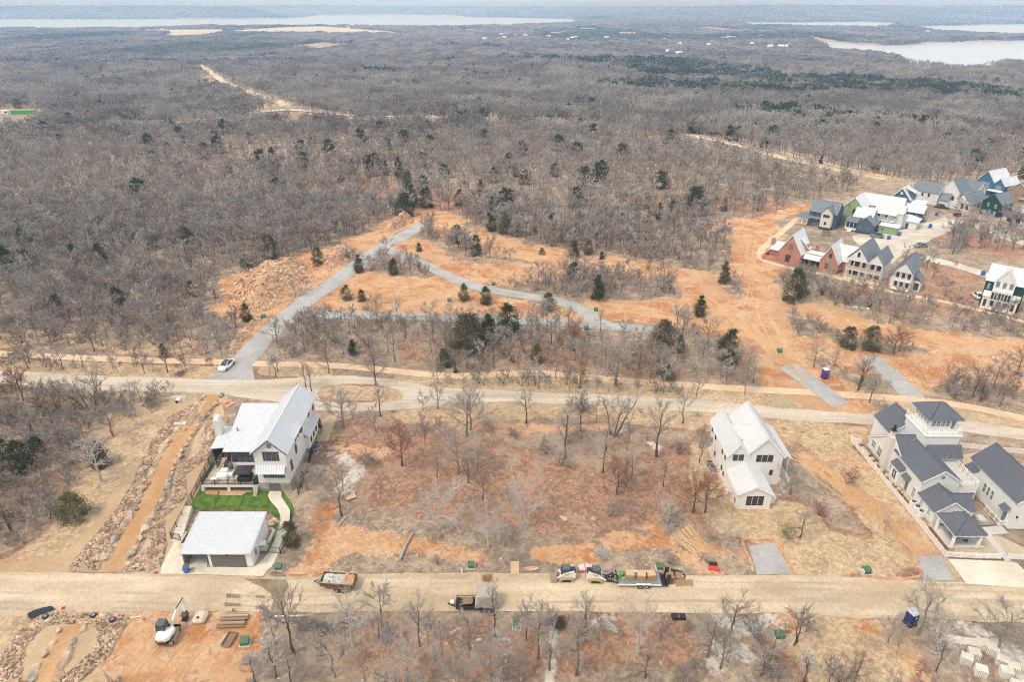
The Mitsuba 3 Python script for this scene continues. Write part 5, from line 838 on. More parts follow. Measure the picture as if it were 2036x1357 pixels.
h = House('dark_green_gable_house', 'dark green house with a tall white porch front at the right edge', at=V((121.5,158.9), (.75, .75, .95)))
siding(h, -2.2, 9.0, 3.0, 11.0, 7.6, 11.2, 'x', 'wall_dark_green', 'roof_white'); h.gable(.4, 6.2, 1.5, 7.0, 8.0, 11.4, 'y', 'paint_white', 'roof_white', 'seam_white', gap=.8, trim='trim_white')
for z in (.7, 6.0):
    h.box('porch_floor', .4, 6.2, -.6, 1.48, z - .25, z, 'trim_white'); h.rail([(.5, -.5), (6.1, -.5)], z, .9, 'trim_white', .2, 1.9)
    for x in (.5, 2.35, 4.25, 6.1): h.box('post', x - .1, x + .1, -.58, -.38, z, z + 2.4, 'trim_white')
h.box('sunporch_wall', .4, 6.2, -.6, 1.47, 3.1, 5.75, 'paint_white')
for x in (1.0, 1.95, 2.9, 3.8, 4.75, 5.65): h.window('-y', -.6, x, 3.5, .7, 1.9, 1, 2)
for x in (1.4, 3.3, 5.2): h.window('-y', 1.5, x, 6.3, 1.0, 1.7, 1, 2, 'frame_grey', 'glass_green'); h.window('-y', 1.5, x, .9, .9, 1.7, 1, 2)
h.box('wing', -1.6, .38, .6, 3.0, 0, 3.6, 'paint_white'); h.box('wing', 6.22, 8.4, .6, 3.0, 0, 3.6, 'paint_white'); h.shed((-1.9, .3, 3.6), (.38, .3, 3.6), (.38, 2.98, 4.6), (-1.9, 2.98, 4.6), 'roof_white', 'seam_white', .8); h.shed((6.22, .3, 3.6), (8.7, .3, 3.6), (8.7, 2.98, 4.6), (6.22, 2.98, 4.6), 'roof_white', 'seam_white', .8)
h.window('-y', .6, -.6, .9, .9, 1.9, 1, 2); h.window('-y', .6, 7.3, .9, .9, 1.9, 1, 2); h.window('-y', 3.0, -1.1, 5.2, .7, 1.5, 1, 2, 'trim_white', 'glass_green')

h = House('blue_grey_house', 'blue house with grey roof, porch and a cream front gable', at=V((104.7,232.9)))
W = 'wall_blue'
siding(h, 0, 10, 1.0, 9.0, 6.0, 9.6, 'x', W, 'roof_blue_grey'); h.gable(5.0, 9.0, -1.2, 4.0, 6.6, 8.8, 'y', 'paint_cream', 'roof_blue_grey', 'seam_slate', gap=.8, z0=1.0); h.box('base', 5.0, 9.0, -1.2, .98, 0, 1.0, 'wall_navy')
h.window('-y', -1.2, 7.0, 4.8, 2.4, 1.1, 3, 2); h.window('-y', -1.2, 7.0, 2.0, .9, 1.1, 2, 1); h.window('-y', 1.0, 3.0, .2, 1.6, 2.3, 2, 2, 'trim_white'); h.window('-y', 1.0, 2.0, 4.5, .8, 1.0)
h.shed((-4.2, -.6, 2.9), (0, -.6, 2.9), (0, 4.0, 4.2), (-4.2, 4.0, 4.2), 'roof_blue_grey', 'seam_slate', .8); h.box('porch_floor', -4, 0, -.4, 5, .3, .7, 'deck_tan'); h.rail([(-3.9, 4.5), (-3.9, -.3), (-.2, -.3)], .7, .9, 'trim_white', .2)
for x, y in ((-3.9, -.3), (-1.9, -.3), (-.1, -.3), (-3.9, 4.2)): h.box('post', x - .1, x + .1, y - .1, y + .1, .7, 2.9, 'trim_white')
h.shed((0.2, -.4, 3.3), (4.9, -.4, 3.3), (4.9, .98, 4.0), (.2, .98, 4.0), 'roof_blue_grey', 'seam_slate', .8)

h = House('green_house', 'pale green house with white metal roofs', at=V((112.7,231.1)))
siding(h, -3, 6.0, 8, 15, 8.0, 11.5, 'x', 'wall_green', 'roof_white') if False else None
h.gable(1.5, 8.5, 6.5, 16, 7.6, 11.2, 'y', 'wall_green', 'roof_white', 'seam_white', gap=.8, trim='trim_white'); h.gable(6.5, 13, 3.5, 10.5, 5.0, 8.2, 'x', 'wall_green', 'roof_white', 'seam_white', gap=.8)
h.window('-y', 6.5, 5.4, 5.2, .9, 1.6, 1, 2); h.window('-y', 6.5, 3.4, 7.6, .5, .6); h.window('-y', 3.5, 11.2, 2.0, 1.0, 1.6, 2, 2, 'trim_white'); h.window('+x', 13, 6.6, 2.2, .9, 1.6, 1, 2, 'trim_white')

h = House('blue_cottage', 'blue cottage with grey roof and white entrance steps', at=V((115.7,227.5)))
siding(h, 4.0, 10.0, 0, 7, 3.6, 6.0, 'y', 'wall_blue', 'roof_blue_grey', z0=.8); h.box('base', 3.95, 10.05, -.05, 7, 0, .8, 'wall_navy'); h.shed((-.5, 1.2, 3.2), (3.9, 1.2, 3.2), (3.9, 4.4, 4.8), (-.5, 4.4, 4.8), 'roof_blue_grey', 'seam_slate', .8); h.box('wall', -.2, 3.9, 3.4, 4.5, 0, 4.3, 'wall_blue')
for x in (-.2, 1.2, 2.6, 3.8): h.box('post', x - .09, x + .09, 1.4, 1.58, .7, 3.2, 'trim_white')
h.box('porch_floor', -.3, 3.9, 1.3, 3.38, .2, .7, 'trim_white'); h.stairs(1.0, 2.6, -1.2, 1.3, 0, .65, 4, 'trim_white'); h.window('-y', 0, 5.4, 1.4, .8, 1.6, 1, 2, 'frame_black', 'glass_green'); h.window('-y', 0, 8.4, 1.4, .8, 1.6, 1, 2, 'frame_black', 'glass_green'); h.window('+x', 10.0, 2.5, 1.4, .8, 1.6, 1, 2)

h = House('long_white_house', 'long white house with white roofs and stacked porch', at=V((124.2,232.9)))
siding(h, -4, 11, 8.5, 16, 6.8, 10.2, 'x', 'paint_white', 'roof_pale'); siding(h, 3.0, 13, 3.0, 8.6, 6.4, 8.9, 'x', 'paint_white', 'roof_pale')
h.window('+x', 13, 5.8, 4.2, .9, 1.7, 1, 2)
for x in (4.6, 7.4, 10.4): h.window('-y', 3.0, x, 4.2, .8, 1.6, 1, 2)
for x in (-2.6, -.4, 1.5): h.window('-y', 8.5, x, 4.4, .7, 1.5, 1, 2)
h.box('porch_floor', 3, 11, 1.0, 2.98, 2.9, 3.1, 'trim_white'); h.rail([(3.1, 1.1), (10.9, 1.1)], 3.1, .9, 'trim_white', .2, 2); h.shed((2.8, .8, 5.6), (11.2, .8, 5.6), (11.2, 2.98, 6.2), (2.8, 2.98, 6.2), 'roof_pale', 'seam_white', 0)
for x in (3.2, 5.8, 8.4, 10.8): h.box('post', x - .1, x + .1, 1.05, 1.25, 0, 5.6, 'trim_white'); h.window('-y', 3.0, min(x, 10.4), .4, 1.2, 2.0, 2, 2)
h.stairs(11.2, 13.4, 1.4, 2.8, 3.0, 0, 7, 'trim_white', 'x')

h = House('navy_gable_house', 'white-roofed house with navy gables and a round attic window', at=V((138.9,246.4)))
siding(h, 0, 7.0, 6, 15, 6.5, 10.6, 'y', 'wall_blue', 'roof_white', trim='trim_white'); h.part('attic_window', MB().tube([(3.5, 5.99, 8.6), (3.5, 5.9, 8.6)], .5, 12), 'trim_white'); h.box('dormer', 5.6, 8.4, 8, 11.5, 6.8, 9.0, 'wall_blue'); h.shed((8.8, 7.6, 8.6), (8.8, 11.9, 8.6), (4.2, 11.9, 10.5), (4.2, 7.6, 10.5), 'roof_white', 'seam_white', .8); h.window('+x', 8.4, 9.7, 7.2, 2.2, 1.0, 3, 1, 'trim_white')
h.box('wall', 7.02, 12.5, 6.4, 12, 0, 4.6, 'paint_white'); h.shed((6.9, 5.6, 4.4), (13.0, 5.6, 4.4), (13.0, 9.4, 6.2), (6.9, 9.4, 6.2), 'roof_white', 'seam_white', .8)
h = House('navy_cottage', 'navy cottage with white roof and white-framed windows', at=V((141.6,241.1)))
siding(h, 0, 8.2, 0, 6, 3.8, 6.2, 'x', 'wall_navy', 'roof_white', trim='trim_white'); h.window('-y', 0, 3.0, 1.3, .8, 1.4, 1, 2, 'trim_white'); h.window('-y', 0, 6.0, 1.3, .8, 1.4, 1, 2, 'trim_white'); h.window('+x', 8.2, 2.0, 1.3, .8, 1.4, 1, 2, 'trim_white'); h.window('+x', 8.2, 4.2, 1.3, .8, 1.4, 1, 2, 'trim_white')

h = House('white_grey_roof_house', 'large white house with steep grey roofs behind the navy cottage', at=V((161.1,259.2), yaw=-52.0))
siding(h, -7, 4, 1, 8, 6.0, 9.6, 'x', 'paint_white', 'roof_blue_grey', trim='trim_white'); siding(h, 3.0, 10.5, 4, 15, 7.4, 12.0, 'y', 'paint_white', 'roof_blue_grey', trim='trim_white')
for x in (-5.4, -2.4, .2): h.window('-y', 1, x, 3.9, .8, 1.4, 1, 2)
h.window('+x', 4, 3.4, 4.2, .8, 1.6, 1, 2); h.window('+x', 4, 5.6, 4.2, .8, 1.6, 1, 2); h.window('-y', 4, 8.6, 3.6, .9, 1.8, 1, 2); h.shed((4.2, 1.4, 3.4), (8.2, 1.4, 3.4), (8.2, 3.98, 6.2), (4.2, 3.98, 6.2), 'roof_blue_grey', 'seam_slate', .8); h.box('wall', 4.4, 8.0, 1.8, 3.98, 0, 3.7, 'paint_white')
h = House('grey_roof_cottage', 'white house with dark grey roof behind the porch cottage', at=V((178.4,265.2), yaw=-60.0))
siding(h, -5, 5, 1, 9, 5.6, 9.0, 'x', 'paint_white', 'roof_blue_grey', trim='trim_white'); h.window('+x', 5, 4, 2.6, .8, 1.7, 1, 2); h.window('+x', 5, 6.2, 5.6, .5, .9); h.window('-y', 1, -2.5, 3, .8, 1.5, 1, 2)
h = House('white_porch_cottage', 'low white cottage with grey roof and a small corner porch', at=V((169.6,256.2), yaw=-62.0))
siding(h, 0, 7.2, 1.5, 13, 3.4, 6.8, 'y', 'paint_white', 'roof_blue_grey', trim='trim_white'); h.box('porch_floor', .2, 7, .2, 1.48, 0, .25, 'deck_tan'); h.part('gable_front', MB().extr([(0, 3.2), (7.2, 3.2), (3.6, 6.6)], .3, 1.49, False), 'paint_white'); h.shed((-.4, .0, 3.05), (-.4, 1.4, 3.05), (3.6, 1.4, 6.85), (3.6, 0, 6.85), 'roof_blue_grey', 'seam_slate', 0); h.shed((7.6, 0, 3.05), (7.6, 1.4, 3.05), (3.6, 1.4, 6.85), (3.6, 0, 6.85), 'roof_blue_grey', 'seam_slate', 0)
for x in (.3, 2.5, 4.7, 6.9): h.box('post', x - .1, x + .1, .35, .55, .25, 3.2, 'trim_white')
for x in (1.5, 3.6, 5.8): h.window('-y', 1.5, x, .4, 1.1, 2.0, 1, 2)
for y in (4, 7, 10): h.window('+x', 7.2, y, .9, .8, 1.7, 1, 2)
h = House('bright_blue_house', 'bright blue house with white roofs at the far corner', at=V((192.1,278.0), yaw=-62.0))
siding(h, 0, 6.6, 0, 13, 7.2, 11.2, 'y', 'wall_bright_blue', 'roof_white', trim='trim_white'); siding(h, 6.62, 11.4, .5, 12, 6.0, 8.8, 'y', 'wall_bright_blue', 'roof_white', trim='trim_white'); h.window('-y', 0, 3.3, 4.2, 3.4, 2.0, 3, 2, 'trim_white', 'glass_green'); h.window('-y', .5, 9.0, 3.6, 2.0, 2.0, 2, 2, 'trim_white', 'glass_green'); h.shed((0, -1.2, 3.0), (11.4, -1.2, 3.0), (11.4, .45, 3.6), (0, .45, 3.6), 'roof_white', 'seam_white', 0)
h = House('dark_green_house', 'dark green house with grey roof and pale windows', at=V((176.3,249.2), yaw=-62.0))
siding(h, 0, 7.4, 0, 9, 5.4, 8.8, 'y', 'wall_dark_green', 'roof_blue_grey')
for x, z in ((2.4, 3.6), (5.4, 3.4), (1.2, .4), (2.1, .4), (3.6, .9), (5.6, .5)): h.window('-y', 0, x, z, .8, 1.5, 1, 2, 'trim_white', 'glass_green')
h.window('+x', 7.4, 3.5, 1.4, .9, 1.6, 1, 2, 'trim_white', 'glass_green')
h = House('brown_gable_house', 'brown shingled gable house with a balcony at the edge', at=V((194.7,263.7), yaw=-60.0))
siding(h, 0, 8, 1, 9, 6.2, 9.6, 'y', 'wall_tan', 'roof_blue_grey', trim='trim_white'); h.box('balcony', 5.2, 10.5, 0, .98, 3.0, 3.3, 'deck_tan'); h.rail([(5.3, .1), (10.4, .1)], 3.3, .9, 'deck_tan', .2); h.window('-y', 1, 6.6, 3.5, 2.2, 1.8, 3, 2, 'trim_white'); h.window('-y', 1, 3.4, 3.6, 1.0, 1.5, 1, 2, 'trim_white'); h.gable(8.02, 12.0, 1.2, 8, 5.4, 8, 'y', 'paint_white', 'roof_blue_grey', 'seam_slate', gap=.8)
h = House('edge_white_house', 'white gabled house and dark-roofed porch at the right picture edge', at=V((180.5,238.6), yaw=-60.0))
siding(h, 0, 7, 3, 12, 4.6, 8.4, 'y', 'paint_white', 'roof_blue_grey', trim='trim_white'); h.window('-y', 3, 3.6, 2.4, 1.4, 1.6, 2, 2, 'trim_white'); siding(h, -1.5, 6.5, -3, 1.2, 2.6, 4.2, 'x', 'paint_white', 'roof_slate'); h.window('-y', -3, 1.0, .6, 1.6, 1.6, 2, 1); h.window('-y', -3, 4.4, .6, 1.6, 1.6, 2, 1)
h = House('white_roof_house', 'white-roofed house behind the brown gable house at the edge', at=V((207.4,273.1), yaw=-60.0))
siding(h, 0, 9, 2, 9, 5.4, 8.4, 'x', 'paint_white', 'roof_white', trim='trim_white'); h.window('-y', 2, 3, 2.6, .9, 1.5, 1, 2, 'trim_white'); h.window('-y', 2, 6, 2.6, .9, 1.5, 1, 2, 'trim_white')
h = House('green_shed', 'small pale green shed with a flat white roof', 'shed', at=V((126.3,225.2)))
h.box('wall', 0, 6.4, 0, 3.6, 0, 2.7, 'wall_green'); h.shed((-.3, -.3, 2.7), (6.7, -.3, 2.7), (6.7, 3.9, 3.1), (-.3, 3.9, 3.1), 'roof_white', 'seam_white', .8); h.window('-y', 0, 1.3, 1.2, .5, .6)
h = House('white_carport', 'white garage with low hipped white roof among the village lanes', 'garage', at=V((135.7,231.7)))
h.box('wall', 0, 7.0, 0, 6.6, 0, 2.9, 'paint_white'); h.hip(-.5, 7.5, -.5, 7.1, 2.9, 4.6, 'roof_white', 'seam_white', 1.5, .8); h.window('-y', 0, 3.8, .05, 1.0, 2.1, 1, 1, 'frame_black', 'glass_dark', 'door'); h.window('+x', 7.0, 3.3, .2, 4.4, 2.0, 1, 3, 'trim_white', 'paint_cream', 'garage_door')
# far roofs between the trees
FARH = [(-50,2239),(-23,2203),(0,2186),(50,2169),(64,2135),(81,2135),(155,2071),(179,2071),(198,2041),(232,2071),(253,2041),(410,1954),(411,1754),(435,1754),(747,2239),(391,1710),(495,1849),(535,1710),(572,1732),(589,1732),(617,1710),(643,1689),(-121,2011),(-77,2011),(-640,3463),(-744,3551),(-737,3300),(-1322,2832),(1444,2524),(330,1591),(136,1629),(288,1395),(306,1455)]
seen_far = set()
for i, (x, y) in enumerate(sorted(FARH, key=lambda q: q[0] / q[1])):
    w = float(rg.uniform(6, 13)) * (1 if y < 2200 else 1.4); x, y = x + float(rg.normal()) * 14, y + float(rg.normal()) * 60; z = gz(x, y) + (4.5 if y > 1200 else 3); yaw = float(rg.uniform(-35, 35)); k = thing('far_house', ('grey' if i % 3 == 1 else 'white') + f'-roofed far house among trees towards the lakes, {ordinal(i + 1)} from the left', 'house', 'far houses among the trees')
    part('wall', MB().extr([(-5, -8), (5, -8), (5, 3.6), (0, 6.6), (-5, 3.6)], -w / 2, w / 2, True), 'paint_cream', k, at=(x, y, z, yaw)); part('roof', MB().slab([(-w / 2, -5.6, 3.4), (w / 2, -5.6, 3.4), (w / 2, 0, 6.9), (-w / 2, 0, 6.9)], .3).slab([(-w / 2, 0, 6.9), (w / 2, 0, 6.9), (w / 2, 5.6, 3.4), (-w / 2, 5.6, 3.4)], .3), 'roof_blue_grey' if i % 3 == 1 else 'roof_pale', k, at=(x, y, z, yaw))
k = thing('far_barn', 'grey metal barn roof half hidden by the forest', 'barn'); x, y = (292.1,584.9)
part('wall', MB().extr([(-6, 0), (6, 0), (6, 6), (0, 8.5), (-6, 6)], -9, 9, True), 'metal_grey', k, at=(x, y, gz(x, y) - 2.5, -10)); part('roof', MB().slab([(-9.4, -6.6, 5.9), (9.4, -6.6, 5.9), (9.4, 0, 8.8), (-9.4, 0, 8.8)], .25).slab([(-9.4, 0, 8.8), (9.4, 0, 8.8), (9.4, 6.6, 5.9), (-9.4, 6.6, 5.9)], .25), 'roof_pale', k, at=(x, y, gz(x, y) - 2.5, -10))

# ---------------------------------------------------------------- stones, yards, fences
def rock(rng, flat=.6, n=13):
    p = rng.normal(size=(n, 3)); p /= np.linalg.norm(p, axis=1, keepdims=True); p *= rng.uniform(.75, 1.1, (n, 1)); p = np.sign(p) * np.abs(p) ** .8 * [1, .72, flat]
    m = trimesh.Trimesh(p).convex_hull; return np.array(m.vertices), np.array(m.faces)
ROCKS = [rock(rg, f) for f in (.35, .45, .55, .6, .4, .5, .65, .3)]
def rocks_in(poly, per, size, rng, lift=0.0, spread=.5):
    """stones strewn over a polygon, joined"""
    g = poly if hasattr(poly, 'geom_type') else Polygon(poly).buffer(0); x0, y0, x1, y1 = g.bounds; n = int((x1 - x0) * (y1 - y0) * per)
    x, y = rng.uniform(x0, x1, n), rng.uniform(y0, y1, n); ok = contains_xy(g, x, y); x, y = x[ok], y[ok]; z = terrain(x, y); mb = MB()
    for a, b, c in zip(x, y, z):
        s = size * math.exp(rng.normal() * spread); v, f = ROCKS[int(rng.integers(8))]; t = rng.uniform(0, 6.28); k = rng.uniform(-.35, .35)
        w = v * s; w = np.stack([w[:, 0] * math.cos(t) - w[:, 1] * math.sin(t), w[:, 0] * math.sin(t) + w[:, 1] * math.cos(t), w[:, 2] + w[:, 0] * k], 1); mb.raw(w + [a, b, c + lift + s * .12], f)
    return mb
RIP = [([(-62.3,114.0),(-60.1,113.7),(-59.8,110.9),(-59.9,103.8),(-61.9,102.8),(-63.0,100.0),(-61.7,94.3),(-60.5,89.1),(-58.9,83.3),(-59.2,79.0),(-58.0,74.2),(-57.6,69.3),(-60.8,69.1),(-61.6,70.0),(-61.6,72.9),(-61.5,78.1),(-61.7,83.6),(-62.5,89.9),(-63.9,94.8),(-64.7,101.6),(-65.3,108.2),(-62.9,112.2)], 'riprap bed of tan stones west of the clay path'),
       ([(-57.9,108.9),(-53.6,107.9),(-52.7,101.6),(-51.9,96.2),(-52.6,95.2),(-54.6,91.0),(-51.9,85.4),(-52.3,82.7),(-53.3,80.3),(-51.2,76.3),(-50.1,74.2),(-48.9,70.0),(-49.9,69.1),(-53.2,69.1),(-53.8,69.8),(-53.5,72.2),(-52.3,74.1),(-53.9,76.8),(-54.9,78.5),(-55.2,80.3),(-54.0,82.7),(-54.4,86.7),(-56.4,90.6),(-56.3,93.3),(-54.8,96.9),(-56.2,101.2)], 'riprap bed of buff stones between the clay path and the lawn fence'),
       ([(-60.7,49.5),(-60.8,54.6),(-61.4,56.0),(-61.6,59.2),(-61.0,61.1),(-59.7,62.5),(-56.5,62.5),(-52.9,62.0),(-49.1,61.6),(-48.6,60.5),(-48.8,58.8),(-48.3,56.4),(-48.7,54.8),(-49.9,52.2),(-51.3,50.7),(-52.5,52.5),(-51.4,54.6),(-51.0,56.7),(-51.5,58.8),(-52.3,59.7),(-53.5,60.2),(-56.8,60.4),(-58.5,60.1),(-59.4,57.5),(-58.2,54.6),(-55.4,50.1)], 'riprap ring of small brown stones round the lower clay path')]
for i, (pl, t) in enumerate(RIP):
    g = ragged(pl, .3, 50 + i); k = numbered('riprap'); labels[k] = {'kind': 'stuff', 'label': t, 'category': 'stones'}
    part('bed', drape(g, .045, 1.5), 'riprap_bed_gap_shade', k, True)
    for nm, m, d in (('tan_stones', 'stone_tan', 7.0), ('buff_stones', 'stone_buff', 7.0), ('orange_stones', 'stone_orange', 2.4), ('grey_stones', 'stone_grey', 2.0)): part(nm, rocks_in(g, d, .2, rg, .06, .3), m, k)
DITCH = [[(-98.0,118.3),(-82.2,115.6),(-67.7,114.6),(-66.5,113.1),(-81.3,113.9),(-96.8,116.4)], [(-15.2,108.9),(-1.8,111.4),(8.0,110.5),(21.2,108.2),(21.0,106.8),(6.9,108.9),(-1.7,109.6),(-15.0,107.5)], [(49.2,104.8),(57.6,103.8),(68.2,102.8),(67.8,101.9),(56.9,102.2),(48.7,103.5)], [(79.4,100.0),(95.3,96.9),(94.4,95.8),(78.8,98.9)], [(-50.4,110.9),(-36.6,110.0),(-36.1,108.2),(-47.8,108.9)]]
for i, pl in enumerate(DITCH): stuff('ditch_stones', rocks_in(ragged(pl, .4, 60 + i), 2.2, .24, rg, .02, .4), ['stone_tan', 'stone_orange'][i % 2], 'rough reddish stones lining the roadside ditch', 'stones')
def boulder(x, y, s, m, label, group=None, flat=None, yaw=None):
    v, f = ROCKS[int(rg.integers(8))]; w = np.array(v) * [s, s * .9, s * (flat or 1.0)]
    k = thing('boulder', label, 'boulder', group); scene[k] = mikit.ply(placed((w, f), x, y, gz(x, y) + s * .15 * (flat or 1), yaw if yaw is not None else float(rg.uniform(0, 360))), m); return k
def along(pl, gap, side):
    p = smooth_line(pl); d = np.diff(p, axis=0); L = np.hypot(d[:, 0], d[:, 1]); c = np.concatenate([[0], np.cumsum(L)])
    for t in np.arange(gap * .5, c[-1], gap):
        i = min(np.searchsorted(c, t) - 1, len(d) - 1); q = p[i] + d[i] * (t - c[i]) / L[i]; n = np.array([-d[i, 1], d[i, 0]]) / L[i]; yield q + n * side, math.degrees(math.atan2(d[i, 1], d[i, 0]))
for pl, w, sides in ((CLAY_PATH, 1.75, ((-1, 'west', 'along the west edge of the clay path'), (1, 'east', 'along the east edge of the clay path'))), (CLAY_PATH_B, 1.45, ((-1, 'west', 'along the west edge of the lower clay path'), (1, 'east', 'along the east edge of the lower clay path')))):
    for sg, nm, t in sides:
        no = 0
        for q, a in along(pl, 1.7, sg * w):
            if contains_xy(g_up, *q) or contains_xy(g_low, *q): continue
            m = ['stone_grey', 'stone_tan', 'stone_buff', 'stone_tan', 'stone_buff'][int(rg.integers(5))]; s = float(rg.uniform(.65, 1.1)); c = {'stone_grey': 'grey', 'stone_tan': 'tan', 'stone_buff': 'pale buff'}[m]
            no += 1; boulder(q[0] + rg.normal() * .15, q[1] + rg.normal() * .15, s, m, f'{c} boulder {t}, {ordinal(no)} from its top', f'{c} boulders {t}', yaw=a + float(rg.uniform(-15, 15)))
for (x, y), s, m, t in zip([(-67.7,135.0),(-34.6,77.5),(3.2,184.7),(-28.8,85.4),(-16.2,71.6),(7.8,80.0),(12.4,79.7),(66.2,101.6)], (1.0, .6, .8, .5, .4, .9, .8, .5), ('stone_grey', 'stone_grey', 'stone_buff', 'stone_grey', 'stone_buff', 'stone_buff', 'stone_buff', 'stone_tan'), ('big grey boulder beside the trail behind the white car', 'grey boulder beside the curved walkway', 'pale boulder beside the gravel loop', 'round grey stone by the pale gravel', 'buff stone at the foot of the fallen log', 'broad pale slab of rock on the bare slope', 'second pale slab of rock on the bare slope', 'tan stone near the tower house ditch')): boulder(x, y, s, m, t, flat=.5)
for i, (x, y) in enumerate([(-56.6,113.1),(-55.6,112.2),(-55.1,113.3),(-55.9,114.0)]): boulder(x, y, .95, 'stone_orange', 'reddish slab stacked by the farmhouse, ' + ['leftmost', 'lowest', 'rightmost', 'topmost'][i] + ' of four', 'slabs stacked by the farmhouse', flat=.5, yaw=25)
for i, (x, y) in enumerate([(-36.6,79.2),(-36.1,79.7),(-35.4,79.2),(-36.0,78.6),(-36.5,78.5)]): boulder(x, y, .55, 'stone_buff', 'buff step boulder at the garage lawn corner, ' + ['leftmost of the back', 'topmost', 'rightmost', 'lowest', 'at the garage wall'][i], 'step boulders at the garage lawn', flat=.6)
for (x, y) in [(-11.1,59.7),(-10.5,59.2),(-10.0,59.8),(-10.7,58.3),(-10.1,58.0),(-7.2,59.2),(-6.7,59.5),(-6.5,58.3),(-7.5,59.9),(-7.6,58.8),(-4.1,57.8),(-7.0,57.5),(-6.2,57.8),(-4.7,56.9),(-1.4,54.0),(-0.9,54.8),(-1.6,53.3),(3.1,53.5),(0.9,52.5),(-8.7,54.9),(-15.6,56.6),(-7.6,53.7),(6.6,54.5)]: boulder(x, y, float(rg.uniform(.3, .5)), 'stone_buff' if rg.uniform() < .6 else 'stone_orange', 'yellowish stone block lying in the leaf litter below the dirt road', 'stone blocks below the dirt road', flat=.7); by_place.append((list(labels)[-1], x, y, 1, 'yellowish stone block'))
def edging(name, label, pl, m, gap=.8, s=.58):
    k = thing(name, label, 'stone edging')
    for q, a in along(pl, gap, 0):
        v, f = ROCKS[int(rg.integers(8))]; part('stone', placed((np.array(v) * [s * rg.uniform(.9, 1.3), s * .7, s * .7], f), q[0], q[1], gz(*q) + .1, a + float(rg.uniform(-20, 20))), m, k)
edging('stone_edging', 'reddish stone edging around the gravel parking bay', [(33.3,69.1),(33.5,71.3),(33.3,74.5),(33.8,75.2),(36.9,75.3),(38.8,75.0),(38.7,73.7),(38.8,71.3),(39.1,68.7)], 'stone_orange')
edging('stone_edging', 'reddish stones edging the rough lot corner by the grey gravel', [(56.4,71.9),(56.6,70.6),(56.5,68.9),(55.8,68.0),(52.9,67.7),(49.5,67.8),(47.8,68.2)], 'stone_orange')
# spoil heaps
def mound(name, label, pl, height, seed, cat='spoil heap', rocks=1.3, clay='path_clay'):
    g = ragged(pl, .8, seed); V, F = drape(g, 0.0, 1.0); b = np.array([g.exterior.distance(Point(p[0], p[1])) for p in V]); P3 = np.stack([V[:, 0] * .5, V[:, 1] * .5, np.full(len(V), seed)], 1)
    V[:, 2] += sstep(0, max(b.max() * .8, .5), b) * height * (.55 + .9 * meshkit.fbm(P3 * .6, 3, seed)) + (meshkit.noise(P3 * 3, seed) - .5) * .35 * (b > .3) + .02
    k = thing(name, label, cat); part('earth', (V, F), clay, k, True)
    tree_ = cKDTree(V[:, :2])
    for nm, m, d in (('pale_rocks', 'stone_buff', rocks), ('orange_rocks', 'stone_orange', rocks * .8)):
        mb = rocks_in(g, d, .46, rg, 0, .45); v, f = mb.mesh(); v[:, 2] += V[tree_.query(v[:, :2])[1], 2] - terrain(v[:, 0], v[:, 1]); part(nm, (v, f), m, k, stuff=True)
mound('rubble_mound', 'orange clay mound strewn with pale broken rock beside the gravel drive', [(-74.1,164.2),(-78.2,178.7),(-77.0,187.6),(-69.8,193.3),(-65.0,197.8),(-58.3,188.9),(-58.2,178.7),(-59.9,167.6),(-62.0,159.2),(-67.7,157.0)], 3.8, 71)
mound('rubble_mound', 'small clay and rock heap at the head of the gravel drive', [(-44.4,231.1),(-42.1,241.8),(-38.7,246.4),(-35.8,238.6),(-38.7,231.1),(-42.2,225.2)], 3.0, 72); mound('rubble_mound', 'clay bank beside the upper gravel drive', [(-57.1,191.1),(-58.6,204.9),(-54.7,207.4),(-50.4,202.5),(-51.5,193.3),(-53.7,186.8)], 1.8, 73)
mound('rubble_mound', 'heap of flat pale stones at the end of the clay track', [(106.7,132.3),(110.1,134.8),(113.4,134.3),(112.8,131.9),(109.2,130.0),(106.8,130.4)], .9, 74, rocks=3); mound('rubble_mound', 'small heap of pale slabs behind the purple toilet', [(67.1,127.7),(69.4,129.5),(70.8,128.1),(69.3,126.8),(67.6,126.6)], .6, 75, rocks=2.5)
mound('rubble_mound', 'low stony heap inside the gravel loop', [(-4.7,177.9),(-2.6,180.3),(1.7,178.7),(1.0,175.6),(-2.5,175.6)], .6, 76, rocks=2.0); mound('earth_heap', 'fresh orange earth heap beside the excavator dig', [(-37.5,56.0),(-36.9,56.9),(-35.9,56.5),(-35.7,55.7),(-36.7,55.2)], .7, 77, rocks=.6)
mound('rubble_mound', 'broken rock along the lower edge of the gravel drive', [(-64.0,135.2),(-64.9,145.7),(-64.9,154.5),(-63.0,151.5),(-62.4,140.3),(-62.3,134.0)], .5, 78, rocks=2.0)
loose = union_all([Polygon([(-38.0,108.2),(35.6,104.8),(28.1,69.8),(-27.8,69.8)]), Polygon([(-31.8,60.9),(55.7,59.7),(57.3,49.5),(-28.1,49.5)]), Polygon([(-101.0,113.7),(-66.6,110.0),(-64.8,76.8),(-73.2,72.7)]), Polygon([(49.4,101.6),(71.5,96.9),(58.7,70.8),(44.9,69.8),(46.1,83.6)]), Polygon([(-94.9,215.2),(-31.4,245.1),(61.6,178.7),(71.8,135.2),(109.3,125.9),(103.6,117.5),(41.0,125.9),(-56.6,135.2)])]).difference(union_all(built))
for nm, m, d, s in (('pale', 'stone_buff', .055, .13), ('grey', 'stone_grey', .05, .14), ('orange', 'stone_orange', .05, .13)): stuff('loose_stones', rocks_in(loose, d, s, rg, 0, .55), m, f'scattered {nm} stones over the rough ground', 'stones')
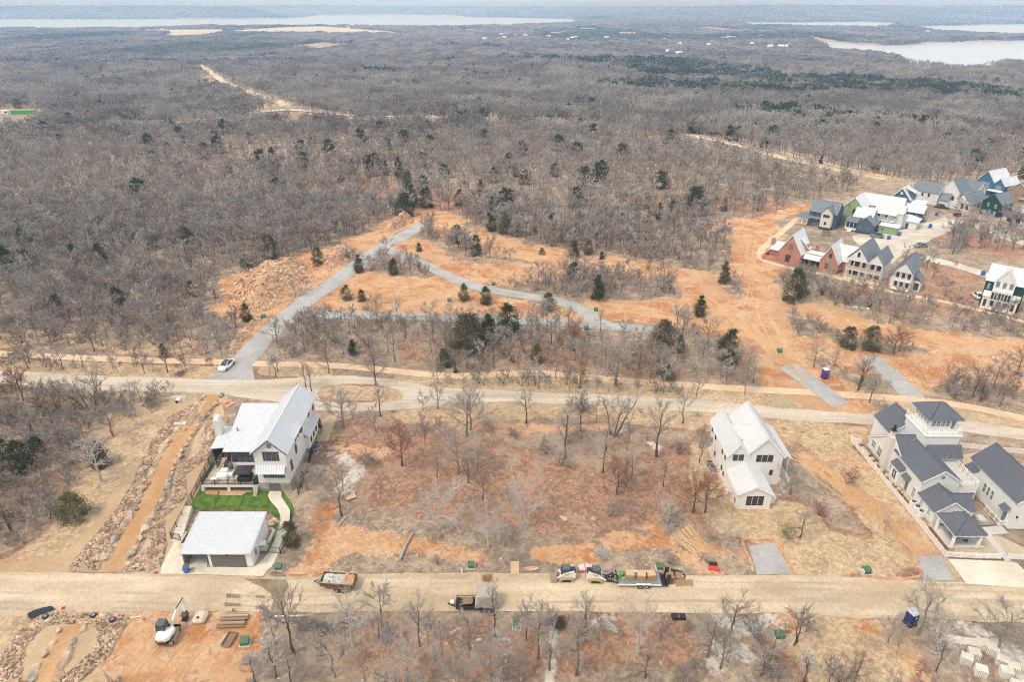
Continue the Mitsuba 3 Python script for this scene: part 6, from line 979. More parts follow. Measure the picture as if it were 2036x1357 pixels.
# dead sticks and low dry brush
STK = [grow(rg, 4, 3, 2, spread=.8, up=.35, r0=.015, fine=.016, stems=3, lean=.6, first=.1, hook=1) for _ in range(4)]
mb = {'twig_brown': MB(), 'twig_pale': MB(), 'twig_mauve': MB()}
woodsy = union_all([Polygon([(-37.6,106.5),(35.4,104.0),(28.1,69.8),(-27.8,69.8)]), Polygon([(-33.2,61.1),(55.9,60.1),(57.3,49.5),(-29.2,49.5)]), Polygon([(-105.0,113.7),(-65.8,108.2),(-65.4,77.9),(-76.8,71.7)]), Polygon([(-196.9,238.6),(-89.9,215.2),(-62.0,137.8),(-124.3,137.8)]), Polygon([(-62.0,151.5),(51.3,143.0),(45.2,121.6),(-55.0,130.4)]), Polygon([(77.3,186.8),(128.8,154.5),(101.0,113.7),(69.4,117.5),(66.4,148.6)])]).difference(union_all(built + [Polygon(q) for q in SB])); prepare(woodsy)
x0, y0, x1, y1 = woodsy.bounds; xs_, ys_ = rg.uniform(x0, x1, 9000), rg.uniform(y0, y1, 9000); ok = contains_xy(woodsy, xs_, ys_); xs_, ys_ = xs_[ok], ys_[ok]; ok = (clay_at(xs_, ys_) < .4) & (meshkit.fbm(np.stack([xs_ * .09, ys_ * .09, xs_ * 0], 1), 3, 5) > .44); xs_, ys_ = xs_[ok], ys_[ok]
for x, y, z in zip(xs_, ys_, terrain(xs_, ys_)):
    a, b = STK[int(rg.integers(4))]; q = placed(b, x, y, z, float(rg.uniform(0, 360)), float(rg.uniform(.4, 1.5))); mb[['twig_brown', 'twig_pale', 'twig_mauve'][int(rg.integers(3))]].raw(*q)
k = numbered('dry_brush'); labels[k] = {'kind': 'stuff', 'label': 'low dry brush and dead twigs among the trees', 'category': 'undergrowth'}
for nm, m in zip(('brown_twigs', 'pale_twigs', 'mauve_twigs'), mb): part(nm, mb[m], m, k)
mb = MB()
for _ in range(500):
    x, y = float(rg.choice(xs_)), float(rg.choice(ys_))
    if not contains_xy(woodsy, x, y): continue
    t = rg.uniform(0, 3.14); L = rg.uniform(.8, 3.0); z = gz(x, y); mb.tube([(x, y, z + .08), (x + L * math.cos(t), y + L * math.sin(t), z + .12)], [.07, .03], 4)
stuff('fallen_branches', mb, 'bark_pale', 'pale fallen branches lying in the leaf litter', 'branches')
# wheel ruts pressed into the clay
mb = MB()
RUTS = [[(49.3,94.0),(52.9,88.6),(55.0,82.4),(55.9,77.9)], [(50.4,94.8),(54.9,89.3),(57.2,83.0)], [(48.3,96.2),(51.0,89.9),(52.6,82.4)], [(52.7,91.9),(58.1,92.6),(61.2,88.6)], [(58.0,79.0),(58.3,72.7)], [(72.0,220.7),(72.6,195.5),(67.5,174.9),(61.7,160.8)], [(50.8,164.2),(55.0,151.5),(58.2,135.2),(60.4,125.9)], [(53.0,167.6),(57.5,151.5),(60.5,135.2)], [(65.6,160.8),(63.0,145.7),(62.5,137.8)], [(-39.3,162.5),(-31.1,169.4),(-23.3,173.0),(-16.0,167.6)], [(-37.3,159.2),(-29.2,165.9),(-20.0,167.6)], [(-36.8,178.7),(-24.7,173.0),(-21.0,164.2),(-24.2,157.6)], [(-34.3,180.7),(-22.1,174.9),(-17.8,165.9),(-21.7,158.3)], [(-25.3,220.7),(-9.1,200.1),(6.3,191.1),(26.7,184.7)], [(-24.0,225.2),(-7.7,204.9),(9.5,194.6)], [(78.7,154.5),(90.8,143.5),(102.0,138.3),(115.0,135.2)], [(81.0,157.0),(93.1,145.7),(104.4,140.3)], [(28.3,156.1),(40.4,153.0),(51.3,147.2)], [(-42.3,52.2),(-41.4,55.3),(-40.0,58.9)], [(-40.0,52.2),(-39.6,55.3),(-38.1,58.9)], [(86.0,232.3),(74.0,204.9),(67.3,178.7)], [(62.9,121.6),(61.6,135.2),(60.0,151.5)], [(24.0,76.8),(26.5,71.7)], [(24.9,77.4),(27.7,72.2)]]
for pl in RUTS:
    for sd in rg.uniform(-2.4, 2.4, 3):
        p = smooth_line(pl, 3); d = np.gradient(p, axis=0); n = np.stack([-d[:, 1], d[:, 0]], 1) / np.hypot(d[:, 0], d[:, 1])[:, None]; c = p + n * sd + (meshkit.noise(np.column_stack([p * .3, np.full(len(p), sd)]), 4)[:, None] - .5) * 1.6
        z = terrain(c[:, 0], c[:, 1]); w = .24
        for e in (-.3, .34) if sd > 0 else (.1,):
            q = c + n * e; V = np.vstack([np.column_stack([q - n * w, z - .03]), np.column_stack([q, z + .09]), np.column_stack([q + n * w, z - .03])]); m = len(q); i = np.arange(m - 1)
            mb.raw(V, np.vstack([np.stack([i, i + m, i + m + 1, i + 1], 1), np.stack([i + m, i + 2 * m, i + 2 * m + 1, i + m + 1], 1)]))
v, f = mb.mesh(); nz = np.cross(v[f[:, 1]] - v[f[:, 0]], v[f[:, 2]] - v[f[:, 0]])[:, 2] < 0; f[nz] = f[nz][:, ::-1]
stuff('wheel_ruts', (v, f), 'path_clay', 'churned wheel ruts in the orange clay', 'ruts')

# farmhouse yard
lawn = ragged([(-51.8,95.8),(-50.8,94.9),(-50.5,89.9),(-50.7,88.3),(-49.9,86.8),(-46.9,86.6),(-44.2,85.9),(-41.4,86.1),(-40.8,86.4),(-37.1,86.6),(-34.4,83.1),(-33.4,81.0),(-33.5,79.0),(-35.0,80.1),(-35.2,79.2),(-35.4,77.4),(-34.8,75.3),(-35.0,72.6),(-35.4,72.7),(-35.9,78.8),(-35.5,79.3),(-36.1,80.1),(-37.8,81.7),(-48.2,82.0),(-50.4,82.2),(-50.6,86.7)], .1, 80)
walk = ragged([(-39.0,86.4),(-37.2,86.4),(-36.6,84.8),(-34.3,81.7),(-33.7,80.1),(-33.4,78.5),(-33.2,76.6),(-33.1,74.9),(-33.3,72.7),(-33.5,70.0),(-33.8,69.7),(-34.2,68.3),(-48.3,68.7),(-48.8,69.8),(-49.3,75.0),(-48.3,74.9),(-45.5,70.6),(-43.3,69.9),(-36.0,69.9),(-35.2,71.3),(-34.8,72.9),(-34.7,75.8),(-35.0,78.5),(-35.3,80.1),(-36.2,81.8),(-38.4,84.3),(-39.0,85.4)], .04, 81)
struct('lawn', drape(lawn.difference(walk), .06, 1.5), 'turf_green', True, 'bright green new turf'); struct('concrete_walk', drape(walk, .07, 2), 'concrete_pale', label='pale concrete drive and curving walkway')
struct('concrete_floor', drape([(-46.6,73.2),(-43.5,73.2),(-42.4,69.8),(-45.8,70.4)], .055, 2), 'concrete_cool')
SEAM = MB()
for pl in ([(-47.2,86.4),(-46.8,84.8),(-46.4,82.2)], [(-42.8,85.9),(-42.6,83.6),(-42.5,82.1)]):
    for a, b in zip(pl[:-1], pl[1:]): SEAM.beam((*a, .065), (*b, .065), .12, .03)
stuff('turf_joints', SEAM, 'mulch', 'dark joints between the turf strips', 'joints')
struct('mulch_bed', drape(ragged([(-48.4,81.8),(-46.7,82.1),(-44.2,81.6),(-42.0,82.1),(-39.6,81.7),(-37.8,82.0),(-37.3,80.8),(-48.0,80.8)], .08, 82), .08, 1), 'mulch'); struct('mulch_bed', drape(ragged([(-49.8,86.7),(-44.4,86.6),(-42.6,86.1),(-43.2,85.3),(-48.9,85.6)], .1, 83), .07, 1), 'path_clay'); struct('dry_lawn', drape(ragged([(-37.1,106.8),(-33.4,109.6),(-33.0,100.3),(-35.0,100.3)], .15, 84), .05, 2), 'sand_bed')
k = thing('garden_kerb', 'white retaining kerb behind the garage', 'kerb'); part('kerb', MB().box(-46.0, -35.4, 77.15, 77.35, 0, .45).box(-35.5, -35.2, 74.5, 77.14, 0, .45), 'concrete_pale', k)
k = thing('garden_steps', 'pale concrete steps climbing left of the garage', 'steps')
A, B = np.array((-49.0,75.0)), np.array((-50.1,81.7))
for i in range(10): c = A + (B - A) * (i + .5) / 10; part('step', MB().box(c[0] - .75, c[0] + .75, c[1] - .33, c[1] + .33, 0, .12 + .09 * i), 'concrete_pale', k)
k = thing('planter', 'white planter box left of the garage', 'planter'); part('wall', MB().box(-47.9, -46.2, 73.6, 73.8, 0, .8).box(-47.9, -47.7, 73.81, 76.2, 0, .8), 'concrete_pale', k); part('soil', MB().box(-47.69, -46.2, 73.81, 76.2, 0, .6), 'mulch', k)
def fence(name, label, pts, h, post_m, rails, gap, pk_w, pk=True, step=2.2):
    k = thing(name, label, 'fence')
    for (ax, ay), (bx, by) in zip(pts[:-1], pts[1:]):
        L = math.hypot(bx - ax, by - ay); n = max(1, int(round(L / step)))
        for i in range(n): f = i / n; x, y = ax + (bx - ax) * f, ay + (by - ay) * f; part('post', MB().box(x - .05, x + .05, y - .05, y + .05, 0, h + .08), post_m, k)
        for z in rails: part('rail', MB().beam((ax, ay, z), (bx, by, z), .045, .06), post_m, k)
        P_ = MB(); u = np.array([(bx - ax) / L, (by - ay) / L, 0]); w = np.array([-u[1], u[0], 0])
        for i in range(1, int(L / gap)): c = np.array([ax, ay, 0]) + u * i * gap; P_.obox(c + [0, 0, h / 2], u * pk_w / 2, w * .012, [0, 0, h / 2 - .04])
        part('picket', P_, post_m, k, stuff=True)
    x, y = pts[-1]; part('post', MB().box(x - .05, x + .05, y - .05, y + .05, 0, h + .08), post_m, k); return k
fence('lawn_fence', 'black metal fence down the west side of the green lawn', [(-51.8,95.8),(-50.8,86.6),(-49.8,75.4),(-48.3,75.0)], 1.3, 'metal_black', (.25, 1.28), .16, .016); fence('walk_fence', 'black metal fence beside the curved walkway', [(-33.8,80.6),(-33.1,77.9),(-32.8,75.3),(-33.0,72.5),(-36.2,72.7),(-36.9,74.2)], 1.2, 'metal_black', (.25, 1.18), .16, .016); fence('side_fence', 'black metal fence along the east side of the farmhouse', [(-36.5,96.4),(-34.8,96.6),(-34.4,91.9),(-34.1,85.4)], 1.3, 'metal_black', (.25, 1.28), .16, .016)
PICK = [(62.1,99.4),(60.8,100.3),(61.3,79.3),(61.4,71.9),(65.4,71.6),(68.9,71.5)]; fence('picket_fence', 'white picket fence around the tower house', PICK, 1.05, 'trim_white', (.2, .95), .14, .075); fence('picket_fence', 'white picket fence right of the concrete path', [(69.9,71.5),(72.2,71.3),(75.1,71.1)], 1.05, 'trim_white', (.2, .95), .14, .075); fence('picket_fence', 'white picket fence behind the tower house', [(79.1,98.4),(83.3,97.5),(89.2,96.4),(94.0,95.2)], 1.05, 'trim_white', (.2, .95), .14, .075)
struct('mulch_bed', drape(ragged([(61.8,100.0),(62.4,99.7),(62.8,96.2),(62.8,90.2),(62.8,85.4),(63.0,82.4),(62.3,82.2),(62.0,85.4),(61.8,90.6),(61.8,96.9)], .1, 85), .06, 1), 'mulch'); struct('mulch_bed', drape(ragged([(62.6,78.3),(63.3,77.9),(62.8,73.2),(62.1,72.9),(62.2,77.0)], .1, 86), .06, 1), 'mulch'); struct('mulch_bed', drape(ragged([(62.1,72.4),(69.8,71.7),(69.3,71.2),(61.7,71.6)], .1, 87), .05, 1), 'mulch'); struct('mulch_bed', drape(ragged([(73.9,83.8),(75.3,84.6),(74.3,79.6),(72.8,79.0)], .1, 88), .05, 1), 'mulch')
struct('concrete_drive', drape([(61.6,71.5),(69.3,71.2),(70.9,70.9),(71.1,69.4),(75.0,67.1),(68.8,66.3),(61.4,67.0)], .055, 3), 'concrete_pale', label='bright concrete driveway at the right edge'); struct('concrete_path', drape([(69.7,76.2),(71.0,76.6),(70.4,71.2),(69.5,71.1)], .065, 3), 'concrete_cool'); struct('golden_lawn', drape(ragged([(64.0,73.7),(69.6,75.8),(69.6,71.7),(62.7,72.1)], .1, 89).union(ragged([(70.9,76.4),(72.1,76.2),(74.1,73.7),(72.6,71.6),(70.5,71.7)], .1, 90)), .05, 2), 'field_straw'); struct('terrace', drape([(70.5,78.1),(73.7,78.5),(73.7,76.8),(70.5,76.4)], .05, 3), 'concrete_cool'); struct('golden_lawn', drape(ragged([(78.1,96.2),(81.2,96.9),(78.9,92.6),(76.0,91.9)], .1, 91), .05, 2), 'field_straw')
k = thing('plunge_pool', 'grey stone plunge pool between the two pale houses', 'pool'); part('coping', MB().box(70.3, 72.4, 78.4, 78.9, 0, .5).box(70.3, 72.4, 80.4, 80.8, 0, .5).box(70.3, 70.7, 78.91, 80.39, 0, .5).box(71.9, 72.4, 78.91, 80.39, 0, .5), 'stone_grey', k); part('water', MB().box(70.71, 71.89, 78.91, 80.39, 0, .35), 'concrete_cool', k)
for i, (x, y) in enumerate([(61.7,97.7),(61.8,96.9),(61.8,96.1),(61.9,94.6),(61.9,93.3),(61.9,91.5),(62.2,90.1),(62.1,88.3),(62.4,86.6),(62.6,85.7),(62.6,84.9),(62.6,84.1),(62.6,83.3),(62.8,78.1)]):
    k = thing('round_shrub', f'clipped straw-coloured shrub beside the tower house, {ordinal(i + 1)} from the back', 'shrub', 'clipped shrubs in the bed beside the tower house'); m = trimesh.creation.icosphere(2, .42); v = np.array(m.vertices) * (1 + .16 * (meshkit.noise(np.array(m.vertices) * 9 + x, 3)[:, None] - .5)); v[:, 2] *= .8; scene[k] = mikit.ply(placed((v, m.faces), x, y, .28), 'field_straw', smooth=True)
# shrubs
def shrub(x, y, h, leaf, label, n=700, w=1.0, cat='shrub', group=None):
    k = thing('shrub', label, cat, group); a, b = BUSH[int(rg.integers(4))]; at_ = (x, y, gz(x, y), float(rg.uniform(0, 360)), h); part('stems', a, 'bark_dark', k, at=at_); part('leaves', leafy(rg, b[0], n, .03, .06), leaf, k, at=at_)
for px, h, m, t in (((54.8,88.3), 2.9, 'leaf_maroon', 'maroon-leaved shrub on the bare lot behind the gabled house'), ((47.0,80.5), 2.5, 'leaf_maroon', 'maroon-leaved shrub at the edge of the dry lawn'), ((-49.8,82.0), 1.0, 'cedar_green', 'green shrub at the top of the garden steps'), ((40.5,75.3), 2.8, 'cedar_olive', 'bushy brown-green conifer on the dry lawn'), ((127.4,229.3), 1.8, 'turf_green', 'bright green round bush beside the green shed'), ((-35.0,102.8), .8, 'leaf_maroon', 'low dark shrub in the dry lawn east of the farmhouse'), ((105.7,220.7), 2.0, 'cedar_green', 'dark pointed shrub before the blue house'), ((107.1,220.1), 2.0, 'cedar_green', 'second dark pointed shrub before the blue house'), ((133.1,191.1), 1.6, 'leaf_rust', 'rusty shrub on the slope near the village'), ((-32.6,68.9), .6, 'cedar_olive', 'low olive weed at the edge of the wet ground')): shrub(*px, h, m, t)
x, y = (-35.5,104.5); k = thing('cedar_tree', 'small pointed garden conifer east of the farmhouse', 'tree'); m = T().translate([x, y, 0]).scale([1.3, 1.3, 2.2]); scene[k + '__trunk'] = {**shape(('cedar', 0, 0), CED[0][0], 'bark_dark'), 'to_world': m}; scene[k + '__crown'] = {**shape(('cedar', 0, 1), CED[0][1], 'cedar_green'), 'to_world': m}
k = thing('stone_path', 'grey stepping stone path beside the white gabled house', 'path')
for i, (x, y) in enumerate([(44.1,88.0),(43.6,87.1),(43.6,86.2),(42.8,85.3),(42.9,84.6),(42.2,83.8),(42.2,82.9),(41.6,82.0),(41.6,81.1),(40.9,80.3),(40.5,79.4),(39.9,78.5),(39.2,77.5),(38.7,76.6)]): v, f = ROCKS[i % 8]; part('stepping_stone', placed((np.array(v) * [.62, .55, .12], f), x, y, .05, i * 47.0), 'tile_blue', k)

# ---------------------------------------------------------------- machines, boxes and other things
def hull(pts, bev=0.0): m = trimesh.Trimesh(np.asarray(pts, float)).convex_hull; return np.array(m.vertices), np.array(m.faces)
def rbox(x0, x1, y0, y1, z0, z1, b=.06):
    """box with chamfered edges"""
    P = []
    for x, sx in ((x0, 1), (x1, -1)):
        for y, sy in ((y0, 1), (y1, -1)):
            for z, sz in ((z0, 1), (z1, -1)): P += [(x + sx * b, y + sy * b, z), (x + sx * b, y, z + sz * b), (x, y + sy * b, z + sz * b)]
    return hull(P)
def taper(lo, zl, hi, zh): return hull([(x, y, zl) for x in lo[:2] for y in lo[2:]] + [(x, y, zh) for x in hi[:2] for y in hi[2:]])
def wheel(k, x, y, r, w, at, name='wheel', hub='metal_grey', axis='y'):
    d = (0, w / 2, 0) if axis == 'y' else (w / 2, 0, 0); c = np.array([x, y, r]); q = part(name, MB().tube([c - d, c + np.array(d)], r, 14), 'rubber', k, smooth=40, at=at); part('rim', MB().tube([c - np.array(d) * 1.06, c + np.array(d) * 1.06], r * .58, 10), hub, q, smooth=40, at=at)
def car(label, x, y, yaw, paint, L=4.6, W=1.85, Hh=1.45, glass_roof=False, cat='car', z=0.05, group=None):
    k = thing('parked_car', label, cat, group); at = (x, y, z, yaw); l, w = L / 2, W / 2
    part('body', hull([(l - .02, s * (w - .3), zz) for s in (-1, 1) for zz in (.3, .62)] + [(l - .35, s * w, zz) for s in (-1, 1) for zz in (.28, .72)] + [(-l + .02, s * (w - .15), zz) for s in (-1, 1) for zz in (.35, .85)] + [(-l + .3, s * w, zz) for s in (-1, 1) for zz in (.28, .92)] + [(l - 1.2, s * (w - .06), .92) for s in (-1, 1)]), paint, k, smooth=25, at=at)
    part('windows', taper((-l + .45, l - 1.15, -w + .12, w - .12), .88, (-l + 1.3, l - 2.05, -w + .32, w - .32), Hh - .04), 'glass_dark', k, at=at); part('roof', rbox(-l + 1.25, l - 2.0, -w + .3, w - .3, Hh - .05, Hh, .02), 'glass_dark' if glass_roof else paint, k, at=at)
    for s in (-1, 1):
        part('pillar', MB().beam((l - 1.15, s * (w - .12), .88), (l - 2.05, s * (w - .31), Hh), .09), paint, k, at=at); part('pillar', MB().beam((-l + .45, s * (w - .12), .88), (-l + 1.3, s * (w - .31), Hh), .12), paint, k, at=at); part('roof_rail', MB().beam((-l + 1.3, s * (w - .3), Hh), (l - 2.05, s * (w - .3), Hh), .07), paint, k, at=at)
        part('headlight', MB().box(l - .34, l - .1, s * (w - .28) - .12, s * (w - .28) + .12, .62, .74), 'metal_grey', k, at=at); part('mirror', MB().box(l - 1.45, l - 1.25, s * (w + .02) - .08, s * (w + .02) + .08, .92, 1.05), paint, k, at=at)
        for xx in (-l + .85, l - .85): wheel(k, xx, s * (w - .1), .34, .23, at)
    return k
car('white saloon car with a dark glass roof parked on the gravel drive', *(-61.7,127.9), -98.7, 'car_paint_white', glass_roof=True, Hh=1.44)
car('dark grey off-road car parked beside the green shed', *(123.2,219.5), 150, 'car_paint_grey', 4.4, 1.9, 1.75); car('black pickup-sized car beside the low white cottage', *(165.1,254.8), -20, 'car_paint_black', 5.2, 2.0, 1.8); car('grey car parked on the leaf-covered hill in the village', *(132.1,208.9), 190, 'car_paint_grey', 4.4, 1.85, 1.5); car('silver car half behind the dark green porch house', *(124.6,166.9), 80, 'car_paint_white', 4.5, 1.85, 1.5)
k = thing('utility_cart', 'small dark utility cart on the village lawn', 'cart'); at = (*(165.9,245.8), 0, 10); part('body', rbox(-1.2, 1.2, -.65, .65, .35, .85), 'metal_black', k, at=at); part('roof', MB().box(-.6, .5, -.6, .6, 1.75, 1.82), 'metal_black', k, at=at)
for x_, y_ in ((-.55, -.55), (-.55, .55), (.45, -.55), (.45, .55)): part('post', MB().box(x_ - .03, x_ + .03, y_ - .03, y_ + .03, .85, 1.75), 'metal_black', k, at=at)
for x_ in (-.8, .8):
    for y_ in (-.6, .6): wheel(k, x_, y_, .32, .22, at)

# excavator
k = thing('excavator', 'white compact excavator with raised boom on the orange clay', 'excavator'); at = (-42.45, 58.1, .02, 2.0)
def track(k, x, y0, y1, w, h, at, m='track_tan'):
    prof = [(y0 + h * .45, 0), (y1 - h * .45, 0), (y1, h * .45), (y1 - h * .2, h), (y0 + h * .2, h), (y0, h * .45)]; q = part('track', MB().extr(prof, x - w / 2, x + w / 2, True), m, k, at=at)
    part('roller', MB().tube([(x - w / 2 - .02, y0 + h * .5, h * .5), (x + w / 2 + .02, y0 + h * .5, h * .5)], h * .36, 10), 'metal_black', q, at=at); part('roller', MB().tube([(x - w / 2 - .02, y1 - h * .5, h * .5), (x + w / 2 + .02, y1 - h * .5, h * .5)], h * .36, 10), 'metal_black', q, at=at)
    for i in range(int((y1 - y0) / .22)): yy = y0 + .12 + i * .22; part('shoe', MB().box(x - w / 2 - .015, x + w / 2 + .015, yy - .035, yy + .035, h, h + .03), m, q, at=at)
track(k, -.82, -1.15, 1.35, .42, .62, at); track(k, .82, -1.15, 1.35, .42, .62, at); part('undercarriage', MB().box(-.6, .6, -.7, .9, .3, .68), 'metal_black', k, at=at)
part('body', hull([(x_, y_, z_) for x_, y_ in ((-.95, -.1), (-.85, -1.05), (-.4, -1.4), (.4, -1.4), (.85, -1.05), (.95, -.1), (.95, .5), (-.95, .5)) for z_ in (.95, 1.45)] + [(x_, y_, 1.62) for x_, y_ in ((-.75, -.2), (-.6, -1.0), (.5, -1.0), (.75, -.1), (.7, .4))]), 'paint_machine_white', k, smooth=30, at=at)
part('counterweight', hull([(x_, y_, z_) for x_, y_ in ((-.97, -.3), (-.88, -1.1), (-.42, -1.45), (.42, -1.45), (.88, -1.1), (.97, -.3)) for z_ in (.72, 1.0)]), 'metal_black', k, at=at); part('stripe', MB().obox((.0, -1.44, 1.18), (.3, 0, 0), (0, .02, 0), (0, 0, .06)), 'paint_orange', k, at=at)
part('cab', taper((-.95, .05, -.25, .95), 1.35, (-.9, .0, -.15, .75), 2.5), 'glass_dark', k, at=at); part('cab_roof', rbox(-.97, .08, -.25, .85, 2.5, 2.6, .03), 'frame_grey', k, at=at)
for a_, b_ in (((-.95, .95, 1.35), (-.9, .75, 2.5)), ((.05, .95, 1.35), (0, .75, 2.5)), ((-.95, -.25, 1.35), (-.9, -.15, 2.5)), ((.05, -.25, 1.35), (0, -.15, 2.5))): part('cab_pillar', MB().beam(a_, b_, .08), 'metal_black', k, at=at)
bm = [np.array(q) for q in ((.35, .7, 1.1), (.72, 1.9, 2.55), (1.35, 3.1, 3.35))]
for a_, b_, w_ in ((bm[0], bm[1], .34), (bm[1], bm[2], .28)): part('boom', MB().beam(a_, b_, .22, w_), 'paint_machine_white', k, at=at)
st = np.array((1.12, 2.95, 1.35)); part('arm', MB().beam(bm[2] + [0, .12, .1], st, .2, .26), 'paint_machine_white', k, at=at); part('ram', MB().tube([bm[0] + [.1, .3, .1], bm[1] + [.05, .1, -.15]], .06, 8), 'metal_black', k, at=at); part('ram', MB().tube([bm[1] + [0, .1, .3], bm[2] + [.02, .05, .28]], .06, 8), 'metal_black', k, at=at)
part('bucket', MB().extr([(2.45, .95), (3.1, 1.3), (3.15, .95), (2.95, .35), (2.6, .15), (2.3, .3), (2.35, .5), (2.6, .45), (2.8, .7), (2.75, .95)], .75, 1.45, True), 'metal_black', k, at=at); part('blade', MB().extr([(1.55, .1), (1.72, .05), (1.68, .6), (1.58, .6)], -.95, .95, True), 'metal_black', k, at=at)

def skid_steer(label, x, y, yaw, tool):
    """compact track loader facing +x"""
    k = thing('track_loader', label, 'loader'); at = (x, y, .03, yaw)
    for s in (-.72, .72):
        q = part('track', MB().extr([(-1.0, .42), (-.75, .05), (.75, .05), (1.0, .35), (.5, .72), (-.75, .72)], s - .2, s + .2, False), 'track_tan', k, at=at)
        part('roller_frame', MB().extr([(-.6, .2), (.6, .2), (.7, .34), (.4, .52), (-.6, .55)], s - .225, s + .225, False), 'metal_black', q, at=at)
        part('lift_arm', MB().beam((-1.05, s * .8, 1.75), (.5, s * .8, 1.15), .13, .24).beam((.5, s * .8, 1.15), (1.35, s * .8, .45), .13, .22), 'paint_machine_white', k, at=at); part('stripe', MB().beam((-.4, s * .925, 1.48), (.25, s * .925, 1.22), .012, .13), 'paint_orange', k, at=at)
    part('body', hull([(xx, s * .55, zz) for s in (-1, 1) for xx, zz in ((-1.25, .5), (-1.3, 1.45), (-.5, 1.6), (.85, .9), (.85, .4))]), 'paint_machine_white', k, at=at); part('engine_cover', rbox(-1.28, -.45, -.5, .5, 1.42, 1.62, .05), 'fabric_black', k, at=at); part('tail_panel', MB().box(-1.36, -1.3, -.5, .5, .55, 1.4), 'paint_orange', k, at=at)
    part('cab', taper((-.5, .75, -.5, .5), 1.0, (-.45, .45, -.45, .45), 2.0), 'glass_dark', k, at=at); part('cab_roof', rbox(-.52, .52, -.5, .5, 1.98, 2.08, .04), 'frame_grey', k, at=at)
    for a_, b_ in (((.75, .5, 1.0), (.46, .46, 2.0)), ((.75, -.5, 1.0), (.46, -.46, 2.0)), ((-.5, .5, 1.0), (-.46, .46, 2.0)), ((-.5, -.5, 1.0), (-.46, -.46, 2.0))): part('cab_pillar', MB().beam(a_, b_, .08), 'metal_black', k, at=at)
    if tool == 'bucket': part('bucket', MB().extr([(1.3, .05), (2.15, .08), (2.15, .14), (1.5, .2), (1.42, .9), (1.3, .9)], -.95, .95, False).box(1.35, 1.95, -.95, -.9, .1, .7).box(1.35, 1.95, .9, .95, .1, .7), 'steel_dust', k, at=at)
    else: 
        part('auger_frame', MB().beam((1.3, 0, .6), (2.2, 0, 1.2), .16).beam((1.3, -.6, .5), (1.3, .6, .5), .14), 'metal_black', k, at=at); part('auger', MB().tube([(2.2, 0, 1.2), (2.5, .15, .2)], [.2, .06], 10), 'metal_black', k, at=at); part('fork', MB().box(1.3, 2.4, -.5, -.38, .15, .22), 'metal_black', k, at=at); part('fork', MB().box(1.3, 2.4, .38, .5, .15, .22), 'metal_black', k, at=at)
skid_steer('white tracked loader with a dusty bucket at the roadside', 7.35, 67.95, 180, 'bucket'); skid_steer('white and orange tracked loader facing the flatbed trailer', 11.35, 67.75, -4, 'auger')

# trailers
k = thing('dump_trailer', 'rusty dump trailer loaded with rubble on the dirt road', 'trailer'); at = (-23.2, 66.6, .03, -5); m = 'rusty_steel'
part('bed', MB().box(-2.2, 2.2, -.95, .95, .62, .72), m, k, at=at)
for n_, b_ in (('side_wall', (-2.2, 2.2, -1.0, -.95, .72, 1.4)), ('side_wall', (-2.2, 2.2, .95, 1.0, .72, 1.4)), ('front_wall', (-2.25, -2.2, -1.0, 1.0, .62, 1.5)), ('tailgate', (2.2, 2.25, -1.0, 1.0, .62, 1.4))): part(n_, MB().box(*b_), m, k, at=at)
for s in (-1, 1):
    part('top_rail', MB().beam((-2.25, s * 1.0, 1.42), (2.25, s * 1.0, 1.42), .1), 'wood_grey', k, at=at); part('mudguard', MB().box(-.6, 1.35, s * 1.18 - .14, s * 1.18 + .14, .72, .78), m, k, at=at)
    for i in range(8): part('stake', MB().box(-2.0 + i * .56, -1.92 + i * .56, s * 1.03 - .03, s * 1.03 + .03, .7, 1.38), m, k, at=at)
    for x_ in (-.05, .8): wheel(k, x_, s * 1.15, .34, .22, at, hub='steel_dust')
part('drawbar', MB().beam((-2.2, .6, .55), (-3.5, 0, .5), .1).beam((-2.2, -.6, .55), (-3.5, 0, .5), .1), m, k, at=at); part('tongue_box', MB().box(-2.75, -2.3, -.35, .35, .6, 1.0), 'metal_grey', k, at=at)
for nm, mt, x0_, x1_ in (('load_rubble', 'concrete_cool', -2.0, .7), ('load_soil', 'stone_orange', .5, 2.05)):
    mb = MB()
    for _ in range(190): v, f = ROCKS[int(rg.integers(8))]; mb.raw(*placed((np.array(v) * rg.uniform(.14, .32), f), rg.uniform(x0_, x1_), rg.uniform(-.75, .75), rg.uniform(1.05, 1.42), rg.uniform(0, 360)))
    mb.box(x0_ - .1, x1_ + .1 - (.12 if x1_ < 1 else 0), -.93, .93, .73, 1.05); kk = thing(nm, {'load_rubble': 'pale broken rubble heaped in the dump trailer', 'load_soil': 'orange soil heaped in the back of the dump trailer'}[nm], 'load'); scene[kk] = mikit.ply(placed(mb, *at), mt)
k = thing('utility_trailer', 'low black trailer half covered by a grey tarpaulin', 'trailer'); at = (-4.7, 63.1, .03, 0)
part('bed', MB().box(-2.5, 2.5, -.9, .9, .5, .58), 'metal_black', k, at=at)
for s in (-1, 1):
    part('side_rail', MB().beam((-2.5, s * .92, .95), (2.5, s * .92, .95), .07).beam((-2.5, s * .92, .55), (2.5, s * .92, .55), .1), 'metal_black', k, at=at)
    for i in range(6): part('post', MB().box(-2.5 + i, -2.43 + i, s * .92 - .03, s * .92 + .03, .55, .95), 'metal_black', k, at=at)
    for x_ in (1.0, 1.8): wheel(k, x_, s * 1.05, .33, .2, at)
part('front_rail', MB().beam((-2.5, -.92, .95), (-2.5, .92, .95), .07), 'metal_black', k, at=at); part('drawbar', MB().beam((-2.5, .5, .5), (-3.6, 0, .48), .09).beam((-2.5, -.5, .5), (-3.6, 0, .48), .09), 'metal_black', k, at=at); part('jack_wheel', MB().tube([(-3.05, 0, .75), (-3.05, 0, .9)], .3, 12), 'plastic_white', k, at=at)
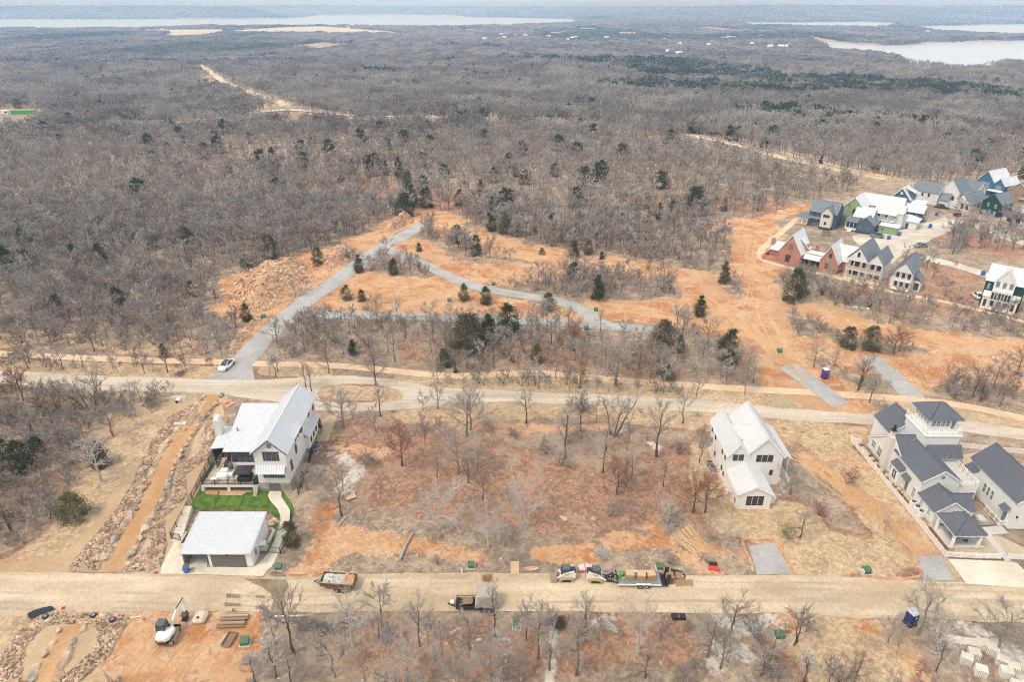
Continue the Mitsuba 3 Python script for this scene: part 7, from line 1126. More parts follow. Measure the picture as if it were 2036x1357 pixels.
k = thing('log_load', 'brown sawn logs lying on the front of the low trailer', 'logs')
for j in range(7): part('log', MB().tube([(-6.6 + .22 * (j % 3), 62.6 + j * .15, 1.0), (-5.2 + .15 * (j % 2), 62.7 + j * .14, 1.02 + .12 * (j % 2))], .11, 6), 'wood_log', k)
v, f = taper((-.1, 2.65, -1.0, 1.0), .6, (.3, 2.6, -.95, .95), 2.7); mt_ = trimesh.Trimesh(v, f).subdivide().subdivide().subdivide(); v = np.array(mt_.vertices); v += (meshkit.fbm(v * 1.8, 3, 3)[:, None] - .5) * .3; k = thing('tarpaulin', 'grey tarpaulin tied over the trailer load', 'tarpaulin'); scene[k] = mikit.ply(placed((v, mt_.faces), *at), 'tarp_grey', smooth=True)
k = thing('flatbed_trailer', 'long tilting flatbed trailer carrying wrapped pallets', 'trailer'); at = (17.0, 67.2, .03, -1)
part('deck', MB().box(-2.9, 3.0, -1.05, 1.05, .62, .74), 'metal_grey', k, at=at); part('beaver_tail', MB().slab([(3.0, -1.05, .74), (3.9, -1.05, .45), (3.9, 1.05, .45), (3.0, 1.05, .74)], .1), 'metal_black', k, at=at)
for s in (-1, 1):
    part('side_beam', MB().beam((-2.9, s * 1.08, .62), (3.0, s * 1.08, .62), .08, .2), 'plastic_white' if s < 0 else 'metal_black', k, at=at); part('ramp', MB().beam((3.85, s * .7, .5), (3.95, s * .7, 2.1), .5, .1), 'metal_black', k, at=at)
    for x_ in (.15, 1.05): wheel(k, x_, s * 1.18, .38, .22, at)
    part('mudguard', MB().box(-.4, 1.6, s * 1.18 - .14, s * 1.18 + .14, .80, .86), 'plastic_white', k, at=at)
part('drawbar', MB().beam((-2.9, .7, .6), (-4.4, 0, .55), .12).beam((-2.9, -.7, .6), (-4.4, 0, .55), .12), 'metal_black', k, at=at); part('headboard', MB().box(-2.95, -2.85, -1.05, 1.05, .74, 1.25), 'metal_black', k, at=at); part('jack', MB().box(-3.6, -3.45, -.1, .1, .1, 1.4), 'metal_black', k, at=at)
for i, (x_, y_) in enumerate(((15.9, 67.35), (17.4, 67.25), (18.75, 67.3))):
    k = thing('loaded_pallet', ('tan stone pack on a pallet, front of the flatbed', 'tan stone pack on a pallet, middle of the flatbed', 'tan stone pack on a pallet, rear of the flatbed')[i], 'pallet'); a_ = (x_, y_, .78, i * 5.0 - 4)
    for j in range(3): part('board', MB().box(-.6, .6, -.55 + j * .42, -.3 + j * .42, 0, .12), 'wood_pallet', k, at=a_)
    for j in range(4): part('layer', MB().box(-.56 + .02 * (j % 2), .57 - .02 * (j % 2), -.52, .53 - .02 * j, .14 + j * .2, .32 + j * .2), 'wood_pallet' if j < 3 else 'wood_new', k, at=a_)
k = thing('green_sacks', 'green and pale sacks heaped on the front of the flatbed', 'sacks'); at2 = (14.7, 67.35, .78, 0)
for j, (x_, y_, z_) in enumerate(((0, 0, 0), (.35, .3, 0), (-.25, .4, 0), (.1, .15, .25), (.4, -.3, 0))): v, f = ROCKS[j]; part('sack', (np.array(v) * [.42, .4, .45] + [x_, y_, z_ + .15], f), 'dump_green' if j in (0, 3, 1) else 'tarp_grey', k, True, at=at2)
def pallet(label, x, y, z, yaw, tilt=0.0, n=1, group=None):
    k = thing('wooden_pallet', label, 'pallet', group); R = T().translate([x, y, z]).rotate([0, 0, 1], yaw).rotate([1, 0, 0], tilt)
    M = np.array(R.matrix)
    def put(nm, b, m):
        v, f = MB().box(*b).mesh(); v = v @ M[:3, :3].T + M[:3, 3]; part(nm, (v, f), m, k)
    for lv in range(n):
        z0_ = lv * .15
        for j in range(7): put('slat', (-.6 + j * .172, -.6 + j * .172 + .12, -.5, .5, z0_ + .11, z0_ + .135), 'wood_pallet')
        for j in (-.45, 0, .45): put('stringer', (-.6, .6, j - .03, j + .03, z0_, z0_ + .108), 'wood_pallet')
pallet('tall stack of bare pallets beside the flatbed ramps', 21.35, 67.35, .03, 90, 0, 8); pallet('low stack of pallets behind the tall pallet stack', 22.75, 67.9, .03, 80, 0, 4); pallet('stack of pallets with rubble on top by the black pipes', 21.3, 68.7, .03, 85, 0, 5); pallet('loose pallet leaning towards the road, nearest the tall stack', 22.6, 66.75, .25, 5, 30); pallet('loose pallet lying at the road edge, last of the row', 23.8, 66.8, .2, -3, 22)
k = thing('black_pipes', 'bundle of black plastic pipes behind the pallets', 'pipes')
for j in range(7): part('pipe', MB().tube([(20.8 + j * .08, 69.9 - j * .22, .15 + .1 * (j % 2)), (23.4 + j * .05, 68.9 - j * .14, .15 + .1 * (j % 2))], .13, 8), 'fabric_silt', k, smooth=40)
k = thing('fuel_can', 'red and white can beside the pallets', 'can'); part('body', rbox(23.1, 23.5, 67.5, 67.85, .02, .55), 'paint_red', k); part('cap', MB().tube([(23.2, 67.7, .55), (23.2, 67.7, .68)], .09, 8), 'plastic_white', k)
v = np.array(rock(np.random.default_rng(2), .35)[0]); k = thing('wrapped_bundle', 'pink and white wrapped bundle on the bank above the loader', 'bundle')
for j in range(14): part('roll', MB().tube([(9.3 + j * .13, 70.2 + rg.normal() * .12, .15 + .12 * (j % 3)), (9.5 + j * .13, 69.2 + rg.normal() * .12, .15 + .1 * (j % 2))], .09, 6), 'pink_wrap' if j % 2 else 'plastic_white', k)
k = thing('garden_machine', 'red and black walk-behind machine lying on the bank', 'machine'); at = (*(27.9,69.5), .05, -10); part('deck', rbox(-.7, .7, -.4, .35, .1, .4), 'paint_red', k, at=at); part('engine', rbox(-.5, .5, .36, .9, .15, .6), 'metal_black', k, at=at); part('handle', MB().beam((-.5, .7, .5), (-1.2, .9, .8), .06).beam((-.5, .4, .5), (-1.2, .6, .8), .06), 'metal_black', k, at=at)

# green cable boxes
GB = [((-5.7,70.0), 'green utility cabinet on the bank above the dirt road, middle of the lot', 1.0), ((20.5,69.7), 'green utility cabinet behind the pallet stacks', 1.0), ((0.6,59.8), 'green utility cabinet below the dirt road in the middle', 1.0), ((48.7,68.9), 'green utility cabinet with open pale door on the rough lot', 1.1), ((33.0,58.3), 'green utility cabinet beside the orange hose', 1.1), ((-32.4,69.8), 'green utility cabinet beside the concrete drive', 1.0), ((-32.7,57.5), 'green utility cabinet beside the excavated pit', 1.1),
      ((-31.0,152.4), 'green cabinet at the west end of the gravel lane', 1), ((-29.6,198.7), 'green cabinet above the upper gravel loop', 1), ((-5.2,176.0), 'green cabinet beside the low stony heap', 1), ((-16.6,164.5), 'green cabinet on the churned clay inside the loop', 1), ((21.5,158.3), 'green cabinet on the outer bend of the loop', 1), ((17.9,146.6), 'green cabinet at the lane, nearer the loop, first of two', 1), ((18.0,143.8), 'green cabinet just below its twin at the lane', 1), ((60.2,134.8), 'green cabinet on the orange clay near the purple toilet', 1), ((-62.1,153.6), 'green cabinet on the clay left of the gravel drive', 1), ((-47.4,183.5), 'green cabinet at the drive junction', .8) ]
for (x, y), t, s in GB[:-1]:
    k = thing('utility_cabinet', t, 'utility cabinet', 'green utility cabinets on the lots'); a_ = (x, y, gz(x, y), float(rg.uniform(-12, 12)), s * (.8 if y < 90 else .95))
    part('pad', MB().box(-.75, .75, -.7, .7, 0, .14), 'concrete_cool', k, at=a_); part('box', MB().extr([(-.55, .14), (.5, .14), (.5, .95), (.2, 1.02), (-.55, .75)], -.55, .55, True), 'green_box', k, at=a_); part('lid', MB().slab([(-.6, -.6, .78), (.6, -.6, .78), (.6, .25, 1.07), (-.6, .25, 1.07)], .05), 'green_box', k, at=a_)
    if 'open' in t: part('door', MB().obox((-.75, -.3, .5), (.05, .3, 0), (.2, -.05, 0), (0, 0, .35)), 'concrete_cool', k, at=a_)
for (x, y), t, h_, r_, m_ in (((-6.9,68.9), 'short white marker post beside the middle green cabinet', .9, .1, 'pvc_white'), ((-64.1,125.7), 'short pale stake beside the white car', .7, .06, 'pvc_white'), ((-43.7,118.5), 'slim dark post at the road behind the farmhouse', 1.6, .09, 'wood_log'), ((-36.0,62.4), 'short wooden stake standing in the dirt road', .5, .12, 'wood_log'), ((-64.1,62.5), 'white stake at the edge of the lower riprap', 1.0, .05, 'pvc_white'), ((71.3,119.7), 'orange marker post beside the trail', 1.0, .09, 'paint_orange'), ((0.2,119.3), 'thin dark sign post on the verge', 1.4, .05, 'wood_log'), ((-6.4,108.7), 'white survey stake below the road, nearer the oak row', 1.0, .07, 'pvc_white'), ((7.3,107.2), 'white survey stake below the road beside the round-crowned tree', 1.1, .07, 'pvc_white'), ((-21.3,159.9), 'white stake on the churned clay', 1.0, .07, 'pvc_white'), ((45.0,148.9), 'white stake on the orange clearing', 1.0, .07, 'pvc_white')):
    k = thing('marker_post', t, 'post'); z = gz(x, y); scene[k] = mikit.ply(MB().tube([(x, y, z - .05), (x + .03, y, z + h_ * .9), (x + .03, y, z + h_)], [r_, r_ * .9, r_ * .5], 8).mesh(), m_)
# portable toilets
for (x, y), yaw, m, t in (((50.2,60.3), 18, 'toilet_blue', 'dark blue portable toilet with pale roof beside the bare tree'), ((65.5,123.1), 12, 'toilet_purple', 'purple portable toilet beside the grey gravel spur')):
    k = thing('portable_toilet', t, 'portable toilet'); a_ = (x, y, gz(x, y) + .04, yaw); part('base', MB().box(-.6, .6, -.6, .6, 0, .14), 'metal_black', k, at=a_); part('cabin', rbox(-.55, .55, -.55, .55, .14, 2.05, .05), m, k, at=a_); part('door', MB().box(-.36, .36, -.585, -.555, .2, 1.9), m, k, at=a_)
    part('roof', hull([(sx * .6, sy * .6, 2.05) for sx in (-1, 1) for sy in (-1, 1)] + [(sx * .5, sy * .5, 2.22) for sx in (-1, 1) for sy in (-1, 1)] + [(sx * .2, sy * .45, 2.3) for sx in (-1, 1) for sy in (-1, 1)]), 'toilet_top', k, at=a_); part('vent', MB().tube([(.4, .4, 2.1), (.4, .4, 2.5)], .06, 8), 'toilet_top', k, at=a_)
    for z_ in (.6, 1.0, 1.4): part('vent_panel', MB().box(-.575, -.557, -.35, .35, z_, z_ + .2), m, k, at=a_)
    part('sign', MB().box(-.12, .12, -.60, -.588, 1.45, 1.65), 'plastic_white', k, at=a_)
# wrapped crates of stone at the lower right
CR = [(53.8,57.2),(54.9,57.0),(56.0,56.8),(57.2,56.8),(57.9,56.0),(55.3,55.5),(54.0,54.8),(54.7,53.2),(58.0,54.5),(57.5,53.0),(57.5,51.2),(58.7,53.6)]
wh = ['westernmost of the front row', 'second of the front row', 'third of the front row', 'at the corner of the rows', 'behind the corner under the bare tree', 'inside the corner, just below the front row', 'west of the inner pair', 'lowest towards the picture edge in the middle', 'on the eastern row under the tree', 'on the eastern row, middle', 'on the eastern row at the bottom edge', 'right of the eastern row']
for i, (x, y) in enumerate(CR):
    k = thing('stone_crate', f'white-sided crate with tan stone top, {wh[i]}', 'crate', 'wrapped stone crates at the lower right'); a_ = (x, y, gz(x, y), -12.0 if i < 4 else float(rg.uniform(-35, -15)))
    part('side_panel', MB().box(-.62, -.56, -.55, .55, 0, 1.0).box(-.62, -.58, -.3, .3, .3, .7), 'plastic_white', k, at=a_); part('stone_fill', MB().box(-.55, .58, -.52, .52, .05, .97), 'stone_grey', k, at=a_)
    for j in range(6): part('slat', MB().box(-.52 + j * .19, -.42 + j * .19, -.585, -.525, 0, .98), 'plastic_white', k, at=a_)
    for j in range(4): part('top_board', MB().box(-.56 + j * .285, -.29 + j * .285, -.54, .54, .985, 1.03), 'concrete_pale', k, at=a_)
# bins
for (x, y), t, yaw in (((-44.8,69.0), 'blue wheeled bin beside the carport', 10), ((125.8,216.8), 'blue bin in the village lane near the dark car', 0), ((131.6,221.2), 'blue bin beside the white carport', 20), ((147.3,230.5), 'blue bin at the pale lane bend', 0), ((158.2,245.8), 'blue bin near the black car', 0), ((167.4,236.7), 'blue bin by the timber pile in the village', 0), ((170.7,227.5), 'blue bin farthest along the village lane', 0), ((136.5,183.5), 'blue bin behind the dark green porch house', 0)):
    k = thing('wheeled_bin', t, 'bin'); a_ = (x, y, gz(x, y) + .07, yaw, 1.0 if y < 80 else 1.25); part('body', taper((-.25, .25, -.3, .3), .06, (-.34, .34, -.4, .4), 1.0), 'bin_blue', k, at=a_); part('lid', MB().slab([(-.37, -.45, .98), (.37, -.45, .98), (.37, .42, 1.08), (-.37, .42, 1.08)], .06), 'frame_grey' if y < 80 else 'bin_blue', k, at=a_)
    for s in (-.28, .28): wheel(k, s, .33, .12, .06, a_, axis='x')
# timber, brush and bits
k = thing('timber_stack', 'stack of squared timbers beside the dirt road', 'timber')
for j in range(7): x, y = (-35.3,60.7); part('timber', MB().box(x - 1.7 + rg.normal() * .08, x + 1.55 + rg.normal() * .1, y - 1.0 + j * .3, y - .76 + j * .3, .02 + .22 * (j % 2), .24 + .22 * (j % 2), 2), ['wood_log', 'wood_pallet', 'wood_grey'][j % 3], k)
k = thing('timber_stack', 'small pile of fresh pale timber in the village', 'timber'); x, y = (170.8,237.9)
for j in range(5): part('timber', MB().box(x - 1.5, x + 1.6, y + j * .4, y + .3 + j * .4, .02, .3 + .2 * (j % 2)), 'wood_new', k)
k = thing('log', 'long grey fallen trunk on the bank above the road', 'log'); a, b = [(-14.7,76.5),(-15.8,71.2)]; scene[k] = mikit.ply(MB().tube([(*a, .25), ((a[0] + b[0]) / 2 - .1, (a[1] + b[1]) / 2, .28), (*b, .18)], [.17, .2, .24], 8).mesh(), 'bark_pale', smooth=40)
k = thing('log', 'short pale squared log on the slope beside the pale gravel', 'log'); a, b = [(-25.2,80.3),(-26.1,78.1)]; scene[k] = mikit.ply(MB().tube([(*a, .18), (*b, .18)], [.17, .2], 6).mesh(), 'bark_pale')
k = thing('log', 'straight pale fallen trunk on the slope below the village trail', 'log'); a, b = [(88.1,159.9),(91.7,158.6)]; scene[k] = mikit.ply(MB().tube([(*a, .3), (*b, .3)], [.3, .3], 6).mesh(), 'plastic_white')
k = thing('boards', 'heap of grey and tan boards on the pale gravel', 'boards')
for j, (dx, dy, yw, m) in enumerate(((0, 0, 20, 'wood_grey'), (.3, -.3, 35, 'wood_pallet'), (-.4, .4, 10, 'wood_grey'), (.1, .5, -20, 'wood_grey'), (.5, -.9, 30, 'wood_new'))): x, y = (-26.0,85.4); part('board', MB().box(x + dx - .8, x + dx + .8, y + dy - .5, y + dy + .5, .08 + j * .07, .13 + j * .07, yw), m, k)
k = thing('boards', 'grey flat boards among the trees below the road', 'boards')
for j in range(3): x, y = (12.7,59.5); part('board', MB().box(x - 1.0, x + .9, y - .4 + j * .35, y - .1 + j * .35, .1 + j * .05, .15 + j * .05, -30 - j * 8), 'wood_grey', k)
k = thing('panel_stack', 'grey panel lying near the cabinet by the pit', 'panel'); x, y = (-31.7,54.9)
for j in range(3): part('panel', MB().box(x - .5, x + .5, y - .45 + j * .32, y - .17 + j * .32, .1, .2, 8), 'metal_grey', k)
k = thing('plank_stack', 'stack of fresh tan planks lying at the road edge', 'planks'); x, y = (0.4,69.6)
for j in range(6): part('plank', MB().box(x - .6, x + .6, y - 1.1 + j * .4, y - .74 + j * .4, .05, .2, 4), 'wood_new', k)
k = thing('plank', 'pale squared beam lying at the edge of the dirt road', 'plank'); x, y = (-29.5,68.6); scene[k] = mikit.ply(MB().box(x - 1.05, x + 1.05, y - .13, y + .13, .06, .28, -1).mesh(), 'wood_new')
k = thing('rock_slab', 'flat tan rock beside the plank stack', 'rock'); x, y = (2.8,69.7); scene[k] = mikit.ply(placed((np.array(ROCKS[0][0]) * [1.2, .7, .35], ROCKS[0][1]), x, y, .1), 'stone_tan')
for (x, y), s, t, m in (((-15.4,58.3), 1.5, 'heap of cut grey branches below the road', 'twig_pale'), ((5.8,60.3), 1.7, 'dark round brush heap below the road', 'bark_dark'), ((-23.5,59.5), 1.5, 'grey brush heap at the left of the lower woods', 'bark_grey'), ((12.8,72.4), 1.6, 'grey brush heap on the bank above the loaders', 'twig_pale'), ((-70.4,124.8), 1.6, 'brown branch heap on the verge left of the white car', 'twig_brown'), ((22.2,59.7), 1.1, 'small brush heap below the black crate', 'twig_brown'), ((-3.4,67.8), 1.0, 'low straw-coloured weed heap on the dirt road', 'wood_pallet')):
    k = thing('brush_pile', t, 'brush pile'); mb = MB()
    for _ in range(110):
        th = rg.uniform(0, 6.28); L = s * rg.uniform(.4, 1.0); c = rg.normal(size=2) * s * .28; z = rg.uniform(.05, .55) * max(0, 1 - np.hypot(*c) / s); mb.tube([(x + c[0] - L / 2 * math.cos(th), y + c[1] - L / 2 * math.sin(th), z + .05), (x + c[0] + L / 2 * math.cos(th), y + c[1] + L / 2 * math.sin(th), z + rg.uniform(0, .3))], [.045, .015], 3)
    part('sticks', mb, m, k, stuff=True)
k = thing('white_pipe', 'long white plastic pipe on the ground beside the wet stain', 'pipe'); a, b = [(-31.2,61.4),(-26.1,61.5)]; scene[k] = mikit.ply(MB().tube([(*a, .15), (*b, .15)], .1, 8).mesh(), 'pvc_white', smooth=40)
k = thing('white_pipe', 'white upright and lying pipe beside the excavator', 'pipe'); a, b = [(-48.7,61.2),(-47.4,61.4)]; part('lying_pipe', MB().tube([(*a, .1), (*b, .1)], .06, 8), 'pvc_white', k); part('upright_pipe', MB().tube([(*b, 0), (b[0], b[1], 1.3)], .07, 8), 'pvc_white', k)
k = thing('warning_flag', 'red warning tape bundle beside the white pipe', 'marker'); x, y = (-46.6,60.7); part('stake', MB().tube([(x, y, 0), (x, y, .7)], .03, 6), 'wood_new', k); part('cloth', (np.array(ROCKS[3][0]) * [.3, .2, .3] + [x, y, .45], ROCKS[3][1]), 'flag_red', k, True)
for (x, y), t in (((-58.1,62.7), 'red marker ball at the edge of the lower riprap'), ((-49.0,68.8), 'red marker block at the corner of the concrete drive')): k = thing('road_marker', t, 'marker'); scene[k] = mikit.ply(placed((np.array(ROCKS[4][0]) * [.3, .3, .4], ROCKS[4][1]), x, y, .2), 'paint_red', smooth=True)
k = thing('septic_tank', 'pale concrete tank in front of the excavator bucket', 'tank'); x, y = (-39.6,61.1); part('tank', rbox(x - .85, x + .75, y - .9, y + .9, -.1, .75, .3), 'concrete_pale', k, at=(0, 0, 0, 0)); part('hatch', MB().tube([(x - .1, y - .45, .74), (x - .1, y - .45, .82)], .18, 10), 'metal_black', k); part('rubble', rocks_in([(-41.9,61.4),(-41.0,61.9),(-40.1,60.5),(-41.1,60.2)], 4, .25, rg), 'concrete_cool', k, stuff=True)
k = thing('excavated_pit', 'small rectangular pit with a timber edge', 'pit'); x, y = (-34.8,57.9); part('shaft', MB().box(x - .5, x + .5, y - .95, y + .95, .03, .05, -8), 'wet_mud', k)  # flat dark sheet on the ground, painted shade for the depth of the pit
for a_, b_ in (((-.58, -1.0), (-.5, 1.0)), ((.5, -1.0), (.58, 1.0)), ((-.5, -1.08), (.5, -1.0)), ((-.5, 1.0), (.5, 1.08))): part('edge_board', MB().box(x + a_[0], x + b_[0], y + a_[1], y + b_[1], 0, .3, -8, (x, y)), 'wood_log', k)
V, F = drape(ragged([(-62.1,61.7),(-61.6,62.4),(-59.7,63.0),(-59.0,62.6),(-60.4,61.6),(-61.1,60.8)], .1, 95), .12, .5); V[:, 2] += meshkit.fbm(np.column_stack([V[:, :2] * 1.5, V[:, 2]]), 3, 2) * .3; k = thing('silt_fabric', 'crumpled black silt fabric beside the lower riprap', 'fabric'); scene[k] = mikit.ply((V, F), 'fabric_silt', smooth=True)
for (x, y), t in (((-59.5,61.3), 'black fabric drain at the west of the lower riprap'), ((-53.5,61.5), 'black fabric scrap on the lower riprap'), ((-50.7,60.8), 'black and white drain grate on the lower riprap')): k = thing('drain_inlet', t, 'drain'); part('ring', MB().tube([(x, y, .1), (x, y, .32)], .38, 10), 'fabric_silt', k); part('grate', MB().tube([(x, y, .3), (x, y, .36)], .22, 10), 'metal_grey', k)
k = thing('culvert', 'concrete headwall with a white culvert pipe under the upper road', 'culvert'); x, y = (-65.8,113.7); part('headwall', MB().box(x - 1.6, x + 1.4, y + .3, y + .7, 0, 1.0), 'concrete_cool', k); part('pipe', MB().tube([(x, y - .6, .4), (x, y + .3, .4)], .42, 12), 'pvc_white', k, smooth=40); part('opening_shade', MB().tube([(x, y - .63, .4), (x, y - .601, .4)], .33, 12), 'metal_black', k)  # black disc on the pipe end paints the shade inside it
k = thing('footbridge_slab', 'pale concrete slab lying beside the clay path', 'slab'); x, y = (-61.9,105.6); scene[k] = mikit.ply(MB().box(x - 1.1, x + 1.1, y - .35, y + .35, .1, .4, 6).mesh(), 'concrete_pale')
k = thing('hose', 'orange hose looping through the grass below the road', 'hose'); p = smooth_line([(35.5,62.2),(35.9,61.2),(35.7,59.7),(34.8,59.1),(33.6,59.2),(32.8,60.1),(32.4,60.6)], 3); scene[k] = mikit.ply(MB().tube(np.column_stack([p, terrain(p[:, 0], p[:, 1]) + .12]), .06, 6).mesh(), 'paint_orange', smooth=40)
k = thing('hose', 'second orange hose lying at the bottom edge of the grass', 'hose'); p = smooth_line([(30.3,57.6),(30.6,56.7),(30.5,55.7),(29.8,54.8)], 3); scene[k] = mikit.ply(MB().tube(np.column_stack([p, terrain(p[:, 0], p[:, 1]) + .12]), .05, 6).mesh(), 'paint_orange', smooth=40)
k = thing('crate', 'black plastic crate at the lower edge of the dirt road', 'crate'); x, y = (21.2,61.2); part('tray', MB().box(x - .85, x + .85, y - .4, y + .4, .02, .5), 'metal_black', k); part('divider', MB().box(x - .03, x + .03, y - .42, y + .42, .5, .6), 'metal_grey', k)
k = thing('trash_heap', 'grey sheet heap under the Y-shaped tree', 'heap'); x, y = (-21.0,60.8)
for j in range(5): part('sheet', (np.array(ROCKS[j][0]) * [.7, .5, .25] + [x + rg.normal() * .5, y + rg.normal() * .3, .2 + j * .1], ROCKS[j][1]), 'tarp_grey' if j % 2 else 'metal_grey', k)
# farmhouse things
k = thing('canopy_tent', 'black pop-up canopy on the farmhouse deck', 'canopy'); at = (-43.2, 87.9, 1.2, 0)
for x_, y_ in ((-1.3, -1.1), (1.3, -1.1), (-1.3, 1.1), (1.3, 1.1)): part('leg', MB().box(x_ - .03, x_ + .03, y_ - .03, y_ + .03, 0, 1.9), 'metal_black', k, at=at)
part('roof', hull([(x_, y_, 1.75) for x_ in (-1.35, 1.35) for y_ in (-1.15, 1.15)] + [(x_, y_, 1.95) for x_ in (-1.35, 1.35) for y_ in (-1.15, 1.15)] + [(0, 0, 2.6)]), 'fabric_black', k, at=at)
k = thing('hot_tub', 'dark hot tub under the canopy on the deck', 'tub'); part('shell', rbox(-44.3, -42.2, 87.1, 88.8, 1.21, 2.05, .1), 'metal_black', k)
for (x_, y_), t, sc in (((-47.0, 88.2), 'pale covered table on the farmhouse deck', 1.2), ((-48.0, 87.2), 'pale covered chair on the deck, nearest the railing', .7), ((-47.2, 89.6), 'pale covered chair on the deck, behind the table', .8), ((-45.9, 88.6), 'pale covered chair on the deck, right of the table', .7)): k = thing('covered_furniture', t, 'furniture'); v, f = rbox(-.75 * sc, .75 * sc, -.5 * sc, .5 * sc, 0, .6 + .2 * sc, .12); scene[k] = mikit.ply((v + [x_, y_, 1.21], f), 'plastic_white')
k = thing('grill', 'dark covered grill beside the deck steps', 'grill'); scene[k] = mikit.ply(rbox(-46.9, -46.2, 90.3, 90.9, 1.21, 2.3, .1), 'frame_grey')
def ac(x, y, t, m='metal_grey', s=.85): k = thing('cooling_unit', t, 'cooling unit', None); part('case', rbox(x - s / 2, x + s / 2, y - s / 2, y + s / 2, .1, 1.0, .05), m, k); part('fan_grille', MB().tube([(x, y, 1.0), (x, y, 1.04)], s * .4, 14), 'metal_black', k); part('hub', MB().tube([(x, y, 1.04), (x, y, 1.07)], s * .12, 8), 'metal_grey', k); part('base', MB().box(x - s * .6, x + s * .6, y - s * .6, y + s * .6, 0, .095), 'concrete_cool', k)
ac(-34.4, 97.0, 'cooling unit at the farmhouse wall, nearer one'); ac(-34.4, 98.4, 'cooling unit at the farmhouse wall, farther one'); ac(33.6, 91.6, 'cooling unit beside the white gabled house, nearer one'); ac(33.4, 92.9, 'cooling unit beside the white gabled house, farther one')
for y_, t in ((80.5, 'nearest'), (81.6, 'middle'), (82.7, 'farthest')): ac(62.5, y_, f'pale cooling unit along the tower house wall, {t} of three', 'plastic_white', .8)
k = thing('propane_tank', 'small white tank beside the white gabled house', 'tank'); x, y = (34.2,85.6); part('tank', MB().tube([(x, y, .1), (x, y, .35), (x, y, .9), (x, y, 1.05)], [.25, .36, .36, .2], 12), 'plastic_white', k, smooth=50); part('base', MB().box(x - .3, x + .3, y - .3, y + .3, 0, .1), 'concrete_cool', k)
k = thing('generator', 'white generator box on a pad beside the garage', 'generator'); x, y = (-35.7,73.3); part('case', rbox(x - .45, x + .45, y - .4, y + .6, .12, 1.3, .08), 'plastic_white', k); part('pad', MB().box(x - .6, x + .6, y - .55, y + .75, .065, .12), 'concrete_cool', k)
k = thing('firewood', 'heap of split orange firewood beside the farmhouse', 'firewood'); x, y = (-34.9,91.8)
for j in range(16): c = rg.normal(size=2) * .4; th = rg.uniform(0, 3.1); part('log', MB().tube([(x + c[0] - .25 * math.cos(th), y + c[1] - .25 * math.sin(th), .1 + .03 * j), (x + c[0] + .25 * math.cos(th), y + c[1] + .25 * math.sin(th), .12 + .03 * j)], .08, 5), 'stone_orange', k)
k = thing('patio_table', 'dark table with chairs under the pavilion', 'table'); x, y = 65.2, 75.4; part('top', MB().tube([(x, y, .92), (x, y, .97)], .6, 14), 'metal_grey', k); part('leg', MB().tube([(x, y, .2), (x, y, .92)], .08, 8), 'metal_black', k)
for j in range(4): a_ = j * 90 + 30; cx, cy = x + 1.0 * math.cos(math.radians(a_)), y + 1.0 * math.sin(math.radians(a_)); k = thing('patio_chair', 'dark patio chair at the pavilion table, ' + ['behind right', 'behind left', 'front left', 'front right'][j] + ' one', 'chair', 'patio chairs around the pavilion table'); at = (cx, cy, .2, a_); part('seat', MB().box(-.22, .22, -.22, .22, .4, .46), 'metal_black', k, at=at); part('backrest', MB().box(.18, .22, -.22, .22, .46, .9), 'metal_black', k, at=at); [part('leg', MB().box(u_ - .02, u_ + .02, w_ - .02, w_ + .02, 0, .4), 'metal_black', k, at=at) for u_ in (-.2, .2) for w_ in (-.2, .2)]
# far left clearing
x, y = (-366.2,528.9); k = thing('dumpster', 'bright green container in the forest clearing', 'container'); at = (x, y, gz(x, y) + 3.5, 0); part('shell', MB().box(-9, 9, -1.3, 1.3, 0, 2.9), 'dump_green', k, at=at)
for j in range(9): part('rib', MB().box(-8.6 + j * 2.1, -8.4 + j * 2.1, -1.42, -1.3, 0, 2.9), 'dump_green', k, at=at)
x, y = (-381.6,531.7); k = thing('site_trailer', 'small white site trailer next to the green container', 'trailer'); at = (x, y, gz(x, y) + 3.5, 0); part('shell', rbox(-2.4, 2.4, -1.2, 1.2, .3, 3.2, .15), 'plastic_white', k, at=at); part('window', MB().box(-.2, 1.8, -1.24, -1.201, 1.2, 2.4), 'glass_dark', k, at=at)
x, y = (-371.5,552.1); put_tree('pale', x, y, 17, 'tall pale dead tree behind the green container')
# power poles and lines
POLES = [(177.2,300.4,7.3),(132.9,340.8,11.7),(109.2,411.4,10.8),(120.8,495.0,9.4),(172.2,492.6,9.0),(210.2,499.9,9.8),(-80.5,504.9,12.2),(-3.2,495.0,12.2),(64.2,515.3,9.3),(80.8,482.9,10.9),(-198.0,561.6,12.5),(-155.6,471.5,15.6)]
POLES = POLES
for i, (x, y, h) in enumerate(POLES):
    k = thing('utility_pole', 'pale wooden utility pole above the woods, ' + ['', '', 'nearest the hill road bend', 'second up the hill road', 'above the village, left one', 'above the village, right one', 'first right of the forest crossroads', 'second right of the forest crossroads', 'upper of the pair at the centre right', 'lower of the pair at the centre right', 'upper one at the clearing road', 'at the forest crossroads'][i], 'utility pole', 'utility poles above the woods') if i > 1 else thing('utility_pole', ('pale utility pole behind the village houses', 'utility pole beside the straw-coloured hill road')[i], 'utility pole'); z = gz(x, y); part('shaft', MB().tube([(x, y, z), (x, y, h)], [.22, .16], 8), 'pole_wood', k); part('crossarm', MB().box(x - 1.2, x + 1.2, y - .08, y + .08, h - .9, h - .72), 'pole_wood', k)
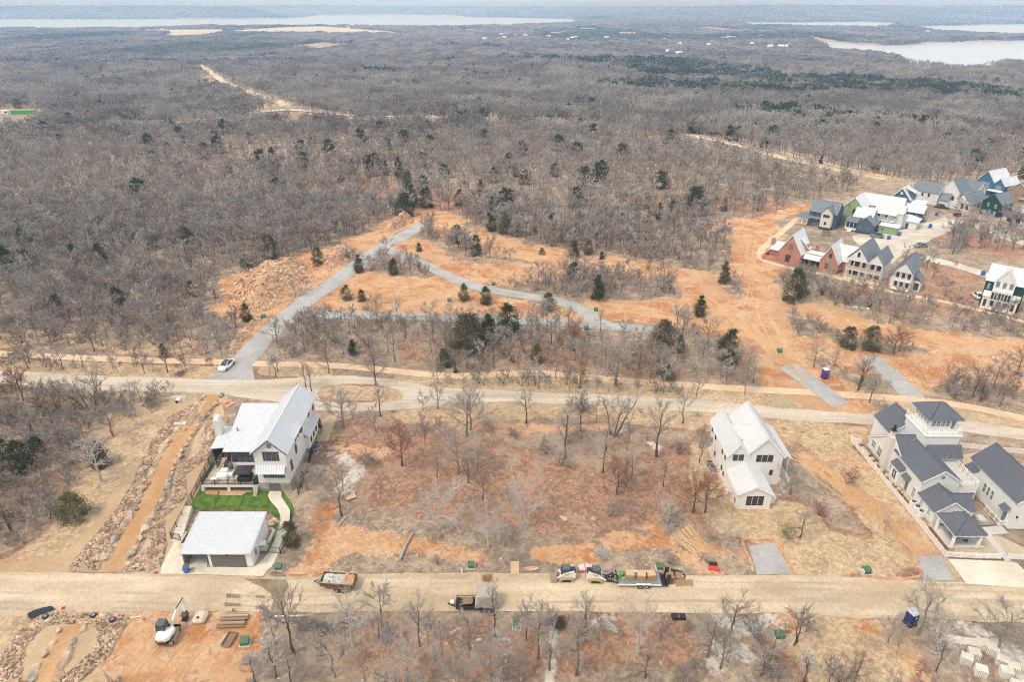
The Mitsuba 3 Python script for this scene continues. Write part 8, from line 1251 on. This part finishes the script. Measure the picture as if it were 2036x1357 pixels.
for a, b in ((0, 1), (1, 2), (2, 3), (6, 7), (7, 9), (10, 11), (11, 6)):
    A, B = np.array(POLES[a]), np.array(POLES[b]); k = thing('power_line', 'thin wires sagging ' + {0: 'from the village pole to the hill road', 1: 'along the lower hill road', 2: 'along the upper hill road', 6: 'right of the forest crossroads, middle span', 7: 'right of the forest crossroads, last span', 10: 'over the clearing road', 11: 'right of the forest crossroads, first span'}[a], 'power line', 'wires between the utility poles')
    for s in (-1.0, 1.0): t = np.linspace(0, 1, 9)[:, None]; p = A + (B - A) * t; p[:, 2] += -.7 - 3.0 * (t * (1 - t)).ravel(); p[:, 0] += s; part('wire', MB().tube(p, .03, 3), 'metal_grey', k)

# ---------------------------------------------------------------- labels that say where each look-alike tree stands
MARKS = [('the white car', (-61.7,127.9)), ('the farmhouse', (-38, 95)), ('the road island', (-30.8,117.1)), ('the head of the gravel drive', (-32.7,232.3)), ('the big rubble mound', (-66.3,174.9)), ('the gravel loop bend', (18.4,159.2)), ('the cabinet at the lane west end', (-31.0,152.4)), ('the middle of the gravel lane', (-8.5,153.3)), ('the east end of the gravel lane', (33.1,147.2)), ('the purple toilet', (65.5,123.1)), ('the clay junction', (60.0,151.5)), ('the lone broad cedar', (74.3,164.2)), ('the brick house', (85.5,188.9)), ('the twin gable house', (99.0,178.7)), ('the narrow white house', (105.6,171.2)), ('the dark green porch house', (122.8,158.3)), ('the green shed', (127.5,224.0)), ('the second gravel spur', (80.2,122.7)), ('the white gabled house', (39, 92)), ('the tower house', (66, 90)), ('the pale fallen trunk', (-15.3,73.7)), ('the white-limbed dead oak', (-10.7,75.9)), ('the level-branched pale oak', (1.5,77.6)), ('the rust-leaved oak', (-18.7,93.1)), ('the large full-crowned oak', (-9.0,91.1)), ('the two loaders', (9.3, 68)), ('the dump trailer', (-23, 66.6)), ('the tarp-covered trailer', (-4.7, 63)), ('the blue toilet', (50.2,60.3)), ('the stone crates', (55.7,56.0)), ('the orange hose', (35.0,60.1)), ('the green cabinet below the road', (0.6,59.8)), ('the Y-shaped tree', (-19.3,56.8)), ('the culvert pipe', (-65.8,113.7)), ('the pale drooping oak', (-67.5,89.0)), ('the dark cedar clump', (-82.9,94.8)), ('the left picture edge', (-80.2,83.6)), ('the trail left of the car', (-86.2,131.1)), ('the leaning cedar above the trail', (-101.8,160.2)), ('the cedars at the left edge', (-152.0,197.8)), ('the verge oak', (21.4,120.0)), ('the gnarled road tree', (-28.1,120.6)), ('the small brownish cedar', (-77.4,132.8)), ('the clay track right end', (115.0,135.2)), ('the upper gravel loop', (-20.4,186.8)), ('the straw-coloured hill road', (150.6,327.4)), ('the village street', (155.6,235.4)), ('the forest crossroads', (-152.9,487.5)), ('the far barn', (292.1,584.9))]
mk = cKDTree([m[1] for m in MARKS]); taken = {v['label'] for v in labels.values() if 'label' in v}
for k, x, y, h, desc in sorted(by_place, key=lambda q: q[2]):
    for j in mk.query((x, y), 5)[1]:
        nm, (mx, my) = MARKS[j]; dx, dy = x - mx, y - my; d = math.hypot(dx, dy); far = 'just ' if d < 5 else '' if d < 12 else 'well '
        a = math.degrees(math.atan2(dy, dx)) % 360; w_ = ['right of', 'behind and right of', 'behind', 'behind and left of', 'left of', 'in front and left of', 'in front of', 'in front and right of'][int((a + 22.5) // 45) % 8]
        c = [f'{desc} {far}{w_} {nm}', f'{"tall" if h > 6.5 else "small"} {desc} {far}{w_} {nm}']
        t = next((q for q in c if q not in taken and len(q.replace('-', ' ').split()) <= 16), None)
        if t: taken.add(t); labels[k]['label'] = t; break
